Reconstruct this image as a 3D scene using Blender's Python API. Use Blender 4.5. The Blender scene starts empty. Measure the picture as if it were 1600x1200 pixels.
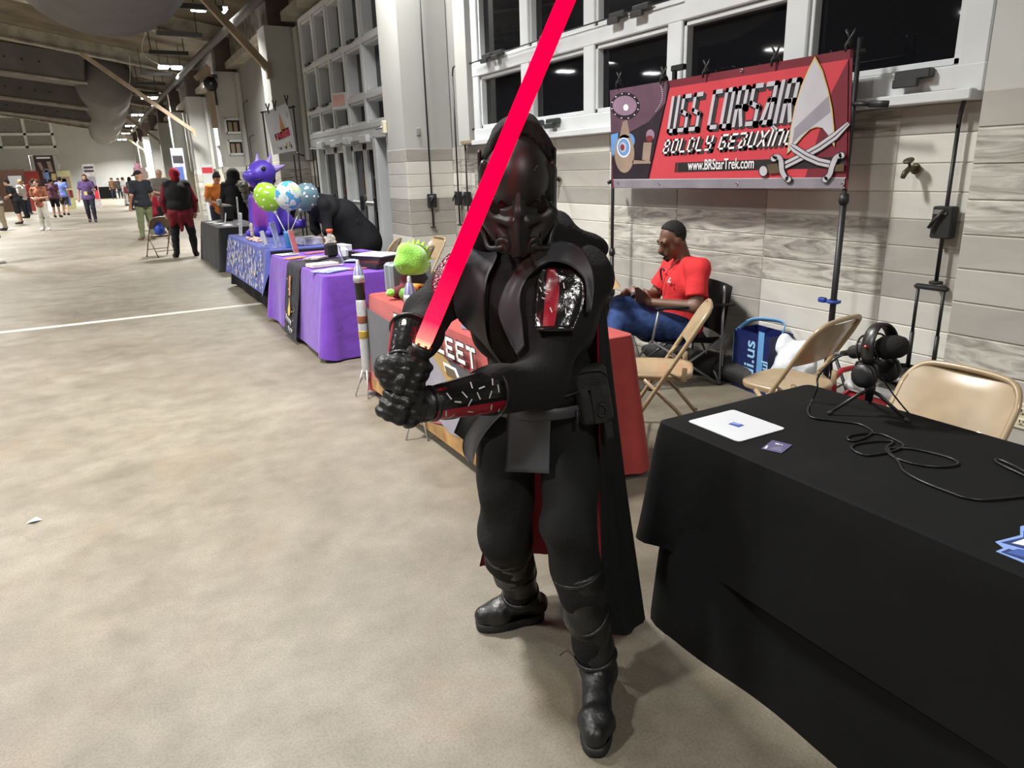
import bpy, math, random
import numpy as np
from mathutils import Vector, Matrix
random.seed(7)
SC = bpy.context.scene
COL = SC.collection
PI = math.pi

# ------------------------------------------------------------------ camera, world, lights, exposure
H = 1.575
FPX = 1114.39
def _cam_rows(yaw, pitch, roll):
    cy, sy, cp, sp = math.cos(yaw), math.sin(yaw), math.cos(pitch), math.sin(pitch)
    f = Vector((sy * cp, cy * cp, -sp)); r = Vector((cy, -sy, 0)); u = r.cross(f)
    return r * math.cos(roll) + u * math.sin(roll), -r * math.sin(roll) + u * math.cos(roll), f
CR, CU, CF = _cam_rows(math.radians(28.857), math.radians(16.89), math.radians(-1.792))
cam_d = bpy.data.cameras.new('camera'); cam = bpy.data.objects.new('camera', cam_d); COL.objects.link(cam)
cam_d.sensor_width = 36; cam_d.lens = FPX / 1600 * 36; cam_d.clip_start = 0.05; cam_d.clip_end = 300
M3 = Matrix((CR, CU, -CF)).transposed()
cam.matrix_world = Matrix.Translation((0, 0, H)) @ M3.to_4x4()
SC.camera = cam
SC.view_settings.view_transform = 'Standard'; SC.view_settings.look = 'None'
SC.view_settings.gamma = 1.0; SC.view_settings.exposure = 0.30; SC.view_settings.use_curve_mapping = False
W = bpy.data.worlds.new('world'); SC.world = W; W.use_nodes = True
W.node_tree.nodes['Background'].inputs[0].default_value = (0.9, 0.92, 1.0, 1)
W.node_tree.nodes['Background'].inputs[1].default_value = 0.20
FIX_Y = (8.4, 17.9, 27.3, 37.5, 47.4, 57.0, 66.0, 76.0)
FILL_Y = (2.0, 9.2, 16.3, 23.5, 30.6, 40.0, 50.0, 60.0, 70.0)  # row without fixtures, added to brighten the tiled wall and the floor
HALL_AND_FILL_LAMPS = [(2.75, y, 5.0) for y in FIX_Y] + [(-3.9, y, 5.9) for y in FILL_Y] + [(-10.6, y, 5.5) for y in (2.0, 9.2, 18.6, 28.2)] + [(0.3, 4.6, 5.35), (0.3, -2.6, 5.35)]  # the last one, behind the view, is an added front fill without a fixture
def lamp_power(x, y):
    if x == 2.75: return 110 if y < 10 else 420 if y < 40 else 700
    if x == -3.9: return 300 if y < 3 else 520 if y < 12 else 480 if y < 25 else 680 if y < 55 else 1700
    if x < -10: return 250 if y < 3 else 800
    return 330 if y > 0 else 130
def lamp(x, y, z, power, size=0.9, spread=140):
    d = bpy.data.lights.new('lamp', 'AREA'); d.shape = 'RECTANGLE'; d.size = size; d.size_y = 0.5
    d.energy = power; d.color = (1.0, 0.985, 0.95); d.spread = math.radians(spread)
    o = bpy.data.objects.new('lamp', d); COL.objects.link(o); o.location = (x, y, z)
for lx, ly, lz in HALL_AND_FILL_LAMPS:
    lamp(lx, ly, lz - 0.16, lamp_power(lx, ly))

def ray(x, y):
    return CR * ((x - 800) / FPX) + CU * ((600 - y) / FPX) + CF
def onX(x, y, X):
    d = ray(x, y); return Vector((X, d.y / d.x * X, H + d.z / d.x * X))
def onY(x, y, Y):
    d = ray(x, y); return Vector((d.x / d.y * Y, Y, H + d.z / d.y * Y))
def onZ(x, y, Z=0.0):
    d = ray(x, y); k = (Z - H) / d.z; return Vector((d.x * k, d.y * k, Z))

# ------------------------------------------------------------------ materials
def srgb(h):
    c = [int(h[i:i + 2], 16) / 255 for i in (0, 2, 4)]
    return tuple(x / 12.92 if x <= 0.04045 else ((x + 0.055) / 1.055) ** 2.4 for x in c)
MATS = {}
def mat(name, col, rough=0.6, metal=0.0, vary=0.12, scale=6.0, bump=0.0, bscale=40.0, spec=0.5, coat=0.0, emit=None, estr=0.0, alpha=1.0, trans=0.0, sheen=0.0, stretch=None):
    if name in MATS: return MATS[name]
    if isinstance(col, str): col = srgb(col)
    m = bpy.data.materials.new(name); m.use_nodes = True
    nt = m.node_tree; N = nt.nodes; L = nt.links; b = N['Principled BSDF']
    b.inputs['Roughness'].default_value = rough; b.inputs['Metallic'].default_value = metal
    b.inputs['Specular IOR Level'].default_value = spec; b.inputs['Coat Weight'].default_value = coat
    b.inputs['Alpha'].default_value = alpha; b.inputs['Transmission Weight'].default_value = trans
    if sheen: b.inputs['Sheen Weight'].default_value = sheen; b.inputs['Sheen Roughness'].default_value = 0.5
    tc = N.new('ShaderNodeTexCoord'); mp = N.new('ShaderNodeMapping'); L.new(tc.outputs['Object'], mp.inputs[0])
    if stretch: mp.inputs['Scale'].default_value = stretch
    if vary > 0:
        nz = N.new('ShaderNodeTexNoise'); nz.inputs['Scale'].default_value = scale; nz.inputs['Detail'].default_value = 4
        L.new(mp.outputs[0], nz.inputs['Vector'])
        rp = N.new('ShaderNodeValToRGB'); L.new(nz.outputs['Fac'], rp.inputs[0])
        rp.color_ramp.elements[0].position = 0.3; rp.color_ramp.elements[1].position = 0.7
        rp.color_ramp.elements[0].color = tuple(c * (1 - vary) for c in col) + (1,)
        rp.color_ramp.elements[1].color = tuple(min(1, c * (1 + vary)) for c in col) + (1,)
        L.new(rp.outputs[0], b.inputs['Base Color'])
    else:
        b.inputs['Base Color'].default_value = tuple(col) + (1,)
    if bump > 0:
        n2 = N.new('ShaderNodeTexNoise'); n2.inputs['Scale'].default_value = bscale; n2.inputs['Detail'].default_value = 3
        L.new(mp.outputs[0], n2.inputs['Vector'])
        bp = N.new('ShaderNodeBump'); bp.inputs['Strength'].default_value = bump; bp.inputs['Distance'].default_value = 0.01
        L.new(n2.outputs['Fac'], bp.inputs['Height']); L.new(bp.outputs[0], b.inputs['Normal'])
    if emit is not None:
        if isinstance(emit, str): emit = srgb(emit)
        b.inputs['Emission Color'].default_value = tuple(emit) + (1,); b.inputs['Emission Strength'].default_value = estr
    MATS[name] = m
    return m

# ------------------------------------------------------------------ mesh builder
class MB:
    def __init__(s): s.v = []; s.f = []; s.mi = []; s.mats = []; s.cur = 0; s.sm = []; s.smooth = False
    def m(s, material, smooth=None):
        if material not in s.mats: s.mats.append(material)
        s.cur = s.mats.index(material)
        if smooth is not None: s.smooth = smooth
        return s
    def add(s, vs, fs):
        o = len(s.v); s.v.extend([tuple(v) for v in vs])
        for f in fs: s.f.append(tuple(i + o for i in f)); s.mi.append(s.cur); s.sm.append(s.smooth)
        return s
    def box(s, c, d, rot=None, bev=0.0):
        x, y, z = (k / 2 for k in d); c = Vector(c)
        b = min(bev, 0.49 * min(d))
        if b <= 0:
            P = [(sx * x, sy * y, sz * z) for sx in (-1, 1) for sy in (-1, 1) for sz in (-1, 1)]
            F = [(0, 1, 3, 2), (4, 6, 7, 5), (0, 4, 5, 1), (2, 3, 7, 6), (0, 2, 6, 4), (1, 5, 7, 3)]
        else:
            P = []; F = []
            oct_ = [(x - b, y), (x, y - b), (x, -y + b), (x - b, -y), (-x + b, -y), (-x, -y + b), (-x, y - b), (-x + b, y)]
            inn = [(px * (x - b) / x, py * (y - b) / y) for px, py in oct_]
            for zz, ring in ((-z, inn), (-z + b, oct_), (z - b, oct_), (z, inn)):
                P += [(px, py, zz) for px, py in ring]
            for r in range(3):
                for i in range(8):
                    j = (i + 1) % 8; F.append((r * 8 + j, r * 8 + i, (r + 1) * 8 + i, (r + 1) * 8 + j)[::-1])
            F.append(tuple(range(8))); F.append(tuple(range(31, 23, -1)))
            F = [f[::-1] for f in F]
        if rot is not None: P = [rot @ Vector(p) for p in P]
        return s.add([c + Vector(p) for p in P], F)
    def tube(s, pts, r, n=8, cap=True, closed=False, up=None, flat=1.0):
        pts = [Vector(p) for p in pts]; k = len(pts)
        rs = r if isinstance(r, (list, tuple)) else [r] * k
        V = []; prev = None
        for i, p in enumerate(pts):
            if closed: t = pts[(i + 1) % k] - pts[i - 1]
            else: t = pts[min(i + 1, k - 1)] - pts[max(i - 1, 0)]
            t.normalize()
            if prev is None:
                a = Vector(up) if up else (Vector((0, 0, 1)) if abs(t.z) < 0.9 else Vector((1, 0, 0)))
            else: a = prev
            a = (a - t * a.dot(t)).normalized(); b = t.cross(a); prev = a
            for j in range(n):
                q = 2 * PI * j / n
                V.append(p + (a * math.cos(q) + b * math.sin(q) * flat) * rs[i])
        F = []
        for i in range(k if closed else k - 1):
            i2 = (i + 1) % k
            for j in range(n):
                j2 = (j + 1) % n; F.append((i * n + j, i * n + j2, i2 * n + j2, i2 * n + j))
        if cap and not closed: F.append(tuple(range(n - 1, -1, -1))); F.append(tuple((k - 1) * n + j for j in range(n)))
        return s.add(V, F)
    def lathe(s, prof, c=(0, 0, 0), n=16, axis=None):
        c = Vector(c); R = axis if axis is not None else Matrix.Identity(3); V = []; F = []; k = len(prof)
        for r, z in prof:
            for j in range(n):
                q = 2 * PI * j / n; V.append(c + R @ Vector((r * math.cos(q), r * math.sin(q), z)))
        for i in range(k - 1):
            for j in range(n):
                j2 = (j + 1) % n; F.append((i * n + j, i * n + j2, (i + 1) * n + j2, (i + 1) * n + j))
        if prof[0][0] > 1e-6: F.append(tuple(range(n - 1, -1, -1)))
        if prof[-1][0] > 1e-6: F.append(tuple((k - 1) * n + j for j in range(n)))
        return s.add(V, F)
    def grid(s, rows, closed=False):
        n = len(rows[0]); V = [p for r in rows for p in r]; F = []
        for i in range(len(rows) - 1):
            for j in range(n if closed else n - 1):
                j2 = (j + 1) % n; F.append((i * n + j, i * n + j2, (i + 1) * n + j2, (i + 1) * n + j))
        return s.add(V, F)
    def prism(s, poly, origin, ux, uy, t):
        """polygon (2-D) on the plane origin+ux*a+uy*b, extruded by t along ux x uy"""
        ux = Vector(ux); uy = Vector(uy); n = ux.cross(uy).normalized(); o = Vector(origin); k = len(poly)
        area = sum(poly[i][0] * poly[(i + 1) % k][1] - poly[(i + 1) % k][0] * poly[i][1] for i in range(k))
        if area < 0: poly = poly[::-1]
        A = [o + ux * a + uy * b for a, b in poly]; B = [p + n * t for p in A]
        F = [tuple(range(k - 1, -1, -1)), tuple(range(k, 2 * k))]
        for i in range(k): j = (i + 1) % k; F.append((i, j, k + j, k + i))
        return s.add(A + B, F)
    def stroke(s, pts, w, origin, ux, uy, t):
        """a polyline of width w drawn flat on a plane: used for lettering"""
        for (a, b), (c, d) in zip(pts[:-1], pts[1:]):
            L = math.hypot(c - a, d - b)
            if L < 1e-9: continue
            dx, dy = (c - a) / L * w / 2, (d - b) / L * w / 2
            s.prism([(a - dx - dy, b - dy + dx), (a - dx + dy, b - dy - dx), (c + dx + dy, d + dy - dx), (c + dx - dy, d + dy + dx)], origin, ux, uy, t)
        return s
    def xf(s, M):
        s.v = [tuple(M @ Vector(v)) for v in s.v]; return s
    def build(s, name, parent=None, material=None, loc=None):
        me = bpy.data.meshes.new(name); me.from_pydata(s.v, [], s.f)
        if material is not None: s.mats = [material]; s.mi = [0] * len(s.f)
        for m in s.mats: me.materials.append(m)
        me.polygons.foreach_set('material_index', s.mi); me.polygons.foreach_set('use_smooth', s.sm); me.update()
        o = bpy.data.objects.new(name, me); COL.objects.link(o)
        if parent is not None: o.parent = parent
        if loc is not None: o.location = loc
        return o
def thing(name, label, cat, loc=(0, 0, 0), rz=0.0, group=None):
    o = bpy.data.objects.new(name, None); COL.objects.link(o); o.location = loc; o.rotation_euler = (0, 0, rz); o.empty_display_size = 0.1
    return tag(o, label, cat, group)
def tag(o, label, cat, group=None):
    o['label'] = label; o['category'] = cat
    if group: o['group'] = group
    return o
def struct(o): o['kind'] = 'structure'; return o
def dup(root, loc, rz, label=None, group=None):
    r = root.copy(); COL.objects.link(r); r.location = loc; r.rotation_euler = (0, 0, rz)
    if label: r['label'] = label
    if group: r['group'] = group
    for ch in list(root.children):
        c = ch.copy(); COL.objects.link(c); c.parent = r
        for g in list(ch.children):
            d = g.copy(); COL.objects.link(d); d.parent = c
    return r
def rotm(rx=0, ry=0, rz=0):
    return Matrix.Rotation(rz, 3, 'Z') @ Matrix.Rotation(ry, 3, 'Y') @ Matrix.Rotation(rx, 3, 'X')
def align(d, up=(0, 0, 1)):
    """3x3 whose Z axis is d"""
    d = Vector(d).normalized(); u = Vector(up)
    if abs(d.dot(u)) > 0.98: u = Vector((0, 1, 0))
    x = u.cross(d).normalized(); y = d.cross(x)
    return Matrix((x, y, d)).transposed()
def bez(pts, n=8, closed=False):
    """Catmull-Rom through the points"""
    P = [Vector(p) for p in pts]; out = []; k = len(P)
    for i in range(k if closed else k - 1):
        if closed: p0, p1, p2, p3 = P[i - 1], P[i], P[(i + 1) % k], P[(i + 2) % k]
        else: p0, p1, p2, p3 = P[max(i - 1, 0)], P[i], P[i + 1], P[min(i + 2, k - 1)]
        for j in range(n):
            t = j / n
            out.append(0.5 * ((2 * p1) + (p2 - p0) * t + (2 * p0 - 5 * p1 + 4 * p2 - p3) * t * t + (3 * p1 - p0 - 3 * p2 + p3) * t ** 3))
    if not closed: out.append(P[-1])
    return out

# ------------------------------------------------------------------ smooth implicit bodies (blended cones, ellipsoids and boxes, meshed by surface nets)
def _d(prim, X):
    t = prim[0]
    if t == 'c':                       # round cone a->b
        a, b, ra, rb = (np.array(prim[1], float), np.array(prim[2], float), prim[3], prim[4])
        ba = b - a; l2 = max(float(ba @ ba), 1e-9); h = np.clip(((X - a) @ ba) / l2, 0, 1)
        return np.linalg.norm(X - a - h[..., None] * ba, axis=-1) - (ra + (rb - ra) * h)
    c = np.array(prim[1], float); r = np.array(prim[2], float); q = X - c
    if len(prim) > 3 and prim[3] is not None: q = q @ np.array(prim[3])
    if t == 'e':
        k0 = np.linalg.norm(q / r, axis=-1); k1 = np.linalg.norm(q / (r * r), axis=-1)
        return k0 * (k0 - 1) / np.maximum(k1, 1e-9)
    rd = prim[4] if len(prim) > 4 else 0.0
    e = np.abs(q) - (r - rd)
    return np.linalg.norm(np.maximum(e, 0), axis=-1) + np.minimum(e.max(-1), 0) - rd
def _bb(p):
    if p[0] == 'c':
        a, b = np.array(p[1], float), np.array(p[2], float); r = max(p[3], p[4])
        return np.minimum(a, b) - r, np.maximum(a, b) + r
    c = np.array(p[1], float); r = np.array(p[2], float)
    if len(p) > 3 and p[3] is not None: r = np.full(3, np.linalg.norm(r))
    return c - r, c + r
def smin(a, b, k):
    h = np.maximum(k - np.abs(a - b), 0) / k
    return np.minimum(a, b) - h * h * k * 0.25
def field(prims, X, k=0.03, off=0.0):
    f = None
    for p in prims:
        d = _d(p, X); f = d if f is None else smin(f, d, k)
    return f - off
def sdf_mesh(prims, res=0.015, k=0.03, off=0.0, post=None, sub=(), pad=None):
    lo = np.min([_bb(p)[0] for p in prims], 0); hi = np.max([_bb(p)[1] for p in prims], 0)
    pad = (off + k + 2 * res) if pad is None else pad
    lo = lo - pad; hi = hi + pad; n = np.ceil((hi - lo) / res).astype(int) + 1
    ax = [lo[i] + res * np.arange(n[i]) for i in range(3)]
    f = np.full(n, 9.0, np.float64); mg = off + k + 3 * res
    for p in prims:
        a, b = _bb(p); i0 = np.maximum(((a - mg - lo) / res).astype(int), 0); i1 = np.minimum(((b + mg - lo) / res).astype(int) + 2, n)
        X = np.stack(np.meshgrid(*[ax[i][i0[i]:i1[i]] for i in range(3)], indexing='ij'), -1)
        sl = tuple(slice(i0[i], i1[i]) for i in range(3))
        f[sl] = smin(f[sl], _d(p, X), k)
    f -= off
    if post or sub:
        X = np.stack(np.meshgrid(*ax, indexing='ij'), -1)
        for p in sub:
            f = np.maximum(f, -_d(p, X))
        if post: f = post(X, f)
    f[0], f[-1], f[:, 0], f[:, -1], f[:, :, 0], f[:, :, -1] = 1, 1, 1, 1, 1, 1
    s = f < 0
    num = np.zeros(np.array(n) - 1); cnt = num.copy(); acc = np.zeros(tuple(np.array(n) - 1) + (3,))
    quads = []
    idx = None
    C = [(slice(0, -1), slice(1, None))[b] for b in (0, 1)]
    offs = [(a, b, c) for a in (0, 1) for b in (0, 1) for c in (0, 1)]
    cell = lambda A, o: A[tuple(C[i] for i in o)]
    for axis in range(3):
        for o in offs:
            if o[axis]: continue
            o2 = list(o); o2[axis] = 1
            fa, fb = cell(f, o), cell(f, o2); cr = (fa < 0) != (fb < 0)
            t = np.where(cr, fa / np.where(cr, fa - fb, 1), 0)
            for i in range(3):
                acc[..., i] += np.where(cr, o[i] + (t if i == axis else 0), 0)
            cnt += cr
    act = cnt > 0; idx = np.full(act.shape, -1); idx[act] = np.arange(act.sum())
    ijk = np.argwhere(act); V = lo + res * (ijk + acc[act] / cnt[act][:, None])
    for axis in range(3):
        u, v = (axis + 1) % 3, (axis + 2) % 3
        a = [slice(None)] * 3; b = [slice(None)] * 3; a[axis] = slice(0, -1); b[axis] = slice(1, None)
        cr = s[tuple(a)] != s[tuple(b)]; E = np.argwhere(cr); ins = s[tuple(a)][cr]
        ok = (E[:, u] > 0) & (E[:, v] > 0) & (E[:, u] < n[u] - 1) & (E[:, v] < n[v] - 1); E = E[ok]; ins = ins[ok]
        q = []
        for du, dv in ((-1, -1), (0, -1), (0, 0), (-1, 0)):
            c = E.copy(); c[:, u] += du; c[:, v] += dv; q.append(idx[c[:, 0], c[:, 1], c[:, 2]])
        Q = np.stack(q, 1); Q[~ins] = Q[~ins][:, ::-1]; quads.append(Q)
    return V, np.concatenate(quads)
def sdf_obj(name, prims, material, parent=None, res=0.015, k=0.03, off=0.0, post=None, sub=(), mats=None, mfun=None, relax=1):
    V, Q = sdf_mesh(prims, res, k, off, post, sub)
    if len(V) == 0: V = np.zeros((3, 3)); Q = np.zeros((0, 4), int)
    me = bpy.data.meshes.new(name)
    me.vertices.add(len(V)); me.vertices.foreach_set('co', V.astype(np.float32).ravel())
    me.loops.add(Q.size); me.loops.foreach_set('vertex_index', Q.astype(np.int32).ravel())
    me.polygons.add(len(Q)); me.polygons.foreach_set('loop_start', np.arange(0, Q.size, 4, dtype=np.int32))
    me.polygons.foreach_set('use_smooth', np.ones(len(Q), bool))
    for m in (mats or [material]): me.materials.append(m)
    if mfun is not None:
        me.polygons.foreach_set('material_index', mfun(V[Q].mean(1)).astype(np.int32))
    me.update(calc_edges=True); me.validate()
    o = bpy.data.objects.new(name, me); COL.objects.link(o)
    if parent is not None: o.parent = parent
    return o
# ------------------------------------------------------------------ shared materials
def floor_mat():
    m = bpy.data.materials.new('worn concrete'); m.use_nodes = True; nt = m.node_tree; N = nt.nodes; L = nt.links; b = N['Principled BSDF']
    tc = N.new('ShaderNodeTexCoord')
    def noise(s, d=5, r=0.6, dist=0.0):
        n = N.new('ShaderNodeTexNoise'); n.inputs['Scale'].default_value = s; n.inputs['Detail'].default_value = d; n.inputs['Roughness'].default_value = r; n.inputs['Distortion'].default_value = dist
        L.new(tc.outputs['Object'], n.inputs['Vector']); return n.outputs['Fac']
    def ramp(f, p0, c0, p1, c1):
        r = N.new('ShaderNodeValToRGB'); L.new(f, r.inputs[0]); e = r.color_ramp.elements
        e[0].position, e[0].color, e[1].position, e[1].color = p0, c0 + (1,), p1, c1 + (1,); return r.outputs[0]
    def mix(f, a, c, mode='MIX'):
        x = N.new('ShaderNodeMix'); x.data_type = 'RGBA'; x.blend_type = mode
        if isinstance(f, float): x.inputs['Factor'].default_value = f
        else: L.new(f, x.inputs['Factor'])
        for s, v in ((x.inputs[6], a), (x.inputs[7], c)):
            if isinstance(v, tuple): s.default_value = v + (1,)
            else: L.new(v, s)
        return x.outputs[2]
    base = ramp(noise(0.55, 6, 0.62, 0.4), 0.3, (0.135, 0.116, 0.086), 0.7, (0.235, 0.212, 0.17))
    fine = ramp(noise(4.5, 7, 0.68), 0.3, (0.72, 0.70, 0.67), 0.72, (1.12, 1.12, 1.12))
    c = mix(1.0, base, fine, 'MULTIPLY')
    stain = ramp(noise(1.9, 5, 0.7, 0.8), 0.55, (0, 0, 0), 0.75, (0.55, 0.55, 0.55))
    c = mix(stain, c, (0.205, 0.15, 0.10))
    grain = ramp(noise(120, 2, 0.8), 0.35, (0.72, 0.70, 0.66), 0.6, (1.06, 1.06, 1.06)); c = mix(0.8, c, grain, 'MULTIPLY')
    pit = ramp(noise(33, 2, 0.5), 0.70, (0, 0, 0), 0.74, (1, 1, 1)); zone = ramp(noise(0.9, 2, 0.5, 0.3), 0.52, (0, 0, 0), 0.62, (1, 1, 1))
    pz = mix(1.0, pit, zone, 'MULTIPLY'); c = mix(pz, c, (0.10, 0.085, 0.065))
    vo = N.new('ShaderNodeTexVoronoi'); vo.feature = 'DISTANCE_TO_EDGE'; vo.inputs['Scale'].default_value = 0.42
    dn = N.new('ShaderNodeTexNoise'); dn.inputs['Scale'].default_value = 2.2; dn.inputs['Detail'].default_value = 6; L.new(tc.outputs['Object'], dn.inputs['Vector'])
    vm = N.new('ShaderNodeVectorMath'); vm.operation = 'MULTIPLY_ADD'; L.new(dn.outputs['Color'], vm.inputs[0]); vm.inputs[1].default_value = (0.9, 0.9, 0); L.new(tc.outputs['Object'], vm.inputs[2]); L.new(vm.outputs[0], vo.inputs['Vector'])
    crack = ramp(vo.outputs['Distance'], 0.0, (0.5, 0.5, 0.5), 0.0035, (0, 0, 0)); c = mix(crack, c, (0.13, 0.11, 0.085))
    L.new(c, b.inputs['Base Color']); L.new(ramp(noise(3, 4), 0.3, (0.42,) * 3, 0.7, (0.6,) * 3), b.inputs['Roughness'])
    bp = N.new('ShaderNodeBump'); bp.inputs['Strength'].default_value = 0.25; bp.inputs['Distance'].default_value = 0.004
    L.new(noise(60, 5, 0.7), bp.inputs['Height']); L.new(bp.outputs[0], b.inputs['Normal'])
    return m
M_FLOOR = floor_mat()
M_PAINT = mat('grey wall paint', '8a8a87', 0.7, vary=0.06, scale=1.5)
M_PAINT2 = mat('pale wall paint', 'b4b5b1', 0.7, vary=0.05, scale=1.2)
M_GROUT = mat('pale grout', 'b9b4a4', 0.8, vary=0.08, scale=12)
M_WHITE = mat('white window aluminium', 'd2d6d8', 0.4, vary=0.05, scale=3)
M_GLASS = mat('night dark glass', (0.006, 0.0065, 0.008), 0.03, vary=0, spec=0.5)
M_BLACK = mat('black metal', (0.012, 0.012, 0.013), 0.45, vary=0.2, scale=20)
M_RUBBER = mat('black rubber', (0.014, 0.014, 0.015), 0.7, vary=0.2, scale=20)
M_STEEL = mat('grey steel', '9c9ea0', 0.35, metal=0.7, vary=0.08, scale=12)
M_ROOF = mat('brown roof board', (0.12, 0.095, 0.066), 0.9, vary=0.45, scale=0.9, bump=0.4, bscale=6)
M_BEAM = mat('dirty white beam', (0.32, 0.29, 0.24), 0.85, vary=0.3, scale=3, bump=0.4, bscale=14)
M_DUCT = mat('grey duct skin', (0.115, 0.105, 0.10), 0.75, vary=0.12, scale=2.0)
M_TIMBER = mat('raw timber', (0.30, 0.235, 0.165), 0.8, vary=0.2, scale=5, stretch=(1, 1, 0.2))
M_BROWN = mat('brown steel', (0.085, 0.062, 0.052), 0.8, vary=0.3, scale=3)
M_DARK = mat('dark strut', (0.03, 0.03, 0.03), 0.6, vary=0.2)
def stone(name, base, vein, stretch, rough=0.45, dist=2.0, width=(0.42, 0.62)):
    m = bpy.data.materials.new(name); m.use_nodes = True; nt = m.node_tree; N = nt.nodes; L = nt.links; b = N['Principled BSDF']
    tc = N.new('ShaderNodeTexCoord'); oi = N.new('ShaderNodeObjectInfo')
    ad = N.new('ShaderNodeVectorMath'); ad.operation = 'MULTIPLY_ADD'; L.new(oi.outputs['Random'], ad.inputs[0]); ad.inputs[1].default_value = (37, 19, 53); L.new(tc.outputs['Object'], ad.inputs[2])
    mp = N.new('ShaderNodeMapping'); mp.inputs['Scale'].default_value = stretch; L.new(ad.outputs[0], mp.inputs[0])
    n = N.new('ShaderNodeTexNoise'); n.inputs['Scale'].default_value = 2.2; n.inputs['Detail'].default_value = 8; n.inputs['Roughness'].default_value = 0.62; n.inputs['Distortion'].default_value = dist
    L.new(mp.outputs[0], n.inputs['Vector']); r = N.new('ShaderNodeValToRGB'); L.new(n.outputs['Fac'], r.inputs[0])
    e = r.color_ramp.elements; e[0].position = width[0]; e[1].position = width[1]; e[0].color = vein + (1,); e[1].color = base + (1,)
    hs = N.new('ShaderNodeHueSaturation'); L.new(r.outputs[0], hs.inputs['Color'])
    mr = N.new('ShaderNodeMapRange'); L.new(oi.outputs['Random'], mr.inputs[0]); mr.inputs[3].default_value = 0.88; mr.inputs[4].default_value = 1.1; L.new(mr.outputs[0], hs.inputs['Value'])
    L.new(hs.outputs[0], b.inputs['Base Color']); b.inputs['Roughness'].default_value = rough
    return m
T_L = stone('light linen tile', (0.72, 0.705, 0.65), (0.60, 0.59, 0.54), (1, 1, 4), 0.5, 0.6, (0.2, 0.8))
T_G = stone('taupe tile', (0.47, 0.445, 0.405), (0.35, 0.33, 0.30), (1, 1, 2.5), 0.5, 0.8, (0.25, 0.75))
T_W = stone('veined wood-look tile', (0.62, 0.60, 0.54), (0.17, 0.152, 0.135), (1, 0.8, 5.5), 0.42, 2.6, (0.30, 0.62))

# ------------------------------------------------------------------ floor, roof, far walls
fl = MB().m(M_FLOOR); fl.add([(-20, -4, 0), (6, -4, 0), (6, 82, 0), (-20, 82, 0)], [(0, 1, 2, 3)]); struct(fl.build('floor'))
sm = MB().m(mat('joint filler', (0.40, 0.385, 0.35), 0.7, vary=0.15, scale=4)); sm.box((-6.2, 9.48, 0.001), (15.6, 0.13, 0.006)); struct(sm.build('trim_1'))
sl = MB().m(mat('dark joint', (0.24, 0.21, 0.165), 0.8)); sl.box((-6.2, 38.5, 0.001), (15.6, 0.06, 0.004)); struct(sl.build('trim_2'))
def roof_z(X): return 5.18 - 0.175 * (X - 3.4)
N_FACE = [1.21, 8.70, 15.85, 22.95, 30.1, 37.2, 44.3, 51.4, 58.5, 65.6, 72.7]
PW = 0.67
rf = MB().m(M_ROOF); rf.add([(5, -4, roof_z(5) + .45), (-20, -4, roof_z(-20) + .45), (-20, 82, roof_z(-20) + .45), (5, 82, roof_z(5) + .45)], [(0, 1, 2, 3)])
ceil = struct(rf.build('ceiling'))
for i, y in enumerate(N_FACE):
    b = MB().m(M_BEAM); a = math.atan(0.175); L = 18
    cx = -5.0; b.box((cx, y + .3, roof_z(cx) + .24), (L, 0.10, 0.42), rotm(0, a, 0)); b.box((cx, y + .3, roof_z(cx) + .02), (L, 0.32, 0.05), rotm(0, a, 0)); b.box((cx, y + .3, roof_z(cx) + .45), (L, 0.32, 0.05), rotm(0, a, 0))
    b.build('roof_beam', ceil)
bk = MB().m(M_PAINT2); bk.box((-8, 80.1, 5), (26, 0.2, 11)); wall_back = struct(bk.build('wall_back'))
b2 = MB().m(M_GROUT); b2.box((2.2, 79.9, 0.75), (3.4, 0.1, 0.42)); b2.build('ledge', wall_back)
wl = MB().m(mat('dark side wall', (0.10, 0.095, 0.09), 0.8)); wl.box((-20.1, 39, 4), (0.2, 86, 9)); struct(wl.build('wall_left'))
wf = MB().m(M_PAINT); wf.box((-7.5, -4.1, 5), (25.4, 0.2, 11)); struct(wf.build('wall_front'))
fw = MB().m(mat('bright far frame', (0.75, 0.76, 0.74), .5))
for x in (-10.6, -8.6, -6.7, -4.75, -2.65): fw.box((x, 79.9, 5.9), (0.22, 0.12, 2.8))
for z in (4.6, 5.7, 7.2): fw.box((-6.6, 79.9, z), (8.1, 0.12, 0.22))
f0 = struct(fw.build('window_9'))
for i in range(4):
    for z0, z1 in ((4.67, 5.63), (5.77, 7.13)):
        p = MB().m(mat('grey far pane', (0.27, 0.26, 0.24), 0.25, vary=.1)); x0 = -10.53 + i * 1.97; p.box((x0 + .95, 79.98, (z0 + z1) / 2), (1.8, 0.04, z1 - z0)); p.build('pane', f0)

# ------------------------------------------------------------------ right wall: bays, pilasters, tiles
XW, XP, TT = 4.03, 3.40, 1.833
M_NIGHT = mat('dark night outside', (0.004, 0.004, 0.005), 0.9, vary=0)
wr = MB().m(M_NIGHT); wr.box((XW + .45, 39, 2.8), (0.1, 86, 5.6))
def solid(y0, y1, z0, z1, m): wr.m(m); wr.box((XW + (.152 if m is M_GROUT else .16), (y0 + y1) / 2, (z0 + z1) / 2), (0.3, y1 - y0, z1 - z0))
solid(-4, 9.75, 0, TT, M_GROUT); solid(15.07, 80, 0, TT, M_GROUT)
solid(-4, 80, 4.42, 5.6, M_PAINT)
OPEN = [(2.2, 7.9), (9.75, 15.07)] + [(y + 1.42, y + 5.28) for y in N_FACE[3:7]]
yy0 = -4
for o0, o1 in OPEN + [(80, 80)]:
    solid(yy0, o0, TT, 4.42, M_PAINT); yy0 = o1
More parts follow.
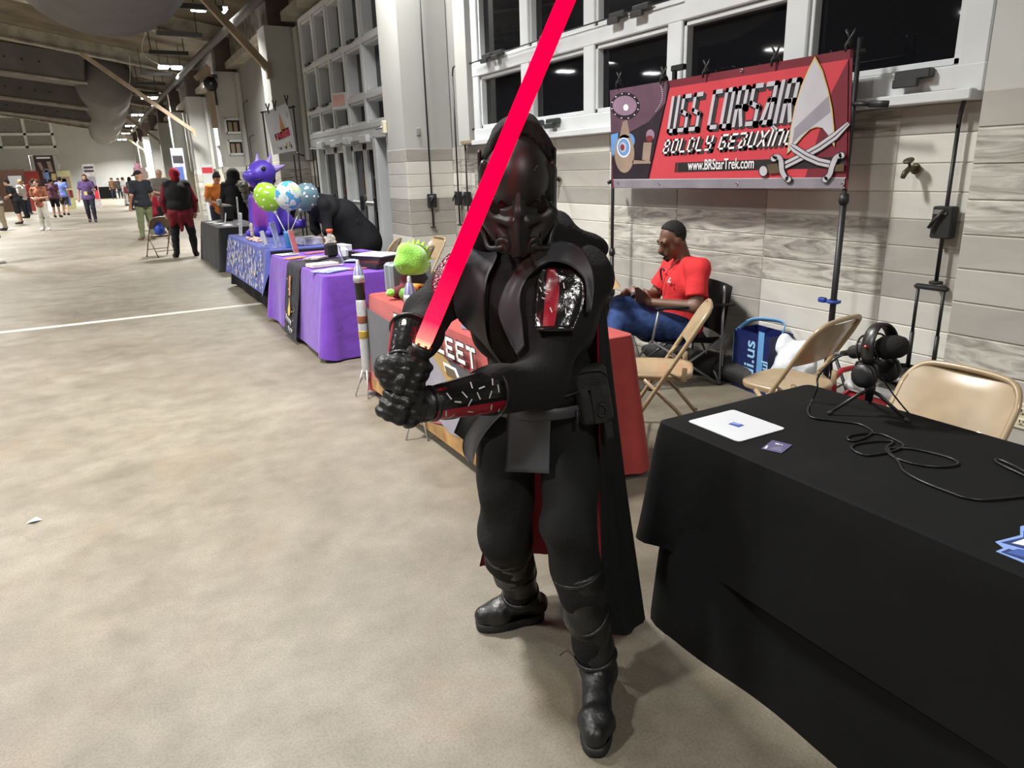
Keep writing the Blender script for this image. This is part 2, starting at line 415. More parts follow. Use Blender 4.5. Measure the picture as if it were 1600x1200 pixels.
for y in N_FACE:
    wr.m(M_GROUT); wr.box(((XP + XW) / 2, y + PW / 2, TT / 2), (XW - XP, PW - .002, TT))
    wr.m(M_PAINT2); wr.box(((XP + XW) / 2, y + PW / 2, (TT + 4.4) / 2), (XW - XP, PW, 4.4 - TT))
    wr.m(M_BROWN); wr.box(((XP + XW) / 2 + .05, y + PW / 2, 4.85), (XW - XP - .1, PW - .1, 0.9))
for y in N_FACE[:-1]:      # shallow stepped return beside each pilaster, and the roof-edge band
    wr.m(M_PAINT2); wr.box((XW - .05, y + PW + .18 if y > 2 else y + PW + .06, 3.1), (0.1, 0.34 if y > 2 else .1, 2.5))
    wr.box((XW - .05, y + 7.1 - .18, 3.1), (0.1, 0.3, 2.5))
    wr.m(M_BEAM); wr.box((XW - .05, y + 3.9, 4.55), (0.5, 6.3, 0.16)); wr.m(mat('rough foam', (0.17, 0.155, 0.135), 0.95, vary=.5, scale=5, bump=1.0, bscale=12)); wr.box((XW + .05, y + 3.9, 4.95), (0.3, 6.4, 0.7))
wall = struct(wr.build('wall_right'))
TILE_ME = {}
def tile(cx, cy, cz, sx, sy, sz, m, axis):
    key = (round(sx, 3), round(sy, 3), round(sz, 3), m.name)
    if key not in TILE_ME:
        b = MB().m(m); b.box((0, 0, 0), (sx, sy, sz), None, 0.0035); TILE_ME[key] = b.build('tile', wall); o = TILE_ME[key]
    else:
        o = TILE_ME[key].copy(); COL.objects.link(o); o.parent = wall
    o.location = (cx, cy, cz)
RH = 0.1527; G = 0.005
MK = {'L': T_L, 'G': T_G, 'W': T_W}
# one string per column, bottom row first
BAY1 = ['WWLLLGGGLLLG', 'GLLLLWWWLLLW', 'GGGGGWWWGGLW', 'WGGGGWWWGLLG', 'WGGGGLLLGGGL', 'WWGGGLLWWWGL', 'GGLLLGGGWWWG', 'WLLWWGGGWLWG']
EDGE1 = [1.88, 2.657, 3.575, 4.48, 5.38, 6.26, 7.17, 8.08, 8.70]
for c, s in enumerate(BAY1):
    for r, k in enumerate(s):
        y0, y1 = EDGE1[c], EDGE1[c + 1]; tile(XW + .004, (y0 + y1) / 2, (r + .5) * RH, 0.014, y1 - y0 - G, RH - G, MK[k], 'x')
PIL1 = 'WWGGWGGGWWWG'
for r, k in enumerate(PIL1): tile(XP, 1.545, (r + .5) * RH, 0.012, PW - .004, RH - G, MK[k], 'x')
for r, k in enumerate('GLLLLGGGLLLG'):
    tile(XP, 8.70 + PW / 2, (r + .5) * RH, 0.012, PW - .004, RH - G, MK[k], 'x'); tile((XP + XW) / 2, 8.700, (r + .5) * RH, XW - XP - .004, 0.012, RH - G, MK[k], 'y')
for pi, y in enumerate(N_FACE[2:5]):
    for r, k in enumerate('GWWWWGWWLWWL'):
        tile((XP + XW) / 2, y, (r + .5) * RH, XW - XP - .004, 0.012, RH - G, MK[k], 'y'); tile(XP, y + PW / 2, (r + .5) * RH, 0.012, PW - .004, RH - G, MK[k], 'x')
for r, k in enumerate('GWWWWGWWWWLL'):
    tile(XW + .004, 15.43, (r + .5) * RH, 0.014, 0.8, RH - G, MK[k], 'x')
for r, k in enumerate('GLLLLGGGGLLL'):
    tile(XW + .004, 22.4, (r + .5) * RH, 0.014, 1.0, RH - G, MK[k], 'x')

# ------------------------------------------------------------------ windows of the near bay
def window(name, ys, zs, sx=XW - .01, fw=.075, depth=.12, gap=.03):
    f = MB().m(M_WHITE); y0, y1, z0, z1 = ys[0], ys[-1], zs[0], zs[-1]
    root = None
    for i, y in enumerate(ys):
        w = fw * (1.15 if 0 < i < len(ys) - 1 else 1); b = MB().m(M_WHITE); b.box((sx, y, (z0 + z1) / 2), (depth, w * 1.9, z1 - z0), None, .008)
        if root is None: root = struct(b.build(name))
        else: b.build('mullion', root)
    for z in zs:
        b = MB().m(M_WHITE); b.box((sx - .004, (y0 + y1) / 2, z), (depth, y1 - y0 + fw * 2, fw * 1.9), None, .008); b.build('rail', root)
    for i in range(len(ys) - 1):
        for j in range(len(zs) - 1):
            a, b_, c, d = ys[i] + fw, ys[i + 1] - fw, zs[j] + fw, zs[j + 1] - fw
            s = MB().m(M_WHITE)
            for (yy, zz, dy, dz) in ((a + .017, (c + d) / 2, .034, d - c), (b_ - .017, (c + d) / 2, .034, d - c), ((a + b_) / 2, c + .017, b_ - a, .034), ((a + b_) / 2, d - .017, b_ - a, .034)):
                s.box((sx + .012, yy, zz), (depth * .8, dy, dz), None, .004)
            s.build('sash', root)
            g = MB().m(M_GLASS); g.box((sx + gap, (a + b_) / 2, (c + d) / 2), (0.012, b_ - a - .05, d - c - .05)); g.build('pane', root)
    return root
w1 = window('window_1', [2.27, 3.38, 4.50, 5.61, 6.72, 7.83], [1.94, 2.64, 3.64, 4.5])
b = MB().m(M_WHITE); b.box((XW - .05, 5.05, 1.862), (0.16, 5.66, 0.055), None, .006); b.build('sill', w1)
b = MB().m(M_TIMBER); b.box((XW - .045, 2.43, 1.866), (0.155, 0.24, 0.052)); b.build('sill_block', w1)
b = MB().m(M_TIMBER); b.box((XW - .06, 8.03, 1.875), (0.14, 0.3, 0.035)); b.build('sill_block', w1)
# window openers: dark geared arms lying on the rails
for yy, zz in ((2.55, 1.975), (3.05, 1.975), (6.45, 1.975), (6.15, 1.975), (7.45, 2.72), (7.2, 2.72), (6.25, 2.72), (5.15, 2.72), (4.85, 2.72)):
    b = MB().m(mat('window opener metal', (0.06, 0.062, 0.066), .4, metal=.4)); b.box((XW - .10, yy, zz + .012), (0.05, 0.2, 0.05), None, .006); b.box((XW - .135, yy + .02, zz - .03), (0.03, .14, .045), None, .004); b.build('window_opener', w1)
b = MB().m(M_RUBBER); b.tube([(XW - .12, 7.8, 2.71), (XW - .12, 6, 2.73), (XW - .12, 4.4, 2.72)], .006, 5); b.build('cable', w1)
# ------------------------------------------------------------------ entrance bay with transoms and two pairs of doors
YD = [9.8, 10.63, 11.5, 12.4, 13.26, 14.13, 15.0]
w2 = window('window_2', YD, [2.27, 2.70, 3.49, 4.35], sx=XW - .05, fw=.045, depth=.22, gap=.10)
for yy, zz in ((14.6, 2.78), (13.7, 2.78), (12.8, 2.78), (11.95, 3.57), (12.85, 3.57), (14.6, 3.57)):
    b = MB().m(M_DARK); b.box((XW - .16, yy, zz - .03), (0.06, 0.26, 0.05)); b.build('window_opener', w2)
hd = MB().m(M_WHITE); hd.box((XW - .05, 12.4, 2.15), (0.2, 5.35, 0.16), None, .01); hd.build('door_header', w2)
for y in (9.8, 11.25, 12.85, 14.62): 
    b = MB().m(M_WHITE); b.box((XW - .05, y, 1.05), (0.2, 0.16, 2.1), None, .01); b.build('door_post', w2)
def leaf(root, y0, y1):
    w = y1 - y0; b = MB().m(M_WHITE)
    b.box((XW - .02, y0 + .05, 1.03), (0.05, .10, 2.02), None, .005); b.box((XW - .02, y1 - .05, 1.03), (0.05, .10, 2.02), None, .005)
    b.box((XW - .02, (y0 + y1) / 2, 1.98), (0.05, w, .12), None, .005); b.box((XW - .02, (y0 + y1) / 2, .23), (0.05, w, .42), None, .005)
    f = b.build('leaf', root)
    g = MB().m(M_GLASS); g.box((XW, (y0 + y1) / 2, 1.18), (0.012, w - .2, 1.5)); g.build('pane', f)
    p = MB().m(M_STEEL); p.box((XW - .12, (y0 + y1) / 2, 1.07), (0.05, w - .16, .075), None, .02); p.m(M_BLACK); p.box((XW - .13, y0 + .10, 1.07), (.07, .06, .24), None, .02); p.build('push_bar', f)
for i, (a, c) in enumerate(((11.33, 12.77), (12.93, 14.54))):
    b = MB().m(M_WHITE); mid = (a + c) / 2; b.box((XW - .15, mid + .45, 2.08), (.14, .34, .12), None, .01); b.box((XW - .15, mid - .45, 2.08), (.14, .34, .12), None, .01)
    b.m(M_STEEL); b.tube([(XW - .2, mid + .5, 2.03), (XW - .42, mid + .35, 2.02), (XW - .2, mid + .05, 2.0)], .012, 5)
    d = struct(b.build('door_%d' % (i + 1))); leaf(d, a, mid - .005); leaf(d, mid + .005, c)
    b = MB().m(M_STEEL); b.box((XW - .14, mid, 2.045), (.08, .6, .05)); b.build('door_closer', d)
for k, y in enumerate(N_FACE[3:7]):
    window('window_%d' % (k + 3), [y + 1.45 + j * .95 for j in range(5)], [1.94, 2.64, 3.5, 4.35], fw=.05, depth=.16)
for k, (z0, z1) in enumerate(((2.77, 3.14), (2.18, 2.55))):
    b = MB().m(M_WHITE); y = 22.94; x0, x1 = 3.53, 3.95
    for (cx, cz, dx, dz) in ((x0, (z0 + z1) / 2, .06, z1 - z0 + .06), (x1, (z0 + z1) / 2, .06, z1 - z0 + .06), ((x0 + x1) / 2, z0, x1 - x0, .06), ((x0 + x1) / 2, z1, x1 - x0, .06)): b.box((cx, y, cz), (dx, .06, dz))
    s = struct(b.build('window_%d' % (k + 7)))
    b = MB().m(mat('dark opening', (0.02, 0.018, 0.015), .8)); b.box(((x0 + x1) / 2, y + .005, (z0 + z1) / 2), (x1 - x0, .02, z1 - z0)); b.build('pane', s)
    for dx in (.12, .27): 
        b = MB().m(M_TIMBER); b.box((x0 + dx, y - .012, (z0 + z1) / 2 - .03), (.10, .02, z1 - z0 - .1)); b.build('stud', s)

# ------------------------------------------------------------------ roof services
def tubes(name, label, cat, pts, r, m, n=8, group=None):
    b = MB().m(m, True); b.tube(pts, r, n); return tag(b.build(name), label, cat, group)
R_ = lambda z0: [(1.0 * math.cos(t), z0) for t in ()]
def duct(name, label, path, r, ribs, caps):
    root = thing(name, label, 'duct', path[0])
    b = MB().m(M_DUCT, True); P = bez(path, ribs); rr = []
    off = Vector(path[0])
    PP = []; 
    for i, p in enumerate(P):
        PP.append(p - off); rr.append(r * (1.0 if i % 2 == 0 else 0.965))
    def dome(end, dirn):
        return [(end + dirn * r * math.sin(q), r * math.cos(q)) for q in (0.35, 0.7, 1.0, 1.25, 1.45, 1.55)]
    if caps[0]:
        d = (PP[0] - PP[1]).normalized(); q = dome(PP[0], d)[::-1]; PP = [a for a, _ in q] + PP; rr = [c for _, c in q] + rr
    if caps[1]:
        d = (PP[-1] - PP[-2]).normalized(); q = dome(PP[-1], d); PP += [a for a, _ in q]; rr += [c for _, c in q]
    b.tube(PP, rr, 28); b.build('duct_body', root); return root
duct('air_duct', 'huge round grey air duct overhead with a rounded end', [(0.42, 9.9, 4.14), (0.42, 8.8, 4.14), (0.42, 7.9, 4.14)], 1.03, 6, (True, True))
far = duct('air_duct', 'long ribbed grey air duct running away under the roof', [(0.93, 33, 5.25), (1.12, 45, 5.2), (1.22, 58, 5.25), (1.28, 70, 5.3)], 1.03, 7, (True, True))
for i, (y, zt, h, xr) in enumerate(((32.6, 5.95, 1.0, .1), (37.5, 5.35, .85, .3), (43.5, 5.0, .7, .5))):
    b = MB().m(M_DUCT); a = math.atan(.13); b.box((-4.7, 0, zt - h / 2 + .65), (10.2, 1.6, h), rotm(0, a, 0), .05); b.m(M_BEAM); b.box((-4.7, -.82, zt - h + .64), (10.2, .06, .07), rotm(0, a, 0))  # pale strip along the lower edge paints the duct corner catching light
    root = b.build('branch_duct', far, None, (-.93, y - 33, -5.25))
    h_ = MB().m(M_RUBBER)
    for j in range(9): x = -5 + j * .5; h_.tube([(x, -.86, zt - .5 * h + .65 - .131 * (x + 4.7)), (x, -.83, zt - .5 * h + .65 - .131 * (x + 4.7))], .035, 8)
    q_ = h_.build('vent_hole', root); q_['kind'] = 'stuff'
BR = [((3.4, 15.9, 3.62), (1.9, 15.9, 5.35)), ((3.4, 29.3, 3.16), (0.3, 29.3, 5.6)), ((3.4, 44.6, 3.5), (1.2, 44.6, 5.4)), ((3.4, 58.8, 3.5), (1.2, 58.8, 5.4))]
for i, (a, c) in enumerate(BR):
    b = MB().m(M_TIMBER); a = Vector(a); c = Vector(c); b.box((a + c) / 2, (.13, .16, (c - a).length), align(c - a, (0, 1, 0))); b.box(a + Vector((0, -.05, -.05)), (.1, .14, .3))
    tag(b.build('roof_brace'), ['diagonal timber brace leaning from the pilaster before the white banner up past the nearest lamp', 'longest diagonal timber brace, crossing in front of the ribbed duct', 'third diagonal timber brace along the wall, small and far', 'farthest small diagonal timber brace by the wall'][i], 'brace', 'diagonal roof braces')
b = MB().m(M_TIMBER); b.box((3.24, 22.9, 3.7), (.16, .16, 1.6)); b.box((3.1, 22.9, 4.35), (.5, .14, .14), rotm(0, -.7, 0)); tag(b.build('timber_post'), 'raw timber post hanging beside the pilaster with two small square windows', 'post')
b = MB().m(M_BLACK, True); b.lathe([(0, -.09), (.16, -.09), (.19, -.02), (.15, .06), (0, .08)], (0, 0, 0), 20, rotm(PI / 2)); sp = tag(b.build('wall_speaker', None, None, (3.26, 22.75, 4.05)), 'round black speaker on the timber post under the roof', 'speaker')
b = MB().m(M_STEEL, True); b.lathe([(0, .03), (.035, .03), (.035, 0)], (0, -.11, 0), 10, rotm(PI / 2)); b.build('speaker_cone', sp)
b = MB().m(M_BLACK); b.box((.10, .06, -.25), (.06, .06, .6)); b.box((.14, .06, .2), (.14, .08, .1)); b.build('bracket', sp)
tubes('sprinkler_pipe', 'thick grey pipe running along the wall under the roof', 'pipe', [(3.45, 11, 4.76), (3.25, 16, 4.76), (3.05, 23, 4.74), (2.85, 40, 4.72), (2.8, 60, 4.72)], .085, mat('dull pipe grey', (0.085, 0.082, 0.08), .7), 10)
for i, y in enumerate((17.3, 20.6, 23.6, 28.3, 31.2, 34.5)):
    b = MB().m(M_DARK); b.box((2.4, y, 4.92), (1.05 - .02 * i, .10, .10)); b.tube([(1.95, y, 4.95), (1.95, y, 5.7)], .012, 4); b.tube([(2.8, y, 4.95), (2.8, y, 5.6)], .012, 4)
    tag(b.build('lighting_strut'), 'dark strut bar hung across below the roof, counted %s from the nearest lamp' % ['first', 'second', 'third', 'fourth', 'fifth', 'sixth'][i], 'strut', 'dark lighting struts')
for i, P in enumerate(([(1.70, 17, 5.6), (1.72, 18.5, 5.1), (1.76, 24, 5.0), (2.42, 27.1, 5.05)], [(1.70, 28.6, 5.5), (1.72, 31, 5.0), (1.78, 35, 4.95), (2.42, 37.3, 5.05)])):
    tubes('hanging_cable', ['pale cord looping down past the dark struts to the second lamp', 'pale cord sagging towards the third lamp'][i], 'cord', bez(P, 6), .012, M_BEAM, 5)
M_LED = mat('lit lamp panel', (0.9, 0.9, 0.9), 0.5, vary=0, emit=(1.0, 0.98, 0.95), estr=26)
lamp_names = {}
def fixture(x, y, z, label):
    root = thing('ceiling_lamp', label, 'lamp', (x, y, z), 0, 'hanging hall lamps')
    h = MB().m(M_STEEL); h.box((0, 0, .06), (.72, .42, .05), None, .01); h.build('housing', root)
    for s in (-1, 1):
        p = MB().m(M_LED); p.box((s * .20, 0, 0), (.29, .40, .05), None, .01); p.build('light_panel', root)
    for s in (-.3, .3): c = MB().m(M_BLACK); c.tube([(s, 0, .08), (s, 0, .8)], .01, 4); c.build('hanger', root)
ORD = ['big double hall lamp over the near doors, above the view', 'nearest bright double hall lamp in view, top of the picture', 'second bright double hall lamp from the front', 'third bright double hall lamp from the front', 'fourth bright double hall lamp from the front', 'fifth bright double hall lamp from the front', 'sixth bright double hall lamp, close to the far wall', 'farthest bright double hall lamp']
for i, (lx, ly, lz) in enumerate(HALL_AND_FILL_LAMPS):
    if i < 8: fixture(lx, ly, lz, ORD[i])
for lx, ly in ((-10.6, 18.6), (-10.6, 22.3), (-10.6, 25.1), (-10.6, 28.2), (-15.0, 13.4), (-15.0, 20.6), (-15.0, 27.7)): fixture(lx, ly, 5.5, 'bright double hall lamp on the far left side, seen only mirrored in the windows')
# ------------------------------------------------------------------ cloth-covered tables
def cloth(name, x0, x1, y0, y1, zt, hem, m, flare=.03, amp=.012, waves=38, seed=1, rad=.03, flares=None, cones=None, mfun=None, rows=12, thick=False):
    """one draped sheet: top plus a skirt that goes round the four edges; hem and flare may differ by side (w=-X, e=+X, s=-Y, n=+Y)"""
    rnd = random.Random(seed); per = []
    def arc(cx, cy, a0):
        for i in range(7):
            a = a0 + (PI / 2) * i / 6; per.append((cx + rad * math.cos(a), cy + rad * math.sin(a), math.cos(a), math.sin(a)))
    def seg(ax, ay, bx, by, nx, ny):
        n = max(4, int(math.hypot(bx - ax, by - ay) / .022))
        for i in range(1, n): t = i / n; per.append((ax + (bx - ax) * t, ay + (by - ay) * t, nx, ny))
    arc(x1 - rad, y1 - rad, 0); seg(x1 - rad, y1, x0 + rad, y1, 0, 1); arc(x0 + rad, y1 - rad, PI / 2); seg(x0, y1 - rad, x0, y0 + rad, -1, 0)
    arc(x0 + rad, y0 + rad, PI); seg(x0 + rad, y0, x1 - rad, y0, 0, -1); arc(x1 - rad, y0 + rad, -PI / 2); seg(x1, y0 + rad, x1, y1 - rad, 1, 0)
    ph = [(rnd.uniform(.5, 1.6) * waves, rnd.uniform(0, 6.28), rnd.uniform(.4, 1)) for _ in range(6)]
    fl = flares or {}; R = []
    L = 0.0; prev = None; info = []
    for (x, y, nx, ny) in per:
        if prev: L += math.hypot(x - prev[0], y - prev[1])
        prev = (x, y)
        wv = sum(a * math.sin(L * k / 6.28 * 1.7 + p) for k, p, a in ph) / 2.4
        corner = 1.0 if abs(nx * ny) > .02 else 0.0
        dc = min(math.hypot(x - cx, y - cy) for cx in (x0, x1) for cy in (y0, y1))
        cf = math.exp(-(dc / .07) ** 2)
        wgt = {'e': max(nx, 0) ** 2, 'w': max(-nx, 0) ** 2, 'n': max(ny, 0) ** 2, 's': max(-ny, 0) ** 2}
        f_ = sum(wgt[k] * fl.get(k, flare) for k in wgt); h_ = sum(wgt[k] * (hem[k] if isinstance(hem, dict) else hem) for k in wgt)
        for (cx, cy, amt, rr_) in (cones or ()): f_ += amt * math.exp(-(math.hypot(x - cx, y - cy) / rr_) ** 2)
        info.append((x, y, nx, ny, wv, cf, f_, h_))
    M = MB().m(m, True)
    for r in range(rows + 1):
        v = r / rows; row = []
        for (x, y, nx, ny, wv, cf, f_, h_) in info:
            sag = .010 * (1 - math.cos(min(v * 8, 1) * PI / 2))
            o = f_ * v ** .9 + amp * wv * min(1, v * 1.3) + cf * .05 * v + .006 * min(1, v * 10) 
            row.append((x + nx * o, y + ny * o, zt - sag - (zt - h_) * (v ** 1.0) * (1 - .012 * wv)))
        R.append(row)
    M.grid(R[::1], closed=True)
    n = len(info); base = len(M.v)
    ins = [(x - nx * .012, y - ny * .012, zt + .004) for (x, y, nx, ny, *_r) in info]
    M.add([p for p in R[0]] + ins, [(j, n + j, n + (j + 1) % n, (j + 1) % n) for j in range(n)])
    M.smooth = False; M.add(ins, [tuple(range(n))])
    o = M.build(name)
    return o
def mfab(name, col, **k): return mat(name, col, .85, vary=k.pop('vary', .12), scale=k.pop('scale', 7), bump=k.pop('bump', .08), bscale=k.pop('bscale', 160), spec=.2, sheen=k.pop('sheen', .15), **k)
F_BLACK = mfab('black table fabric', (0.0042, 0.0042, 0.0046), sheen=0, bump=.55, bscale=7); F_RED = mfab('red table fabric', (0.34, 0.045, 0.04)); F_PURPLE = mfab('purple table fabric', (0.135, 0.045, 0.36), bump=.5, bscale=14)
F_BLUE = mfab('deep blue printed fabric', (0.06, 0.075, 0.30)); F_NAVY = mfab('dark navy print', (0.035, 0.033, 0.045)); F_GOLD = mat('gold print', (0.55, 0.42, 0.2), .6)
F_CREAM = mat('cream print', (0.62, 0.58, 0.46), .7); INK_WHITE = mat('white ink', (0.75, 0.75, 0.76), .6, vary=.03); INK_BLACK = mat('black ink', (0.012, 0.011, 0.013), .5, vary=.1)
PAPER = mat('white paper', (0.60, 0.62, 0.65), .6, vary=.04); F_DKRED = mat('dark red print', (0.17, 0.022, 0.03), .45)
t_near = tag(cloth('tablecloth', 1.535, 2.25, -.25, 1.73, .735, .006, F_BLACK, .03, .016, 30, 3, rad=.11, flares={'w': .05, 'n': .015}), 'black cloth covering the nearest table down to the floor', 'tablecloth')
t_over = cloth('overlay_cloth', 1.515, 2.265, -.27, 1.745, .742, {'w': .33, 'e': .35, 'n': .30, 's': .3}, F_BLACK, .03, .010, 16, 5, flares={'n': .02, 'w': .022}, cones=[(2.02, 1.745, .24, .26)])
tag(t_over, 'shorter black cloth spread over the nearest table, microphone on it', 'tablecloth')
M_LB = mat('royal blue print', (0.055, 0.10, 0.34), .6, vary=.05); M_LB2 = mat('light blue print', (0.22, 0.33, 0.66), .6, vary=.05); M_LB3 = mat('dark blue print', (0.02, 0.04, 0.14), .6, vary=.05)
def pz(mb, pts, z, t=.0012):
    P = [onZ(x, y, z) for x, y in pts]; k = len(P); Q = [p + Vector((0, 0, t)) for p in P]
    mb.add(P + Q, [tuple(range(k - 1, -1, -1)), tuple(range(k, 2 * k))] + [(i, (i + 1) % k, k + (i + 1) % k, k + i) for i in range(k)]); return mb
lg = MB()
lg.m(M_LB2); pz(lg, [(1555, 847), (1594, 837), (1594, 823), (1680, 806), (1680, 900), (1640, 893), (1600, 880), (1556, 862), (1568, 857)], .7465)
lg.m(M_LB3); pz(lg, [(1564, 848), (1599, 840), (1599, 830), (1680, 815), (1680, 872), (1640, 866), (1600, 858)], .7472); pz(lg, [(1564, 863), (1576, 858), (1620, 872), (1680, 884), (1680, 893), (1640, 887), (1600, 876)], .7472)
lg.m(M_LB); pz(lg, [(1572, 864), (1590, 858), (1640, 868), (1680, 874), (1680, 886), (1640, 881)], .7478)
lg.m(INK_WHITE); pz(lg, [(1581, 849), (1602, 842), (1640, 836), (1640, 846), (1600, 853)], .7479)
lg.build('printed_logo', t_over)
lb2 = 'blue'
def sheet(name, label, cat, quad, m, t=.0015, group=None, rnd=.0, extra=None):
    """a flat sheet lying at its real place: quad of four world points, counter-clockwise"""
    P = [Vector(p) for p in quad]; n = (P[1] - P[0]).cross(P[2] - P[0]).normalized()
    if n.z < 0: n = -n
    pts = []
    k = len(P)
    for i in range(k):
        a, b, c = P[i - 1], P[i], P[(i + 1) % k]
        if rnd > 0: pts += [b + (a - b).normalized() * rnd, b + ((a - b).normalized() + (c - b).normalized()) * rnd * .3, b + (c - b).normalized() * rnd]
        else: pts.append(b)
    k = len(pts); mb = MB().m(m); mb.add(pts + [p + n * t for p in pts], [tuple(range(k - 1, -1, -1)), tuple(range(k, 2 * k))] + [(i, (i + 1) % k, k + (i + 1) % k, k + i) for i in range(k)])
    o = mb.build(name)
    if label: tag(o, label, cat, group)
    return o
ZT = .7475
s = sheet('square_card', 'white square card with a tiny blue picture at the corner of the near black table', 'card', [(1.585, 1.675, ZT), (1.585, 1.45, ZT), (1.795, 1.45, ZT), (1.795, 1.675, ZT)], PAPER, .002, rnd=.012)
b = MB().m(M_LB); b.box((1.69, 1.56, ZT + .0026), (.028, .04, .0012), rotm(0, 0, .12)); b.m(M_LB2); b.box((1.695, 1.565, ZT + .0032), (.014, .026, .0008), rotm(0, 0, .4)); b.build('small_picture', s)
s = sheet('business_card', 'small dark violet business card beside the white square card', 'card', [(1.60, 1.375, ZT), (1.622, 1.318, ZT), (1.70, 1.345, ZT), (1.682, 1.405, ZT)], mat('violet card', (0.10, 0.095, 0.19), .4))
b = MB().m(INK_WHITE)
for i, (u, v, w, h) in enumerate(((.2, .62, .02, .5), (.32, .6, .012, .42), (.44, .66, .012, .3), (.72, .42, .09, .22), (.72, .62, .05, .1), (.15, .15, .16, .1), (.3, .12, .12, .08))):
    o = Vector((1.60, 1.375, ZT + .0022)); U = Vector((.082, .03, 0)); V = Vector((.022, -.057, 0)); c = o + U * u + V * v; A = U * w / 2; B = V * h / 2
    b.add([c - A - B, c + A - B, c + A + B, c - A + B], [(0, 1, 2, 3)])
b.build('card_print', s)

# ------------------------------------------------------------------ microphone, headphones and cable on the near table
mic = thing('microphone', 'black studio microphone with foam cap on a small desk tripod', 'microphone', (2.13, 1.40, .745))
b = MB().m(M_BLACK, True); b.lathe([(.013, .05), (.013, .08), (.017, .085), (.017, .105), (.011, .11), (.011, .165), (.008, .17)], (0, 0, 0), 14); b.build('column', mic)
for a in (2.6, -1.3, .55):
    b = MB().m(M_BLACK, True); b.tube([(0, 0, .085), (.03 * math.cos(a), .03 * math.sin(a), .075), (.125 * math.cos(a), .125 * math.sin(a), .007)], [.007, .0065, .0055], 8); b.m(M_RUBBER); b.tube([(.115 * math.cos(a), .115 * math.sin(a), .0125), (.13 * math.cos(a), .13 * math.sin(a), .004)], .0075, 8); b.build('leg', mic)
ax = (Vector((2.13, 1.30, 1.01)) - Vector((2.13, 1.50, .945))).normalized(); MC = Vector((0, .0, .225))
RA = align(ax, (0, 0, 1))
b = MB().m(M_BLACK, True); b.lathe([(.009, -.125), (.011, -.09), (.02, -.088), (.023, -.08), (.023, -.02), (.026, -.015), (.026, .035)], MC, 18, RA); b.m(M_STEEL, True); b.lathe([(.007, -.15), (.0085, -.125), (.0085, -.1)], MC, 12, RA); b.build('mic_body', mic)
b = MB().m(mat('black foam', (0.006, 0.006, 0.0065), .95, bump=.6, bscale=300), True); b.lathe([(.03, .02), (.036, .03), (.038, .06), (.036, .085), (.028, .102), (.014, .11), (0, .112)], MC, 20, RA); b.build('foam_cap', mic)
b = MB().m(M_BLACK, True)
for z in (-.03, .018): b.tube([MC + RA @ Vector((.05 * math.cos(q), .05 * math.sin(q), z)) for q in [i * PI / 12 for i in range(24)]], .0035, 6, closed=True)
for q in range(8):
    a0 = q * PI / 4; b.tube([MC + RA @ Vector((.05 * math.cos(a0), .05 * math.sin(a0), -.03)), MC + RA @ Vector((.026 * math.cos(a0 + .3), .026 * math.sin(a0 + .3), -.006)), MC + RA @ Vector((.05 * math.cos(a0 + .1), .05 * math.sin(a0 + .1), .018))], .0018, 5)
b.tube([MC + RA @ Vector((0, .05, -.03)) , MC + RA @ Vector((0, .05, .018))], .004, 6); b.tube([(0, 0, .165), (0, 0, .18)], .009, 8); b.build('shock_mount', mic)
hp = thing('headphones', 'black over-ear headphones hung over the microphone', 'headphones', (2.13, 1.40, .97))
hx = Vector((ax.x, ax.y, 0)).normalized(); hz = Vector((0, 0, 1)); hs = hx.cross(hz)
b = MB().m(mat('headband leather', (0.012, 0.012, 0.013), .35), True)
band = [(Vector((0, 0, -.075)) + hs * .068 * math.cos(q) * 1.0 + hz * (.085 * math.sin(q) + .075) + hx * (.02 - .012 * math.sin(q))) for q in [PI * (-.12 + 1.24 * i / 18) for i in range(19)]]
b.tube(band, .023, 8, up=hx, flat=.30); b.build('headband', hp)
for s_ in (-1, 1):
    c = hs * .055 * s_ + hz * -.075 + hx * .015; Rr = align(hs * s_)
    b = MB().m(M_RUBBER, True); b.lathe([(.012, -.012), (.036, -.012), (.042, -.004), (.043, .006), (.04, .012)], c, 18, Rr); b.m(M_BLACK, True); b.lathe([(.04, .012), (.038, .022), (.02, .028), (0, .028)], c, 18, Rr); b.build('ear_cup', hp)
    b = MB().m(M_BLACK, True); b.tube([c + hx * .04, c + hx * .035 + hz * .035, c + hz * .055, c - hx * .035 + hz * .035, c - hx * .04], .005, 6); b.tube([c + hz * .05, c + hz * .085], .008, 6); b.build('yoke', hp)
b = MB().m(mat('red maker plate', (0.35, 0.02, 0.02), .4)); b.box(band[3] + hs * .008, (.012, .012, .01), None, .003); b.build('red_plate', hp)
b = MB().m(M_RUBBER, True); b.tube(bez([onX(1378, 590, 2.13), onX(1395, 615, 2.18), onX(1415, 640, 2.24), Vector((2.30, 1.32, .70))], 6), .0028, 6); tag(b.build('headphone_cord'), 'thin black cord hanging from the headphones behind the table edge', 'cord')
def tpt(x, y, lift=.0): return onZ(x, y, .7505 + lift)
cb = [onX(1331, 552, 2.13), onX(1312, 557, 2.12), onX(1293, 572, 2.11), onX(1278, 590, 2.1), onX(1277, 606, 2.09), onX(1268, 628, 2.08)] + [tpt(x, y) for x, y in ((1262, 640), (1268, 652), (1300, 657), (1340, 662), (1358, 670), (1362, 677), (1340, 688), (1325, 687), (1330, 680), (1370, 677), (1400, 688), (1411, 697), (1390, 706), (1352, 711), (1330, 700), (1345, 692), (1394, 689), (1384, 702), (1400, 716), (1440, 727), (1480, 729), (1497, 724), (1480, 714), (1430, 702), (1400, 700), (1388, 703), (1404, 722), (1412, 736), (1440, 752), (1480, 768), (1510, 778), (1545, 781), (1600, 776), (1640, 774))]
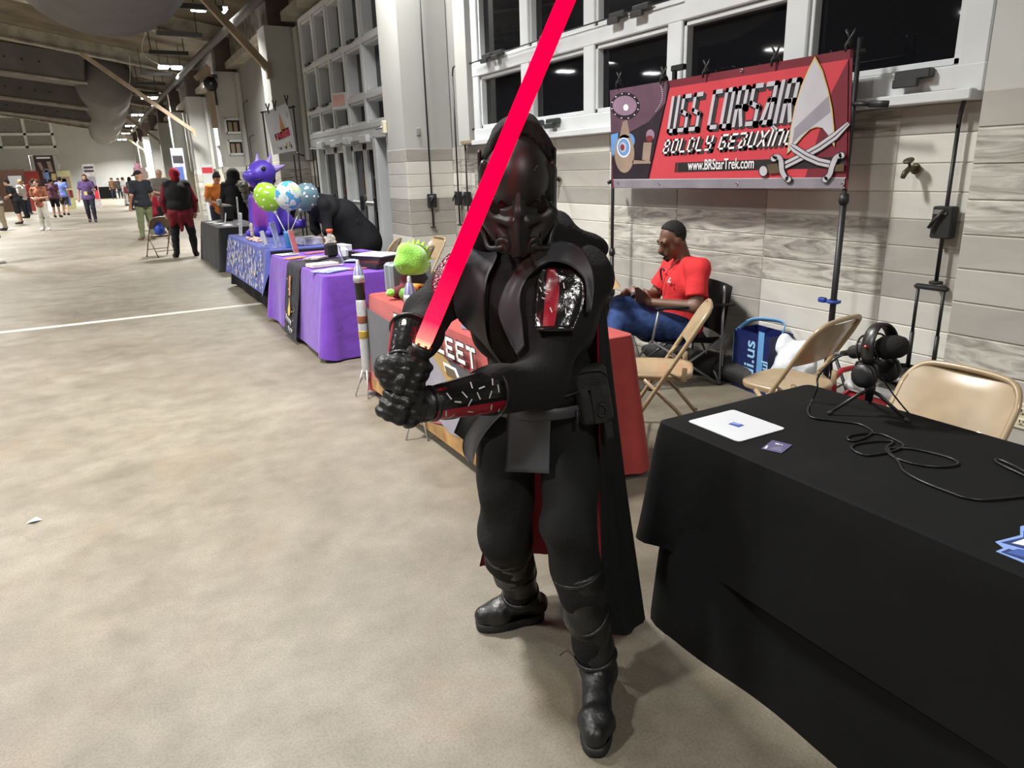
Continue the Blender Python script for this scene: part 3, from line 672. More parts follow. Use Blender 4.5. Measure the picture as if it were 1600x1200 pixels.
b = MB().m(mat('glossy black cable', (0.008, 0.008, 0.009), .35), True); b.tube(bez(cb, 5), .0036, 7); tag(b.build('microphone_cable'), 'black cable looping from the microphone across the near table', 'cable')
b = MB().m(mat('glossy black cable', (0, 0, 0)), True); b.tube(bez([tpt(1640, 765), tpt(1600, 743), tpt(1572, 730), tpt(1556, 721), tpt(1560, 718), tpt(1580, 726), tpt(1610, 742), tpt(1650, 760)], 5), .0045, 7); tag(b.build('spare_cable'), 'short black cable loop at the right edge of the near table', 'cable')

# ------------------------------------------------------------------ tan folding chairs
M_TAN = mat('tan enamel', (0.36, 0.265, 0.155), .32, vary=.08, scale=14, coat=.3); M_FOOT = mat('dark chair foot', (0.03, 0.028, 0.026), .7)
def folding_chair(label, loc, rz, m=M_TAN, group='tan metal folding chairs'):
    r = thing('folding_chair', label, 'chair', loc, rz, group)
    U = bez([(-.215, -.24, .01), (-.215, -.03, .36), (-.212, .15, .66), (-.205, .20, .745), (-.165, .235, .795), (-.08, .245, .81), (.08, .245, .81), (.165, .235, .795), (.205, .20, .745), (.212, .15, .66), (.215, -.03, .36), (.215, -.24, .01)], 5)
    b = MB().m(m, True); b.tube(U, .0125, 8); b.tube([(-.215, -.155, .15), (.215, -.155, .15)], .008, 6); b.build('front_frame', r)
    for s in (-1, 1):
        b = MB().m(m, True); b.tube([(s * .19, -.10, .41), (s * .195, .08, .24), (s * .20, .27, .012)], .0115, 8); b.build('rear_leg', r)
        b = MB().m(m, True); b.tube([(s * .205, .07, .515), (s * .2, .02, .46), (s * .19, .10, .42)], .007, 6); b.box((s * .193, .12, .445), (.012, .03, .08), None, .004); b.build('hinge', r)
        b = MB().m(M_FOOT, True); b.tube([(s * .215, -.235, .018), (s * .215, -.245, .0)], .016, 8); b.tube([(s * .20, .262, .022), (s * .20, .272, .0)], .015, 8); b.build('foot_cap', r)
    b = MB().m(m, True); b.tube([(-.2, .2, .12), (.2, .2, .12)], .008, 6); b.build('stretcher', r)
    seat = []
    for (z, k) in ((.405, .97), (.425, 1.0), (.438, .985), (.436, .9), (.430, .5)):
        row = []
        for q in range(28):
            a = 2 * PI * q / 28; c, s_ = math.cos(a), math.sin(a); e = .55
            row.append((.195 * k * math.copysign(abs(c) ** e, c) * (1 - .06 * s_), .20 * k * math.copysign(abs(s_) ** e, s_) - .03, z))
        seat.append(row)
    b = MB().m(m, True); b.grid(seat, True); b.add(seat[-1], [tuple(range(28))]); b.add(seat[0], [tuple(range(27, -1, -1))]); b.build('seat', r)
    rows = []
    for i in range(9):
        t = i / 8; z = .575 + .222 * t; y = .105 + .125 * t + (.012 if t > .9 else 0)
        w = .207 if t < .7 else .207 - .05 * ((t - .7) / .3) ** 2
        rows.append([(w * (-1 + 2 * j / 12), y + .028 * (1 - (-1 + 2 * j / 12) ** 2) - .012 + (.004 if t in (0,) else 0), z) for j in range(13)])
    back = [[(x, y + .006, z) for x, y, z in rr] for rr in rows]
    b = MB().m(m, True); b.grid(rows); b.grid([q[::-1] for q in back]); b.grid([rows[0], back[0]]); b.grid([rows[-1], back[-1]]); b.build('backrest', r)
    return r
ch = folding_chair('tan folding chair side-on between the red table and the camp chair', (2.71, 3.08, 0), math.radians(-133))
dup(ch, (3.07, 2.46, 0), math.radians(188), 'tan folding chair with scuffed back turned away, before the blue shopping bag')
dup(ch, (2.45, 1.40, 0), math.radians(-92), 'tan folding chair behind the near black table, only its curved back showing')
dup(ch, (2.75, 4.6, 0), math.radians(-100), 'tan folding chair half hidden behind the papers on the red table')
dup(ch, (2.78, 8.2, 0), math.radians(-125), 'shiny tan folding chair by the doors, nearer the person in black')
dup(ch, (2.72, 7.1, 0), math.radians(-130), 'shiny tan folding chair by the doors, nearer the tiled column')
sc = MB().m(mat('green scuff', (0.05, 0.12, 0.06), .5)); 
wht = mat('white enamel', (0.6, 0.6, 0.6), .4)
dup(ch, (3.2, 7.9, 0), math.radians(-90), 'tan folding chair seen over the purple table, against the door post')
M_BRN = mat('brown enamel', (0.16, 0.11, 0.065), .35)
ch2 = folding_chair('brown folding chair beside the person in the red headscarf', (.98, 16.95, 0), math.radians(200), M_BRN, 'brown folding chairs')
b = MB().m(mat('blue bag', (0.02, 0.06, 0.42), .5), True); b.lathe([(0, -.12), (.09, -.1), (.11, 0), (.07, .1), (.02, .15), (0, .15)], (1.0, 16.75, .56), 10); tag(b.build('blue_bag'), 'small bright blue bag on the brown folding chair', 'bag')

# ------------------------------------------------------------------ luggage, bags and gear along the wall
bag = thing('shopping_bag', 'dark blue shopping bag with light blue bands standing by the wall', 'bag', (3.55, 3.32, 0))
M_NAVY = mat('navy bag plastic', (0.012, 0.02, 0.10), .35, vary=.15, scale=5, bump=.5, bscale=12); M_SKY = mat('light blue bag band', (0.13, 0.33, 0.62), .4, vary=.05)
FA, FB_, FC_ = onZ(1143, 600), onZ(1168, 611), Vector((0, 0, 0))
FA = Vector((3.83, 3.60, 0)); ux = Vector((-.62, -.78, 0)).normalized() * .30; uy = Vector((.80, -.6, 0)).normalized() * .20
FA = onZ(1143, 601); ux = (onZ(1200, 624) - FA).normalized() * .36; uy = Vector((-ux.y, ux.x, 0)).normalized() * -.20
if uy.x < 0: uy = -uy
hB = .43; o = FA - Vector((3.55, 3.32, 0))
def bagquad(mb, pts): mb.add([o + ux * a + uy * b_ + Vector((0, 0, z)) for a, b_, z in pts], [(0, 1, 2, 3)])
b = MB().m(M_NAVY); T_ = .004
for (p, q) in (((0, 0), (1, 0)), ((1, 0), (1, 1)), ((1, 1), (0, 1)), ((0, 1), (0, 0))):
    lean = .0
    for r_ in range(4):
        z0, z1 = hB * r_ / 4, hB * (r_ + 1) / 4; bul = [.0, .02, .03, .015, 0]
        bagquad(b, [(p[0], p[1], z0), (q[0], q[1], z0), (q[0], q[1], z1), (p[0], p[1], z1)])
bagquad(b, [(0, 0, .003), (1, 0, .003), (1, 1, .003), (0, 1, .003)]); b.build('bag_body', bag)
b = MB().m(M_SKY)
for a0, a1 in ((.70, .86),): 
    b.add([o + ux * a - uy * .012 + Vector((0, 0, z)) for a, z in ((a0, .01), (a1, .01), (a1, hB + .02), (a0, hB + .02))], [(0, 1, 2, 3)]); b.build('light_band', bag); b = MB().m(M_SKY)
b.add([o + ux * a - uy * .012 + Vector((0, 0, z)) for a, z in ((-.02, hB - .03), (.0, hB - .05), (.0, .02), (-.02, .02))], [(0, 1, 2, 3)])
b.build('light_band', bag)
b = MB().m(M_SKY, True)
hh = [o + ux * .05 + Vector((0, 0, hB - .02)), o + ux * .12 + uy * .5 + Vector((0, 0, hB + .05)), o + ux * .5 + uy * .8 + Vector((0, 0, hB + .07)), o + ux * .8 + uy * .9 + Vector((0, 0, hB + .06)), o + ux * .95 + uy * .6 + Vector((0, 0, hB))]
b.tube(bez(hh, 5), .016, 6, flat=.3, up=(0, 0, 1)); b.build('handle', bag)
def text(name, s, origin, ux, uy, size, m, parent=None, bold=.0, t=.001, align_='LEFT', shear=0.0):
    cu = bpy.data.curves.new(name, 'FONT'); cu.body = s; cu.size = size; cu.offset = bold; cu.extrude = t / 2; cu.align_x = align_; cu.shear = shear
    ob = bpy.data.objects.new(name + '_src', cu); COL.objects.link(ob); bpy.context.view_layer.update()
    dg = bpy.context.evaluated_depsgraph_get(); me = bpy.data.meshes.new_from_object(ob.evaluated_get(dg)); bpy.data.objects.remove(ob); bpy.data.curves.remove(cu)
    me.materials.clear(); me.materials.append(m); r = bpy.data.objects.new(name, me); COL.objects.link(r)
    ux = Vector(ux).normalized(); uy = Vector(uy).normalized(); n = ux.cross(uy)
    r.matrix_world = Matrix((( ux.x, uy.x, n.x, origin[0]), (ux.y, uy.y, n.y, origin[1]), (ux.z, uy.z, n.z, origin[2]), (0, 0, 0, 1)))
    if parent is not None:
        r.parent = parent; r.matrix_parent_inverse = parent.matrix_world.inverted() if parent.matrix_world != Matrix.Identity(4) else Matrix.Identity(4)
    return r
M_SKYTXT = mat('pale blue lettering', (0.30, 0.55, 0.8), .4, vary=0)
bpy.context.view_layer.update()
text('bag_lettering', 'di.us', FA + ux * .62 - uy * .016 + Vector((0, 0, .10)), (0, 0, 1), -ux, .15, M_SKYTXT, bag, .002)
text('bag_lettering', 's.ul', FA + ux * 1.0 - uy * .016 + Vector((0, 0, .14)), (0, 0, 1), -ux, .09, M_SKYTXT, bag, .002)
pl = [(0, 0, .10), (.0, 0, .26), (.0, .0, .36)]
PLA = mat('thin white plastic', (0.68, 0.72, 0.76), .35, vary=.08, scale=9, bump=1.0, bscale=14)
V0 = onX(1252, 590, 3.62); V0.z = 0
sdf_prims = [('e', (3.66, 2.93, .17), (.14, .18, .17)), ('e', (3.66, 2.94, .33), (.12, .14, .10)), ('e', (3.64, 3.0, .44), (.05, .05, .06)), ('e', (3.68, 2.88, .42), (.06, .08, .05))]
def wrink(amp, sc, seed=0):
    rs = np.random.RandomState(seed); K = rs.randn(10, 3) * sc; P = rs.rand(10) * 6.28
    return lambda X, f: f + amp * sum(np.sin(X @ k + p) for k, p in zip(K, P)) / 4
tag(sdf_obj('plastic_bag', sdf_prims, PLA, res=.013, k=.05, post=wrink(.02, 28, 3)), 'crumpled white plastic bag leaning beside the blue shopping bag', 'bag')
DUF = mat('black nylon', (0.011, 0.011, 0.012), .65, bump=.4, bscale=120)
tag(sdf_obj('duffel_bag', [('c', (3.86, 4.35, .09), (3.86, 3.45, .10), .085, .10), ('c', (3.86, 4.6, .06), (3.86, 4.3, .08), .05, .085)], DUF, res=.016, post=wrink(.012, 18, 5)), 'long black duffel bag lying along the foot of the wall', 'bag')
tag(sdf_obj('backpack', [('b', (3.30, 4.72, .40), (.17, .16, .17), None, .06), ('e', (3.32, 4.70, .56), (.16, .14, .06)), ('b', (3.30, 4.72, .14), (.15, .15, .14), None, .05)], DUF, res=.016, k=.05, post=wrink(.014, 18, 8)), 'bulky black bag behind the seated man\'s knees', 'bag')
b = MB().m(mat('brown cardboard', (0.46, 0.29, 0.135), .8, vary=.1, scale=8)); P = [onX(905, 372, 3.05), onX(922, 377, 3.05), onX(968, 449, 3.0), onX(944, 456, 3.0), onX(900, 460, 3.0)]
P2 = [p + Vector((.02, .012, 0)) for p in P]; b.add(P + P2, [(4, 3, 2, 1, 0), (5, 6, 7, 8, 9)] + [(i, (i + 1) % 5, 5 + (i + 1) % 5, 5 + i) for i in range(5)]); cbd = tag(b.build('cardboard_sheet'), 'tilted brown cardboard sheet with faint handwriting behind the black cloak', 'cardboard')
b = MB().m(mat('pencil grey', (0.2, 0.13, 0.07), .8))
for i in range(16):
    x = 931 + i * 1.2 + random.uniform(-1, 1); y = 402 + i * 2.6; p = onX(x, y, 3.03) + Vector((-.012, -.008, 0)); b.box(p, (.002, .016, .004 + .004 * random.random()), rotm(random.uniform(-.8, .8)))
k_ = b.build('handwriting', cbd); k_['kind'] = 'stuff'
case = thing('wheeled_case', 'black wheeled case with its tall handle pulled up against the wall', 'luggage', (3.80, 2.22, 0))
b = MB().m(M_BLACK, True)
b.tube([(0, .07, .42), (0, .07, .64)], .012, 8); b.tube([(0, .07, .62), (0, .07, .885)], .009, 8); b.tube([(0, -.07, .42), (0, -.07, .64)], .012, 8); b.tube([(0, -.07, .62), (0, -.07, .885)], .009, 8); b.build('handle_tube', case)
b = MB().m(M_RUBBER, True); b.box((0, 0, .893), (.034, .185, .028), None, .01); b.build('hand_grip', case)
b = MB().m(M_BLACK, True); b.box((-.02, 0, .24), (.2, .34, .40), None, .03); b.build('case_body', case)
for s in (-1, 1):
    b = MB().m(M_RUBBER, True); b.lathe([(.0, -.015), (.035, -.015), (.035, .015), (0, .015)], (.07, s * .13, .035), 14, rotm(PI / 2)); b.build('wheel', case)
co = thing('cool_box', 'red cool box with white lid between the tripod and the chair', 'cool box', (3.46, 2.15, 0))
RC = mat('red cooler plastic', (0.30, 0.014, 0.02), .35, vary=.06); b = MB().m(RC, True); b.box((0, 0, .195), (.27, .44, .37), None, .035); b.build('box_body', co)
b = MB().m(mat('white cooler lid', (0.62, 0.63, 0.64), .4), True); b.box((0, .0, .405), (.27, .40, .06), None, .02); b.build('lid', co)
b = MB().m(RC, True); b.tube([(-.13, .24, .26), (-.14, .25, .42), (-.08, .25, .46), (.08, .25, .46), (.13, .24, .38)], .016, 8); b.build('handle', co)
# ------------------------------------------------------------------ wall fittings
def crank(label, x, y, z0, z1, face, zb):
    r = thing('crank_rod', label, 'rod', (x, y, 0), 0 if face == 'x' else PI / 2, 'window crank rods')
    b = MB().m(M_BLACK, True); pts = [(0, 0, zb - .33), (0, 0, z1)]; b.tube(pts, .011, 7); b.build('rod', r)
    b = MB().m(M_RUBBER); b.box((-.005, 0, zb), (.06, .11, .17), None, .006); b.m(M_STEEL); b.box((-.038, .01, zb + .055), (.006, .07, .025), None, .002); b.build('gear_box', r)
    b = MB().m(M_BLACK, True); b.tube([(-.045, -.02, zb + .07), (-.055, .03, zb + .01), (-.06, .05, zb - .03)], .009, 6); b.build('crank_handle', r)
    b = MB().m(M_RUBBER, True); b.lathe([(.012, 0), (.035, .005), (.035, .018), (.012, .022)], (0, 0, zb - .34), 12); b.build('end_knob', r)
    return r
g1 = crank('black crank rod curving down from the window sill, right of the banner', 3.975, 2.30, 0, 1.72, 'x', 1.22)
b = MB().m(M_BLACK, True); b.tube(bez([(0, 0, 1.70), (0, -.005, 1.80), (.0, -.03, 1.92), (0, -.01, 1.99), (0, .10, 2.0), (0, .3, 1.97)], 5), .011, 7); b.build('bent_top', g1)
crank('black crank rod on the column face, nearest the doors', 3.69, 8.655, 0, 4.4, 'y', 1.20)
g3 = crank('black crank rod in the wall corner, next to the column', 3.975, 8.46, 0, 2.66, 'x', 1.22)
b = MB().m(M_BLACK, True); b.tube(bez([(0, 0, 2.64), (0, -.02, 2.72), (0, -.1, 2.75), (0, -.62, 2.72)], 5), .010, 7); b.build('bent_top', g3)
g4 = crank('black crank rod just right of the corner one, hidden by the mask', 3.975, 8.20, 0, 1.90, 'x', 1.22)
b = MB().m(M_BLACK, True); b.tube(bez([(0, 0, 1.88), (0, -.02, 1.95), (0, -.1, 2.0), (0, -.4, 2.03)], 5), .010, 7); b.build('bent_top', g4)
for k, (y, z1) in enumerate(((15.35, 3.5), (15.1, 2.7), (22.3, 3.5), (22.0, 2.6))):
    g = crank(['tall thin crank rod left of the entrance, beyond the raised hand', 'shorter thin crank rod beside the entrance frame', 'far thin crank rod near the two small square windows', 'far thin crank rod left of the white banner'][k], 3.975, y, 0, z1 - .04, 'x', 1.22)
    b = MB().m(M_BLACK, True); b.tube(bez([(0, 0, z1 - .06), (0, -.02, z1), (0, -.2, z1 + .02), (0, -.7, z1 + .03)], 4), .012, 6); b.build('bent_top', g)
def tap(label, y, z):
    r = thing('wall_tap', label, 'tap', (4.01, y, z), 0, 'garden taps on the tiled wall'); M_BR = mat('dull brass', (0.10, 0.085, 0.05), .5, metal=.6)
    b = MB().m(M_BR, True); b.tube([(0, 0, 0), (-.07, .0, 0), (-.10, 0, -.02), (-.115, 0, -.045)], [.018, .015, .016, .013], 10); b.lathe([(.03, 0), (.03, .006), (.012, .01)], (-.004, 0, 0), 14, rotm(0, -PI / 2)); b.build('spout', r)
    b = MB().m(M_BR, True); b.tube([(-.06, 0, .01), (-.075, 0, .04)], .008, 8); b.lathe([(0, .0), (.026, .0), (.03, .006), (.026, .012), (0, .012)], (-.076, 0, .04), 12, rotm(0, -.5)); b.build('hand_wheel', r)
tap('brass tap on the tiled wall right of the banner', 2.52, 1.50); tap('small tap on the wall between the mask and the banner', 6.17, 1.45)
r = thing('power_outlet', 'cream double power outlet low on the tiled pilaster', 'outlet', (3.395, 1.50, .30)); 
IV = mat('ivory plastic', (0.62, 0.57, 0.42), .45, vary=.03)
r.location = (3.392, onX(1591, 649, 3.39).y, onX(1591, 649, 3.39).z)
b = MB().m(IV); b.box((0, 0, 0), (.012, .115, .115), None, .003); b.build('cover_plate', r)
for z in (-.024, .024):
    b = MB().m(mat('ivory socket', (0.55, 0.5, 0.36), .4)); b.box((-.007, -.02, z), (.006, .034, .03), None, .004); b.m(INK_BLACK); b.box((-.0105, -.027, z + .003), (.002, .003, .010)); b.box((-.0105, -.013, z + .003), (.002, .003, .012)); b.box((-.0105, -.02, z - .009), (.002, .005, .005)); b.build('socket', r)
r = thing('wall_switch', 'white switch box with a lever on the column edge by the door', 'switch', (3.39, 9.32, 2.12))
b = MB().m(IV); b.box((-.02, 0, 0), (.05, .09, .16), None, .01); b.build('switch_box', r); b = MB().m(M_STEEL, True); b.tube([(-.04, 0, .0), (-.10, .09, -.02)], .012, 8); b.build('lever', r)
b = MB().m(mat('grey cover', (0.27, 0.27, 0.27), .5)); b.box((3.58, 8.69, 2.03), (.05, .02, .09), None, .005); tag(b.build('conduit_box'), 'tiny grey cover plate on the painted column', 'box')
ex = thing('exit_sign', 'pale exit sign box hung on the transom above the doors', 'sign', (3.82, 12.55, 2.72)); b = MB().m(PAPER); b.box((0, 0, 0), (.10, .34, .26), rotm(0, 0, .5), .01); b.build('sign_box', ex)
b = MB().m(mat('washed red sign', (0.62, 0.36, 0.32), .4)); b.box((-.05, -.025, .01), (.012, .26, .17), rotm(0, 0, .5)); b.build('sign_face', ex)

# ------------------------------------------------------------------ printed banner on its stand
GL = {'U': [[(0, 1), (0, 0), (1, 0), (1, 1)]], 'S': [[(1, 1), (0, 1), (0, .56), (1, .44), (1, 0), (0, 0)]], 'C': [[(1, 1), (0, 1), (0, 0), (1, 0)]], 'O': [[(0, 0), (0, 1), (1, 1), (1, 0), (0, 0)]],
      'R': [[(0, 0), (0, 1), (1, 1), (1, .5), (0, .5)], [(.45, .5), (1, 0)]], 'a': [[(0, 1), (1, 1), (1, 0), (0, 0), (.5, .58), (1, .58)]], 'I': [[(.5, 0), (.5, 1)]], 'B': [[(0, 0), (0, 1), (.9, 1), (.9, .55), (0, .5)], [(.9, .52), (1, .45), (1, 0), (0, 0)]],
      'L': [[(0, 1), (0, 0), (1, 0)]], 'D': [[(0, 0), (0, 1), (.75, 1), (1, .75), (1, .2), (.8, 0), (0, 0)]], 'Y': [[(0, 1), (0, .5), (1, .5)], [(1, 1), (1, 0), (.2, 0)]], 'G': [[(1, 1), (0, 1), (0, 0), (1, 0), (1, .5), (.5, .5)]],
      'E': [[(1, 1), (0, 1), (0, 0), (1, 0)], [(0, .5), (.8, .5)]], 'X': [[(0, 0), (1, 1)], [(0, 1), (1, 0)]], 'n': [[(0, 0), (0, 1), (1, 1), (1, 0)]], 'T': [[(0, 1), (1, 1)], [(.5, 1), (.5, 0)]], 'A': [[(0, 0), (.5, 1), (1, 0)], [(.2, .4), (.8, .4)]], 'F': [[(0, 0), (0, 1), (1, 1)], [(0, .5), (.8, .5)]]}
def letters(mb, s, BL, BR, TL, w, t, gap=.3, widths=None):
    """block letters along BL->BR (3-D points), height BL->TL, stroke width w"""
    BL, BR, TL = Vector(BL), Vector(BR), Vector(TL); U = BR - BL; V = TL - BL; Lh = V.length; uy = V.normalized(); ux = U.normalized()
    ws = [.45 if c == ' ' else (.25 if c == 'I' else 1.0) for c in s]; tot = sum(ws) + gap * (len(s) - 1); sc_ = U.length / tot; x = 0
    for c, wd in zip(s, ws):
        if c != ' ':
            for st in GL[c]:
                mb.stroke([(x * sc_ + w / 2 + (sc_ * wd - w) * a if c != 'I' else (x + wd / 2) * sc_, w / 2 + (Lh - w) * b_) for a, b_ in st], w, BL, ux, uy, t)
        x += wd + gap
BX = 3.775
def pb(mb, pts, lay, X=BX, t=.0009):
    """flat printed shape on the banner plane, one layer above the last"""
    P = [onX(x, y, X) for x, y in pts]; P = [Vector((X - .004 - lay * .0009, p.y, p.z)) for p in P]; Q = [p - Vector((t, 0, 0)) for p in P]; k = len(P)
    mb.add(P + Q, [tuple(range(k - 1, -1, -1)), tuple(range(k, 2 * k))] + [(i, (i + 1) % k, k + (i + 1) % k, k + i) for i in range(k)]); return mb
def ell(cx, cy, rx, ry, n=28, rot=0, a0=0, a1=2 * PI):
    return [(cx + rx * math.cos(a) * math.cos(rot) - ry * math.sin(a) * math.sin(rot), cy + rx * math.cos(a) * math.sin(rot) + ry * math.sin(a) * math.cos(rot)) for a in [a0 + (a1 - a0) * i / n for i in range(n)]]
def bz(x, y): return (940 + x / 4, 60 + y / 4)      # reading of the enlarged photograph
stand = thing('banner_stand', 'black pipe stand carrying the wide printed club banner', 'stand', (BX + .02, 3.9, 0))
def loc(p): return Vector(p) - Vector((BX + .02, 3.9, 0))
PT, PB_ = onX(1336, 58, BX + .02), Vector((BX + .02, 2.78, .0)); LT = onX(953, 130, BX + .02)
PT.y = 2.80
b = MB().m(M_BLACK, True); b.tube([loc((BX + .02, 2.80, 2.2)), loc((BX + .02, 2.80, .08))], .014, 10); b.tube([loc((BX + .02, 2.80, 1.33)), loc((BX + .02, 2.80, .10))], .019, 10); b.build('right_post', stand)
b = MB().m(M_BLACK, True); b.tube([loc((BX + .02, 5.02, 2.14)), loc((BX + .02, 5.02, .08))], .014, 10); b.tube([loc((BX + .02, 5.02, .84)), loc((BX + .02, 5.02, .10))], .018, 10); b.build('left_post', stand)
b = MB().m(M_BLACK, True); b.tube([loc((BX + .02, 5.05, 2.10)), loc((BX + .02, 2.76, 2.13))], .012, 8); b.build('top_bar', stand)
b = MB().m(M_BLACK, True); b.tube([loc((BX - .02, 5.02, 1.43)), loc((BX + .09, 5.10, 1.44))], .016, 8); b.build('side_clamp', stand)
for y in (2.80, 5.02):
    for a in (2.4, 4.3, 6.4):
        b = MB().m(M_BLACK, True); d = Vector((math.cos(a) * .16, math.sin(a) * .34, 0)); o_ = Vector((BX + .02, y, 0)); b.tube([loc(o_ + Vector((0, 0, .50))), loc(o_ + d + Vector((0, 0, .012)))], .010, 6); b.tube([loc(o_ + d * .5 + Vector((0, 0, .26))), loc(o_ + Vector((0, 0, .14)))], .007, 6); b.build('tripod_leg', stand)
    b = MB().m(M_BLACK, True); b.lathe([(.026, .47), (.03, .5), (.026, .53)], loc((BX + .02, y, 0)), 12); b.build('collar', stand); b = MB().m(M_BLACK, True); b.lathe([(.024, 1.31), (.03, 1.33), (.024, 1.37)] if y < 3 else [(.022, .82), (.028, .84), (.022, .88)], loc((BX + .02, y, 0)), 12); b.build('collar', stand)
b = MB().m(M_BLACK, True); b.tube([loc((BX + .01, 2.80, 1.86)), loc((BX + .01, 2.70, 1.85))], .012, 8); b.tube([loc((BX + .01, 2.70, 1.85)), loc((BX + .01, 2.58, 1.84))], .018, 8, flat=.35); b.build('side_clamp', stand)
b = MB().m(mat('blue plastic clip', (0.02, 0.06, 0.30), .4), True); b.tube([loc((BX + .02 + .034 * math.cos(q), 2.80 + .034 * math.sin(q), .735)) for q in [i * PI / 8 for i in range(15)]], .011, 6); b.box(loc((BX - .005, 2.86, .74)), (.03, .05, .03), None, .005); b.build('blue_clip', stand)
V_RED = mat('banner red vinyl', (0.52, 0.055, 0.07), .4, vary=.05, scale=3, spec=.35); V_DRED = mat('banner dark red vinyl', (0.155, 0.018, 0.03), .4, vary=.1, scale=3); V_SPACE = mat('banner dark space print', (0.02, 0.013, 0.02), .4, vary=.3, scale=6)
V_PLUM = mat('banner plum print', (0.115, 0.06, 0.09), .4, vary=.25, scale=4); V_LIL = mat('banner lilac print', (0.26, 0.17, 0.24), .4); V_LGT = mat('banner silver print', (0.47, 0.46, 0.50), .4, vary=.06, scale=5); V_GRY = mat('banner grey print', (0.22, 0.21, 0.24), .4)
V_DGR = mat('banner charcoal print', (0.04, 0.035, 0.042), .4); V_TAN = mat('banner tan print', (0.30, 0.22, 0.17), .4); V_GLD = mat('banner gold line', (0.62, 0.42, 0.10), .4); V_BLU = mat('banner blue print', (0.12, 0.27, 0.55), .4); V_SIL2 = mat('banner deep silver print', (0.27, 0.26, 0.30), .4, vary=.08)
V_BRN = mat('banner brown print', (0.09, 0.065, 0.035), .4)
ban = thing('banner', 'wide red club banner reading USS CORSAIR with silver arrowhead emblem and crossed swords', 'banner', (BX, 3.9, 0))
base = MB().m(V_DRED)
bl, br, tl, tr = onX(957, 294, BX), onX(1324, 295, BX), onX(953, 142, BX), onX(1333, 76, BX)
rowsB = []
for i in range(9):
    u = i / 8
    rowsB.append([Vector((BX + .006 * math.sin(u * 9) * .3, (tl.y * v + bl.y * (1 - v)) * (1 - u) + (tr.y * v + br.y * (1 - v)) * u, (tl.z * v + bl.z * (1 - v)) * (1 - u) + (tr.z * v + br.z * (1 - v)) * u)) for v in (0, .25, .5, .75, 1)])
base.grid(rowsB); base.grid([[p + Vector((.003, 0, 0)) for p in r_][::-1] for r_ in rowsB])
base.v = [tuple(Vector(v) - Vector((BX, 3.9, 0))) for v in base.v]; base.build('vinyl_sheet', ban)
A = MB()
A.m(V_RED); pb(A, [bz(430, 310), bz(1545, 130), bz(1530, 870), bz(302, 880)], 0)
A.m(V_DRED); pb(A, [bz(1545, 135), bz(1440, 340), bz(1275, 870), bz(1535, 875)], 1)
A.m(V_SPACE); pb(A, [bz(55, 325), bz(415, 262), bz(425, 300), bz(290, 878), bz(75, 876)], 1)
A.m(V_PLUM); pb(A, [bz(55, 325), bz(415, 265), bz(405, 400), bz(300, 520), bz(180, 585), bz(62, 590)], 2)
A.m(V_SPACE); pb(A, [bz(*p) for p in ell(152, 422, 92, 86, 28, .1)], 3)
A.m(V_LIL); pb(A, [bz(*p) for p in ell(150, 420, 75, 62)], 4); A.m(INK_WHITE); pb(A, [bz(*p) for p in ell(157, 432, 16, 20)], 5)
for i in range(26):
    a = -1.3 + i * .075; ex_, ey_ = 130 + 255 * math.cos(a), 350 + 190 * math.sin(a)
    if 70 < ex_ < 400 and ey_ > 345 - (ex_ - 55) * .17: pb(A, [bz(*p) for p in ell(ex_, ey_, 3, 3, 6)], 4)
for i in range(12):
    a = 2.4 + i * .52; pb(A, [bz(*p) for p in ell(152 + 84 * math.cos(a), 422 + 78 * math.sin(a), 5, 3.5, 6)], 5)
A.m(V_BLU); pb(A, [bz(62, 600), bz(110, 590), bz(95, 700), bz(75, 740), bz(66, 700)], 3); pb(A, [bz(*p) for p in ell(170, 640, 42, 50)], 3)
A.m(V_TAN); pb(A, [bz(138, 520), bz(165, 510), bz(185, 620), bz(115, 625)], 4); pb(A, [bz(*p) for p in ell(148, 720, 62, 120)], 4); pb(A, [bz(200, 760), bz(310, 768), bz(312, 782), bz(195, 785)], 4); pb(A, [bz(268, 650), bz(320, 650), bz(305, 770), bz(258, 758)], 4)
A.m(V_LIL); pb(A, [bz(*p) for p in ell(310, 605, 26, 36)], 5); A.m(F_DKRED); pb(A, [bz(*p) for p in ell(306, 626, 22, 20)], 6)
A.m(INK_WHITE); pb(A, [bz(*p) for p in ell(144, 682, 42, 62)], 5); A.m(V_BLU); pb(A, [bz(*p) for p in ell(144, 680, 36, 54)], 6); A.m(V_LGT); pb(A, [bz(*p) for p in ell(140, 680, 21, 32)], 7); A.m(F_DKRED); pb(A, [bz(*p) for p in ell(137, 681, 13, 20)], 8)
A.m(V_LGT); pb(A, [bz(78, 880), bz(1530, 868), bz(1530, 874), bz(78, 886)], 2); A.m(V_GRY); pb(A, [bz(78, 887), bz(1525, 875), bz(1522, 938), bz(82, 934)], 2)
A.m(INK_BLACK); pb(A, [bz(480, 776), bz(1420, 742), bz(1530, 738), bz(1530, 806), bz(475, 836)], 2); pb(A, [bz(466, 776), bz(476, 775), bz(471, 836), bz(460, 838)], 2)
for v in A.v: pass
A.v = [tuple(Vector(v) - Vector((BX, 3.9, 0))) for v in A.v]; A.build('printed_artwork', ban)
Lt = MB(); X0 = BX - .004
def bp(x, y, lay): p = onX(*bz(x, y), BX); return Vector((BX - .004 - lay * .0012, p.y, p.z)) - Vector((BX, 3.9, 0))
for (dx, dy, m_, lay, w) in ((13, 14, V_DGR, 3.2, .036), (6, 7, V_DGR, 3.8, .036), (0, 0, INK_BLACK, 4.6, .037), (0, 0, V_LGT, 5.6, .028)):
    Lt.m(m_); letters(Lt, 'USS CORSaIR', bp(413 + dx, 592 + dy, lay), bp(1192 + dx, 524 + dy, lay), bp(448 + dx, 362 + dy, lay), w, .0009, .28)
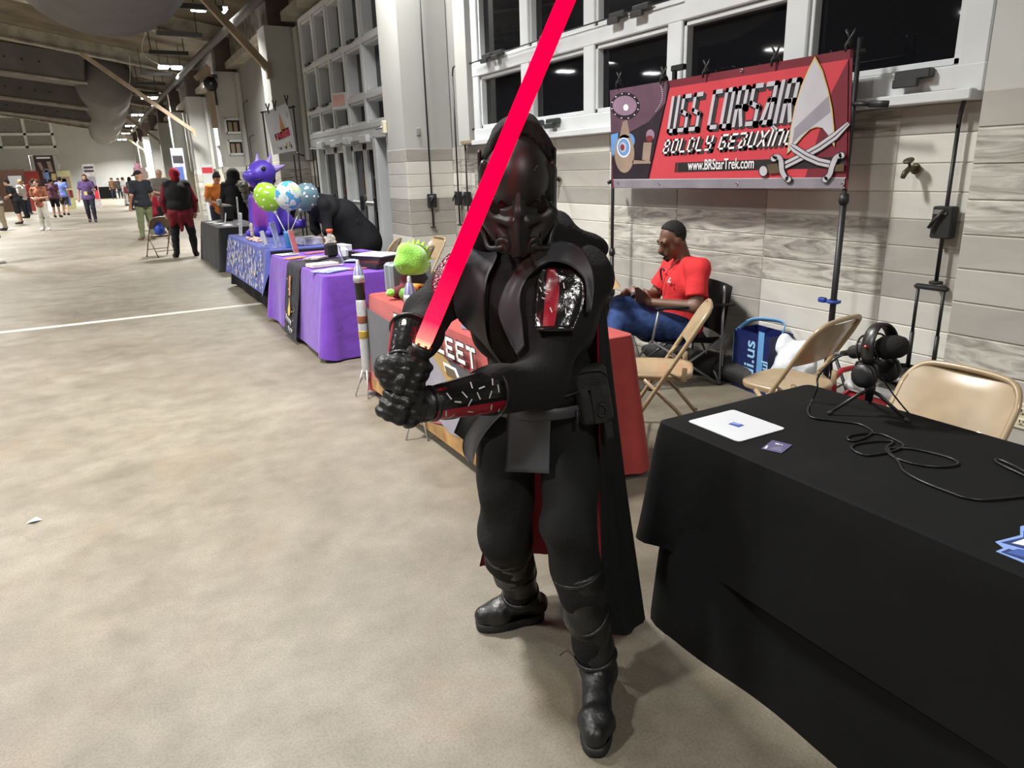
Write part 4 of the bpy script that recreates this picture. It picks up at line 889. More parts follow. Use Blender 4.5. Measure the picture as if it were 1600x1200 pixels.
for (dx, dy, m_, lay, w) in ((14, 14, V_DGR, 3.2, .023), (0, 0, INK_BLACK, 4.2, .024), (0, 0, INK_WHITE, 5.2, .0145)):
    Lt.m(m_); letters(Lt, 'BOLDLY GEaUXInG', bp(385 + dx, 722 + dy, lay), bp(1192 + dx, 664 + dy, lay), bp(408 + dx, 634 + dy, lay), w, .0009, .3)
Lt.build('banner_lettering', ban)
bpy.context.view_layer.update()
o1 = onX(*bz(545, 822), BX); o2 = onX(*bz(960, 806), BX)
url = text('web_lettering', 'www.BRStarTrek.com', (BX - .0088, o1.y, o1.z), (0, o2.y - o1.y, o2.z - o1.z), (0, 0, 1), .098, INK_WHITE, ban, .0012)
w_ = max(v.co.x for v in url.data.vertices); k_ = (o2 - o1).length / w_
for v in url.data.vertices: v.co.x *= k_
E_ = MB()
tip, lf, rt, nt_ = (1342, 112), (1165, 725), (1465, 680), (1370, 555)
def delta(sx): 
    c = (1325, 470)
    out = [(1342, 112), (1300, 190), (1255, 300), (1215, 430), (1190, 560), (1165, 725), (1200, 690), (1260, 620), (1310, 570), (1350, 555), (1390, 560), (1430, 610), (1465, 680), (1462, 560), (1450, 440), (1425, 320), (1390, 200)]
    return [(c[0] + (x - c[0]) * sx, c[1] + (y - c[1]) * sx) for x, y in out]
E_.m(INK_BLACK); pb(E_, [bz(*p) for p in delta(1.02)], 7)
E_.m(V_GLD); pb(E_, [bz(*p) for p in delta(1.0)], 8); E_.m(V_LGT); pb(E_, [bz(*p) for p in delta(.955)], 9)
E_.m(V_SIL2); pb(E_, [bz(1428, 360), bz(1440, 460), bz(1240, 615), bz(1200, 660), bz(1215, 560), bz(1300, 480)], 10)
def blade(pts, w, lay):
    for (m_, ww, l_) in ((INK_BLACK, w + 9, lay), (V_LGT, w, lay + 1), (V_DGR, w * .16, lay + 2)):
        E_.m(m_); L_, R2 = [], []
        for i, (x, y) in enumerate(pts):
            a = pts[max(i - 1, 0)]; c = pts[min(i + 1, len(pts) - 1)]; d = math.hypot(c[0] - a[0], c[1] - a[1]); nx, ny = -(c[1] - a[1]) / d, (c[0] - a[0]) / d
            tp = ww / 2 * (1 if i < len(pts) - 1 else .5); L_.append((x + nx * tp, y + ny * tp)); R2.append((x - nx * tp, y - ny * tp))
        pb(E_, [bz(*p) for p in L_ + R2[::-1]], l_)
blade([(1150, 795), (1260, 740), (1370, 680), (1470, 610), (1555, 530)], 42, 11)
blade([(1440, 785), (1370, 770), (1290, 735), (1220, 690), (1190, 665)], 44, 15)
blade([(1095, 580), (1070, 545)], 40, 3)
def curl(pts, w, lay):
    for (m_, ww, l_) in ((INK_BLACK, w + 9, lay), (V_LGT, w, lay + 1)):
        E_.m(m_); P = [(p.x, p.y) for p in bez([(x, y, 0) for x, y in pts], 5)]
        for i in range(len(P) - 1):
            (x, y), (x2, y2) = P[i], P[i + 1]; d = math.hypot(x2 - x, y2 - y) or 1; nx, ny = -(y2 - y) / d * ww / 2, (x2 - x) / d * ww / 2
            pb(E_, [bz(x + nx, y + ny), bz(x2 + nx, y2 + ny), bz(x2 - nx, y2 - ny), bz(x - nx, y - ny)], l_)
        for q in (P[0], P[-1]): pb(E_, [bz(*p) for p in ell(q[0], q[1], ww * .62, ww * .62, 14)], l_)
E_.m(V_BRN); pb(E_, [bz(1045, 790), bz(1110, 780), bz(1125, 840), bz(1060, 845)], 17); pb(E_, [bz(1480, 790), bz(1530, 780), bz(1528, 830), bz(1470, 830)], 17)
curl([(1090, 750), (1110, 735), (1135, 760), (1140, 820), (1160, 865), (1180, 880)], 30, 18); curl([(1515, 730), (1480, 745), (1455, 800), (1440, 850), (1412, 880)], 30, 18)
E_.m(INK_BLACK); pb(E_, [bz(*p) for p in ell(1025, 828, 30, 37)], 18); E_.m(V_LGT); pb(E_, [bz(*p) for p in ell(1025, 828, 24, 31)], 19)
E_.v = [tuple(Vector(v) - Vector((BX, 3.9, 0))) for v in E_.v]; E_.build('emblem', ban)
for (x, y) in ((880, 200), (375, 288), (850, 910), (365, 910), (1512, 912), (108, 905)):
    g = MB().m(M_STEEL, True); p = bp(x, y, 4); g.tube([p + Vector((0, .009 * math.cos(q), .009 * math.sin(q))) for q in [i * PI / 6 for i in range(12)]], .003, 6, closed=True); g.build('eyelet', ban)
CL = ['leftmost black spring clamp on the banner\'s top edge', 'second black spring clamp from the banner\'s left, with a wide jaw', 'third black spring clamp from the banner\'s left', 'fourth black spring clamp, above the letters of the banner', 'rightmost black spring clamp, at the banner stand\'s corner']
for i, (x, y) in enumerate(((112, 290), (390, 262), (655, 225), (1085, 150), (1550, 55))):
    p = onX(*bz(x, y), BX); c = thing('spring_clamp', CL[i], 'clamp', (BX - .01, p.y, p.z + .01), 0, 'spring clamps on the banner')
    b = MB().m(M_BLACK, True); b.tube([(-.022, .0, -.035), (-.02, 0, .0), (0, -.02, .05), (0, -.035, .08)], [.007, .01, .008, .006], 7); b.build('jaw', c)
    b = MB().m(M_BLACK, True); b.tube([(.045, .0, -.02), (.04, 0, .0), (.015, .015, .05), (.01, .035, .085)], [.007, .01, .008, .006], 7); b.build('jaw', c)
    b = MB().m(M_RUBBER, True); b.tube([(-.02, -.012, .005), (.04, .012, .01)], .012, 8); b.build('pivot', c)
p = onX(*bz(480, 180), BX + .01); b = MB().m(M_BLACK); b.box((BX + .03, p.y + .02, p.z + .0), (.04, .13, .04), None, .005); b.box((BX + .03, p.y + .06, p.z - .05), (.03, .03, .12), None, .004); tag(b.build('rail_bracket'), 'black clip bracket on the stand\'s top bar beside the wide-jaw clamp', 'bracket')

b = MB().m(PAPER, True); P_ = onZ(53, 815, .004); b.add([P_ + Vector(v) for v in ((-.03, 0, 0), (.0, -.018, .01), (.034, .004, 0), (.01, .02, .014), (-.012, .018, .004))], [(0, 1, 4), (1, 2, 3), (1, 3, 4)]); tag(b.build('paper_scrap'), 'tiny white scrap of paper on the open floor', 'scrap')
# ------------------------------------------------------------------ red table with its printed front
t_red = tag(cloth('tablecloth', 1.555, 2.27, 2.80, 4.93, .74, {'w': .05, 'e': .10, 'n': .06, 's': .045}, F_RED, .02, .010, 26, 9, rad=.05, flares={'s': .10, 'w': .015, 'n': .03}), 'red cloth with printed front and STARFLEET lettering on a table', 'tablecloth')
def pfx(z, lay): return 1.555 - .008 - .015 * (.74 - z) / .74 - .0155 - lay * .0012
def pf(mb, pts, lay):
    P = []
    for q in pts:
        y, z = q; P.append(Vector((pfx(z, lay), y, z)))
    Q = [p + Vector((-.0008, 0, 0)) for p in P]; k = len(P)
    mb.add(P + Q, [tuple(range(k)), tuple(range(2 * k - 1, k - 1, -1))] + [(i, k + i, k + (i + 1) % k, (i + 1) % k) for i in range(k)])
b = MB()
b.m(F_NAVY); pf(b, [(4.90, .655), (3.6, .585), (2.84, .545), (2.84, .06), (4.90, .06)], 0)
b.m(F_RED); pf(b, [(4.90, .15), (4.90, .21), (4.35, .02 + .05), (4.6, .06)], 1); pf(b, [(3.75, .30), (3.45, .20), (3.75, .13)], 2)
M_ROCK = mat('printed rock', (0.30, 0.17, 0.06), .8, vary=.5, scale=9); b.m(M_ROCK); pf(b, [(4.86, .06), (4.86, .15), (4.7, .14), (4.5, .12), (4.2, .16), (3.9, .10), (3.5, .17), (3.2, .24), (2.9, .2), (2.86, .06)], 2)
b.m(mat('printed grey hull', (0.27, 0.255, 0.30), .7)); pf(b, [(4.1, .40), (3.9, .60), (3.75, .59), (3.05, .20), (3.5, .14), (3.75, .20), (4.0, .16)], 3)
b.m(mat('printed ochre', (0.36, 0.24, 0.09), .7)); pf(b, [(3.78, .60), (3.55, .59), (2.95, .36), (3.1, .22)], 4)
b.m(INK_WHITE); pf(b, [(3.55, .55), (3.38, .55), (3.33, .50), (3.52, .50)], 5); b.m(V_BRN); pf(b, [(3.53, .535), (3.40, .535), (3.35, .488), (3.50, .488)], 6)
b.build('printed_front', t_red)
b = MB()
for m_, w, lay in ((INK_BLACK, .034, 6), (INK_WHITE, .021, 7.2)):
    b.m(m_); k = .006 if m_ is INK_BLACK else 0
    letters(b, 'STARFLEET', (pfx(.60, lay), 4.29 + k, .597 - k), (pfx(.60, lay), 3.12 - k, .597 - k), (pfx(.72, lay), 4.31 + k, .706 + k), w, .0008, .3)
b.build('front_lettering', t_red)
def rocket(label, x, y, rz=0):
    r = thing('model_rocket', label, 'model rocket', (x, y, 0), rz, 'tall model rockets beside the red table')
    SIL = mat('brushed silver', (0.52, 0.53, 0.55), .38, metal=.55, vary=.1, scale=20); PUR = mat('violet metal', (0.22, 0.20, 0.55), .35, metal=.3, vary=.15)
    b = MB().m(SIL, True); b.lathe([(.040, .835), (.041, .86), (.038, .885)], (0, 0, 0), 20); b.lathe([(.016, .955), (.013, .96), (.012, .985), (.006, .992), (0, .993)], (0, 0, 0), 12)
    for i in range(16):
        b.m(PUR if i % 2 else SIL, True); a0, a1 = 2 * PI * i / 16, 2 * PI * (i + 1) / 16
        b.grid([[(rr * math.cos(a), rr * math.sin(a), z) for a in (a0, a1)] for rr, z in ((.038, .885), (.031, .918), (.021, .945), (.014, .958))])
    b.build('nose_cone', r)
    b = MB().m(mat('rocket black', (0.016, 0.017, 0.016), .6), True); b.lathe([(.033, .71), (.034, .715), (.034, .83), (.040, .836)], (0, 0, 0), 20); b.build('upper_stage', r)
    b = MB().m(SIL, True); b.lathe([(.036, .18), (.037, .19), (.037, .705), (.034, .71)], (0, 0, 0), 20); b.build('body_tube', r)
    b = MB().m(mat('copper band', (0.22, 0.075, 0.04), .45), True); b.lathe([(.0378, .545), (.0385, .55), (.0385, .595), (.0378, .60)], (0, 0, 0), 20); b.build('copper_band', r)
    b = MB().m(mat('brass band', (0.45, 0.30, 0.05), .4, metal=.4), True); b.lathe([(.0378, .435), (.0385, .44), (.0385, .485), (.0378, .49)], (0, 0, 0), 20); b.build('brass_band', r)
    for a in (2.8, 4.3, 5.9):
        c, s = math.cos(a), math.sin(a); b = MB().m(SIL, True); b.tube([(.028 * c, .028 * s, .21), (.10 * c, .10 * s, .006)], .006, 6); b.tube([(.02 * c, .02 * s, .18), (.06 * c, .06 * s, .1)], .004, 5); b.build('leg', r)
    b = MB().m(M_STEEL, True); b.lathe([(.02, .12), (.028, .18)], (0, 0, 0), 14); b.build('nozzle', r)
    return r
rk = rocket('silver model rocket standing between the purple and red tables', 1.50, 4.90)
dup(rk, (1.49, 3.90, 0), .5, 'silver model rocket in front of the red table, mostly behind the raised arm')
# grey hard case
kc = thing('hard_case', 'grey hard plastic case standing upright on the red table', 'case', (1.845, 4.84, .744), .12)
GP = mat('grey case plastic', (0.20, 0.235, 0.265), .5, vary=.05); b = MB().m(GP); b.box((0, .034, .11), (.33, .058, .21), None, .018); b.build('case_shell', kc); b = MB().m(GP); b.box((0, -.034, .11), (.33, .058, .21), None, .018); b.build('case_shell', kc)
b = MB().m(GP, True); b.tube(bez([(-.07, 0, .21), (-.06, 0, .25), (0, 0, .262), (.06, 0, .25), (.07, 0, .21)], 4), .011, 7); b.build('handle', kc)
for x in (-.11, .11): b = MB().m(M_STEEL); b.box((x, 0, .205), (.035, .07, .02), None, .004); b.build('latch', kc)
b = MB().m(GP, True); b.tube([(.02, -.066, .10), (.12, -.066, .10)], .006, 6); b.tube([(.02, -.066, .06), (.12, -.066, .06)], .006, 6); b.build('rib', kc)
# green plush head in a dark uniform
LIME = mat('lime plush', (0.22, 0.56, 0.055), .95, vary=.2, scale=20, bump=.7, bscale=120, sheen=.5); DKG = mat('dark green plush', (0.10, 0.25, 0.03), .95, bump=.5, bscale=100)
dn = thing('plush_toy', 'lime green plush reptile with spiky back, in a dark uniform', 'plush toy', (1.80, 4.62, .745), .2)
sdf_obj('head', [('e', (0, 0, .25), (.105, .10, .10)), ('e', (-.09, -.01, .235), (.055, .055, .045)), ('e', (-.06, -.01, .32), (.05, .05, .045)), ('e', (0, 0, .19), (.10, .095, .05))], LIME, dn, res=.009, k=.05)
b = MB().m(mat('yellow green felt', (0.32, 0.55, 0.07), .9))
for i in range(9):
    a = 1.9 - i * .33; c = Vector((.02 + .112 * math.cos(a), 0, .25 + .108 * math.sin(a))); d = Vector((math.cos(a), 0, math.sin(a))); b.lathe([(.017, -.006), (.011, .012), (0, .032)], c, 6, align(d))
b.build('back_spikes', dn)
b = MB().m(mat('ivory teeth', (0.7, 0.68, 0.6), .5))
for i in range(3): b.lathe([(.006, 0), (0, -.016)], (-.125 + i * .022, -.045, .215), 5)
b.build('teeth', dn)
sdf_obj('uniform', [('e', (0, 0, .10), (.10, .085, .095)), ('c', (.0, 0, .06), (-.16, -.03, .045), .05, .04), ('e', (.08, 0, .06), (.06, .06, .06))], mat('dark uniform cloth', (0.016, 0.016, 0.02), .9), dn, res=.009, k=.03, mats=[MATS['dark uniform cloth'], mat('maroon shoulder', (0.10, 0.012, 0.018), .9)], mfun=lambda c: (c[:, 0] < -.07).astype(int))
b = MB().m(LIME, True); b.lathe([(0, -.03), (.03, -.02), (.036, .0), (.025, .02), (0, .026)], (-.20, -.02, .05), 10); b.build('paw', dn)
pt = thing('plush_toy', 'small green and orange plush toy lying before the grey case', 'plush toy', (1.70, 4.48, .745), .3)
sdf_obj('body', [('c', (0, 0, .04), (.12, 0, .035), .038, .032)], mat('charcoal plush', (0.03, 0.028, 0.035), .9), pt, res=.008)
sdf_obj('face', [('e', (-.035, 0, .045), (.03, .042, .042))], mat('leaf green plush', (0.12, 0.26, 0.05), .9, vary=.5, scale=30), pt, res=.007)
sdf_obj('scarf', [('c', (-.02, -.02, .085), (.06, -.01, .07), .012, .016), ('c', (.05, 0, .09), (.16, .02, .075), .014, .012)], mat('orange felt', (0.60, 0.27, 0.05), .9), pt, res=.006)
def box_thing(name, label, cat, c, d, m, rz=0, bev=.004, group=None, rot=None):
    b = MB().m(m); b.box((0, 0, d[2] / 2), d, rot, bev); return tag(b.build(name, None, None, c), label, cat, group) if rz == 0 else _rz(tag(b.build(name, None, None, c), label, cat, group), rz)
def _rz(o, rz): o.rotation_euler = (0, 0, rz); return o
Z7 = .7445
PALE = mat('pale grey print', (0.50, 0.52, 0.52), .5, vary=.15, scale=25); PINKP = mat('pink red print', (0.45, 0.12, 0.12), .5, vary=.5, scale=30); ORNG = mat('orange print', (0.5, 0.23, 0.09), .5, vary=.5, scale=30); BLUP = mat('blue white print', (0.30, 0.33, 0.55), .4, vary=.5, scale=22)
sh = box_thing('display_board', 'pale tilted display board with a black tablet on the red table', 'board', (2.10, 4.55, Z7), (.34, .36, .012), PALE, .1, rot=rotm(0, -.28, 0)); sh.location.z += .05
b = MB().m(INK_BLACK); b.box((-.09, .08, -.004), (.09, .12, .008), rotm(0, -.28, 0), .002); b.build('tablet', sh)
b = MB().m(PALE); b.box((.10, 0, -.025), (.02, .34, .05)); b.build('prop', sh)
for i, (x, y, rz, m_, lab) in enumerate(((1.82, 4.25, .2, PINKP, 'red and white flyer on the red table behind the silver rocket'), (1.95, 4.20, -.3, PALE, 'white flyer on the red table next to the display board'), (2.02, 4.05, .5, PINKP, 'red badge card on the red table near the painted arm'), (1.75, 3.45, .1, PALE, 'white paper folded at the edge of the red table, past the arm'))):
    box_thing('flyer', lab, 'flyer', (x, y, Z7), (.12, .17, .004), m_, rz, .001, 'flyers on the red table')
fb = box_thing('blue_folder', 'pale blue folded leaflet standing on the red table by the chest panel', 'leaflet', (1.66, 3.42, Z7), (.10, .10, .05), mat('pale blue paper', (0.28, 0.42, 0.6), .5), .4)

# ------------------------------------------------------------------ purple table
t_pur = tag(cloth('tablecloth', 1.55, 2.29, 6.04, 8.22, .735, {'w': .06, 'e': .2, 'n': .1, 's': .03}, F_PURPLE, .03, .016, 34, 21, rad=.04, flares={'s': .04, 'w': .07}), 'crumpled purple cloth over the table with the printed black runner', 'tablecloth')
def runner(name, label, y0, y1, xt0, xt1, zt, zb, m, prints=None, xout=.012, side=0.07, top_x=2.2):
    rows = []
    prof = [(xt1, zt + .011)] + [(xt0 + .02 + (xt1 - xt0 - .02) * (1 - i / 5), zt + .011) for i in range(1, 6)] + [(xt0 - .004, zt + .006), (xt0 - .020, zt - .03)] + [(xt0 - .022 - side * i / 8, zt - .03 - (zt - .03 - zb) * i / 8) for i in range(1, 9)]
    for x, z in prof: rows.append([(x - (.004 * math.sin(j * 1.9 + z * 9) if z < zt - .05 else 0), y0 + (y1 - y0) * j / 12, z) for j in range(13)])
    low = [[(x + .004, y, z - .004) for x, y, z in r] for r in rows]
    b = MB().m(m, True); b.grid(rows); b.grid([r[::-1] for r in low]); b.grid([[r[0] for r in rows], [r[0] for r in low]]); b.grid([[r[-1] for r in rows], [r[-1] for r in low]]); b.grid([rows[-1], low[-1]])
    return tag(b.build(name), label, 'cloth')
M_RUN = mat('black star print cloth', (0.017, 0.015, 0.024), .85, vary=.6, scale=18)
rn = runner('table_runner', 'black runner with gold celestial print hanging over the purple table', 6.83, 7.36, 1.55, 2.2, .735, .05, M_RUN, side=.105)
b = MB(); 
def rp(y, z, k=0): return Vector((1.55 - .036 - .105 * (.705 - z) / .655 - .004 - k * .001, y, z))
def rq(mb, pts, k=0):
    P = [rp(y, z, k) for y, z in pts]; Q = [p - Vector((.0008, 0, 0)) for p in P]; n = len(P); mb.add(P + Q, [tuple(range(n)), tuple(range(2 * n - 1, n - 1, -1))])
GLDP = mat('gold star print', (0.60, 0.40, 0.10), .5); b.m(ORNG); rq(b, [(7.16, .62), (7.10, .64), (7.08, .45), (7.13, .44)])
b.m(GLDP); rq(b, [(7.1 + .05 * math.cos(a), .30 + .055 * math.sin(a)) for a in [i * .5 for i in range(12)]]); rq(b, [(7.07, .33), (7.13, .33), (7.1, .43)], 1)
for i in range(16):
    y, z, r_ = random.uniform(6.88, 7.3), random.uniform(.1, .62), random.uniform(.005, .011); b.m(GLDP if i % 3 else INK_WHITE); rq(b, [(y + r_, z), (y, z + r_), (y - r_, z), (y, z - r_)])
b.m(INK_WHITE)
for i, (y, z) in enumerate(((7.22, .20), (7.17, .19), (7.12, .185), (7.07, .18), (7.03, .17), (7.1, .11), (7.04, .10), (6.98, .10))): rq(b, [(y, z), (y, z + .045), (y - .012, z + .045), (y - .012, z)]); rq(b, [(y, z + .045), (y - .034, z + .035), (y - .034, z + .025), (y, z + .035)])
k_ = b.build('runner_print', rn)
CLR = mat('clear acrylic', (0.75, 0.78, 0.82), .08, vary=0, alpha=.35, spec=.6)
def holder(label, x, y, z, h, w=.10, rz=0.0, paper=BLUP):
    r = thing('card_holder', label, 'card holder', (x, y, z), rz, 'clear stands for cards and leaflets'); tl_ = rotm(-.18, 0, 0)
    b = MB().m(CLR); b.box((0, 0, h / 2), (w, .004, h), tl_); b.box((0, .02, .004), (w, .07, .004)); b.build('acrylic_stand', r)
    b = MB().m(paper); b.box((0, -.004, h / 2 + .004), (w * .9, .002, h * .92), tl_); b.build('insert', r); return r
holder('clear upright card stand on the purple table beside the silver rocket tip', 1.90, 6.70, Z7, .19, .08, 1.2, BLUP)
holder('clear tilted leaflet stand on the purple table\'s far corner', 1.76, 8.0, Z7, .26, .12, .9, PINKP)
holder('slim clear stand in the middle of the purple table', 2.05, 7.6, Z7, .17, .07, 1.2, PALE)
rows_ = [('magazine', 'open magazine at the near corner of the purple table', 1.70, 6.33, .30, .22, .012, BLUP, .5), ('book', 'cream paperback lying on the purple table behind the magazine', 1.72, 6.72, .26, .16, .03, mat('cream cover', (0.62, 0.58, 0.5), .6), .15), ('flyer', 'orange postcard on the purple table above the runner', 1.66, 7.55, .2, .12, .012, ORNG, .5), ('flyer', 'pale leaflet under the tilted stand on the purple table', 1.68, 8.0, .2, .2, .006, PALE, .2), ('flyer', 'red striped leaflet towards the back of the purple table', 2.0, 7.95, .3, .1, .006, PINKP, .3),
         ('sticker_sheet', 'patterned sticker sheet on the purple table beside the runner', 1.80, 7.25, .22, .16, .02, mat('busy print', (0.35, 0.3, 0.32), .5, vary=.9, scale=60), .8), ('flyer', 'pink strip leaflet near the open magazine', 1.93, 6.30, .2, .06, .005, PINKP, .1), ('flyer', 'blue white postcard between the slim stands', 2.05, 6.85, .16, .12, .006, BLUP, .9)]
for n_, lab, x, y, w, d, h, m_, rz in rows_: box_thing(n_, lab, n_.replace('_', ' '), (x, y, Z7 + .012 if 6.8 < y < 7.4 else Z7), (w, d, h), m_, rz, .002)
box_thing('black_pouch', 'black velvet pouch standing on the purple table', 'pouch', (1.98, 7.32, Z7 + .011), (.12, .10, .14), mat('black velvet', (0.007, 0.007, 0.008), .95), .3, .02)
box_thing('white_speaker', 'rounded white box beside the black velvet pouch', 'box', (2.03, 7.05, Z7 + .011), (.09, .09, .12), mat('white plastic', (0.62, 0.64, 0.66), .4), .5, .03)
box_thing('carton', 'plain white carton at the back of the purple table', 'box', (2.17, 7.62, Z7), (.14, .24, .10), PAPER, .15)
pc = thing('gift_box', 'black flat box with violet lid behind the clear card stand', 'box', (2.19, 6.98, Z7 + .011), .2); b = MB().m(INK_BLACK); b.box((0, 0, .035), (.15, .30, .07), None, .004); b.build('box_body', pc); b = MB().m(F_PURPLE); b.box((0, 0, .073), (.12, .24, .006)); b.build('violet_lid', pc)
for i, (w, d, h, z, m_, lab) in enumerate(((.26, .34, .04, 0, INK_BLACK, 'bottom black book of the pile on the purple table'), (.24, .32, .03, .04, mat('maroon cover', (0.10, 0.02, 0.02), .5), 'maroon book in the middle of the pile on the purple table'), (.25, .33, .035, .07, INK_BLACK, 'upper black book of the pile on the purple table'), (.28, .38, .012, .105, PAPER, 'white folder on top of the pile of books'))):
    box_thing('book' if i < 3 else 'folder', lab, 'book' if i < 3 else 'folder', (2.13, 6.33, Z7 + z), (w, d, h), m_, .25 + .08 * i, .003, 'pile of books on the purple table')
bt = thing('bottle', 'clear bottle of pale flowers with an orange cap, behind the purple table\'s runner', 'bottle', (2.16, 7.98, Z7)); b = MB().m(mat('clear bottle', (0.7, 0.74, 0.72), .1, vary=0, alpha=.4), True); b.lathe([(.045, 0), (.055, .02), (.055, .13), (.03, .18), (.025, .2)], (0, 0, 0), 16); b.build('glass', bt)
b = MB().m(mat('orange cap', (0.6, 0.09, 0.03), .4), True); b.lathe([(.034, .2), (.036, .24), (0, .242)], (0, 0, 0), 14); b.build('cap', bt)
b = MB().m(mat('pale petals', (0.62, 0.58, 0.36), .7, vary=.4, scale=30), True)
for i in range(12): a = i * 2.4; b.lathe([(0, -.02), (.022, 0), (0, .02)], (.05 * math.cos(a), .05 * math.sin(a), .04 + .012 * i), 6)
k_ = b.build('flowers', bt); k_['kind'] = 'stuff'

# ------------------------------------------------------------------ blue table
tag(cloth('tablecloth', 1.62, 2.29, 8.47, 11.30, .73, {'w': .05, 'e': .1, 'n': .05, 's': .02}, F_BLACK, .05, .02, 26, 31), 'black cloth hanging to the floor under the blue printed one', 'tablecloth')
t_blu = tag(cloth('tablecloth', 1.585, 2.315, 8.60, 11.42, .745, {'w': .23, 'e': .5, 'n': .2, 's': .55}, F_BLUE, .05, .006, 20, 32, flares={'w': .065}), 'shiny blue cloth printed with gold and white flecks', 'tablecloth')
b = MB(); rr_ = random.Random(4)
for i in range(300):
    y, z = rr_.uniform(8.66, 11.36), rr_.uniform(.27, .72); x = 1.585 - .012 - .065 * ((.735 - z) / .515) ** .9 - .018
    h = rr_.choice((.018, .024, .05)); w = .016 if h < .03 else .021; b.m(rr_.choice((F_GOLD, F_CREAM, INK_WHITE, M_LB2))); b.add([(x, y + w, z), (x - .003, y, z - h), (x, y - w, z), (x + .002, y, z + h)], [(0, 1, 2, 3)])
for i in range(90):
    x, y = rr_.uniform(1.62, 2.28), rr_.uniform(8.66, 11.36); b.m(rr_.choice((F_CREAM, M_LB2, M_LB2))); h = rr_.uniform(.01, .02); z = .7505; b.add([(x - h, y, z), (x, y - h, z), (x + h, y, z), (x, y + h, z)], [(0, 1, 2, 3)])
k_ = b.build('printed_flecks', t_blu); k_['kind'] = 'stuff'
ZB = .7515
M_HOLO = mat('white framed print', (0.33, 0.33, 0.36), .5, vary=.9, scale=26)
b = MB().m(PAPER); b.box((0, 0, .16), (.012, .20, .32), rotm(0, .12, 0)); pp = tag(b.build('framed_notice', None, None, (1.72, 11.05, ZB)), 'white framed notice standing at the far end of the blue table', 'notice'); b = MB().m(M_HOLO); b.box((-.009, 0, .16), (.004, .16, .27), rotm(0, .12, 0)); b.build('notice_print', pp)
box_thing('figurine', 'small tan figure standing beside the framed notice', 'figurine', (1.78, 10.55, ZB), (.05, .05, .2), mat('tan figure', (0.42, 0.34, 0.27), .6, vary=.6, scale=30), .3, .02)
b = MB()
for i in range(34): b.m(mat('sweet %d' % (i % 4), [(0.55, 0.35, 0.3), (0.6, 0.55, 0.45), (0.35, 0.18, 0.16), (0.6, 0.42, 0.36)][i % 4], .5)); b.box((1.72 + rr_.uniform(-.08, .08), 10.0 + rr_.uniform(-.4, .4), ZB + .014), (.03, .05, .02), rotm(0, 0, rr_.uniform(0, 3)), .006)
o = tag(b.build('wrapped_sweets'), 'scattered small wrapped sweets along the blue table', 'sweets'); o['kind'] = 'stuff'
holder('clear leaflet stand leaning beside the balloon cup', 1.74, 8.80, ZB, .30, .16, 1.0, BLUP); holder('short clear card stand left of the leaning leaflet stand', 1.68, 9.2, ZB, .18, .1, 1.0, PALE); holder('second short clear card stand on the blue table', 1.72, 9.5, ZB, .15, .1, 1.0, BLUP)
box_thing('book_box', 'silver box of books at the back of the blue table', 'box', (2.16, 8.95, ZB), (.22, .34, .085), mat('silvery violet', (0.42, 0.42, 0.5), .4, vary=.4, scale=20), .1)
cup = thing('balloon_cup', 'blue cup holding the three balloon sticks', 'cup', (1.86, 8.68, ZB)); b = MB().m(mat('blue cup', (0.045, 0.19, 0.44), .4), True); b.lathe([(.036, 0), (.04, .01), (.048, .14), (.05, .16), (.05, .19), (.046, .19)], (0, 0, 0), 18); b.build('cup_body', cup)
def balloon(label, c, m, dots, stick_to, r=.145, sq=1.12):
    t = thing('balloon', label, 'balloon', c, 0, 'balloons on sticks'); d = (Vector(stick_to) - Vector(c)); ld = d.length; A_ = align(-d)
    prof = [(0, r * sq * 1.0)] + [(r * math.sin(q), r * sq * math.cos(q) if q < PI / 2 else r * sq * 1.12 * math.cos(q)) for q in [PI * i / 14 for i in range(1, 14)]] + [(.012, -r * 1.28), (.016, -r * 1.36), (0, -r * 1.37)]
    b = MB().m(m, True); b.lathe(prof, (0, 0, 0), 26, A_); b.build('balloon_skin', t)
    b = MB().m(PAPER, True); b.tube([d.normalized() * r * 1.2, d], .006, 6); b.lathe([(.016, -.02), (.022, .015)], d.normalized() * r * 1.33, 10, A_); b.build('stick', t)
    if dots:
        g = MB().m(dots, True); rb = random.Random(hash(label) % 97)
        for i in range(34):
            z = 1 - 2 * (i + .5) / 34; a = i * 2.39996; n = Vector((math.sqrt(1 - z * z) * math.cos(a), math.sqrt(1 - z * z) * math.sin(a), z))
            if z < -.75: continue
            p = A_ @ Vector((n.x * r, n.y * r, n.z * r * (sq if z > 0 else sq * 1.12))); g.lathe([(0, .002), (.012, .0012), (.0145, -.002)], p * 1.003, 10, align(A_ @ n))
        q = g.build('white_dots', t); q['kind'] = 'stuff'
    return t
CT = Vector((1.86, 8.68, ZB + .12))
balloon('lime green balloon with white dots on a stick', tuple(onY(417, 307, 8.82)), mat('lime balloon', (0.27, 0.50, 0.035), .25, vary=.04), INK_WHITE, CT)
MP = mat('map print balloon', (0.55, 0.62, 0.60), .2, vary=0)
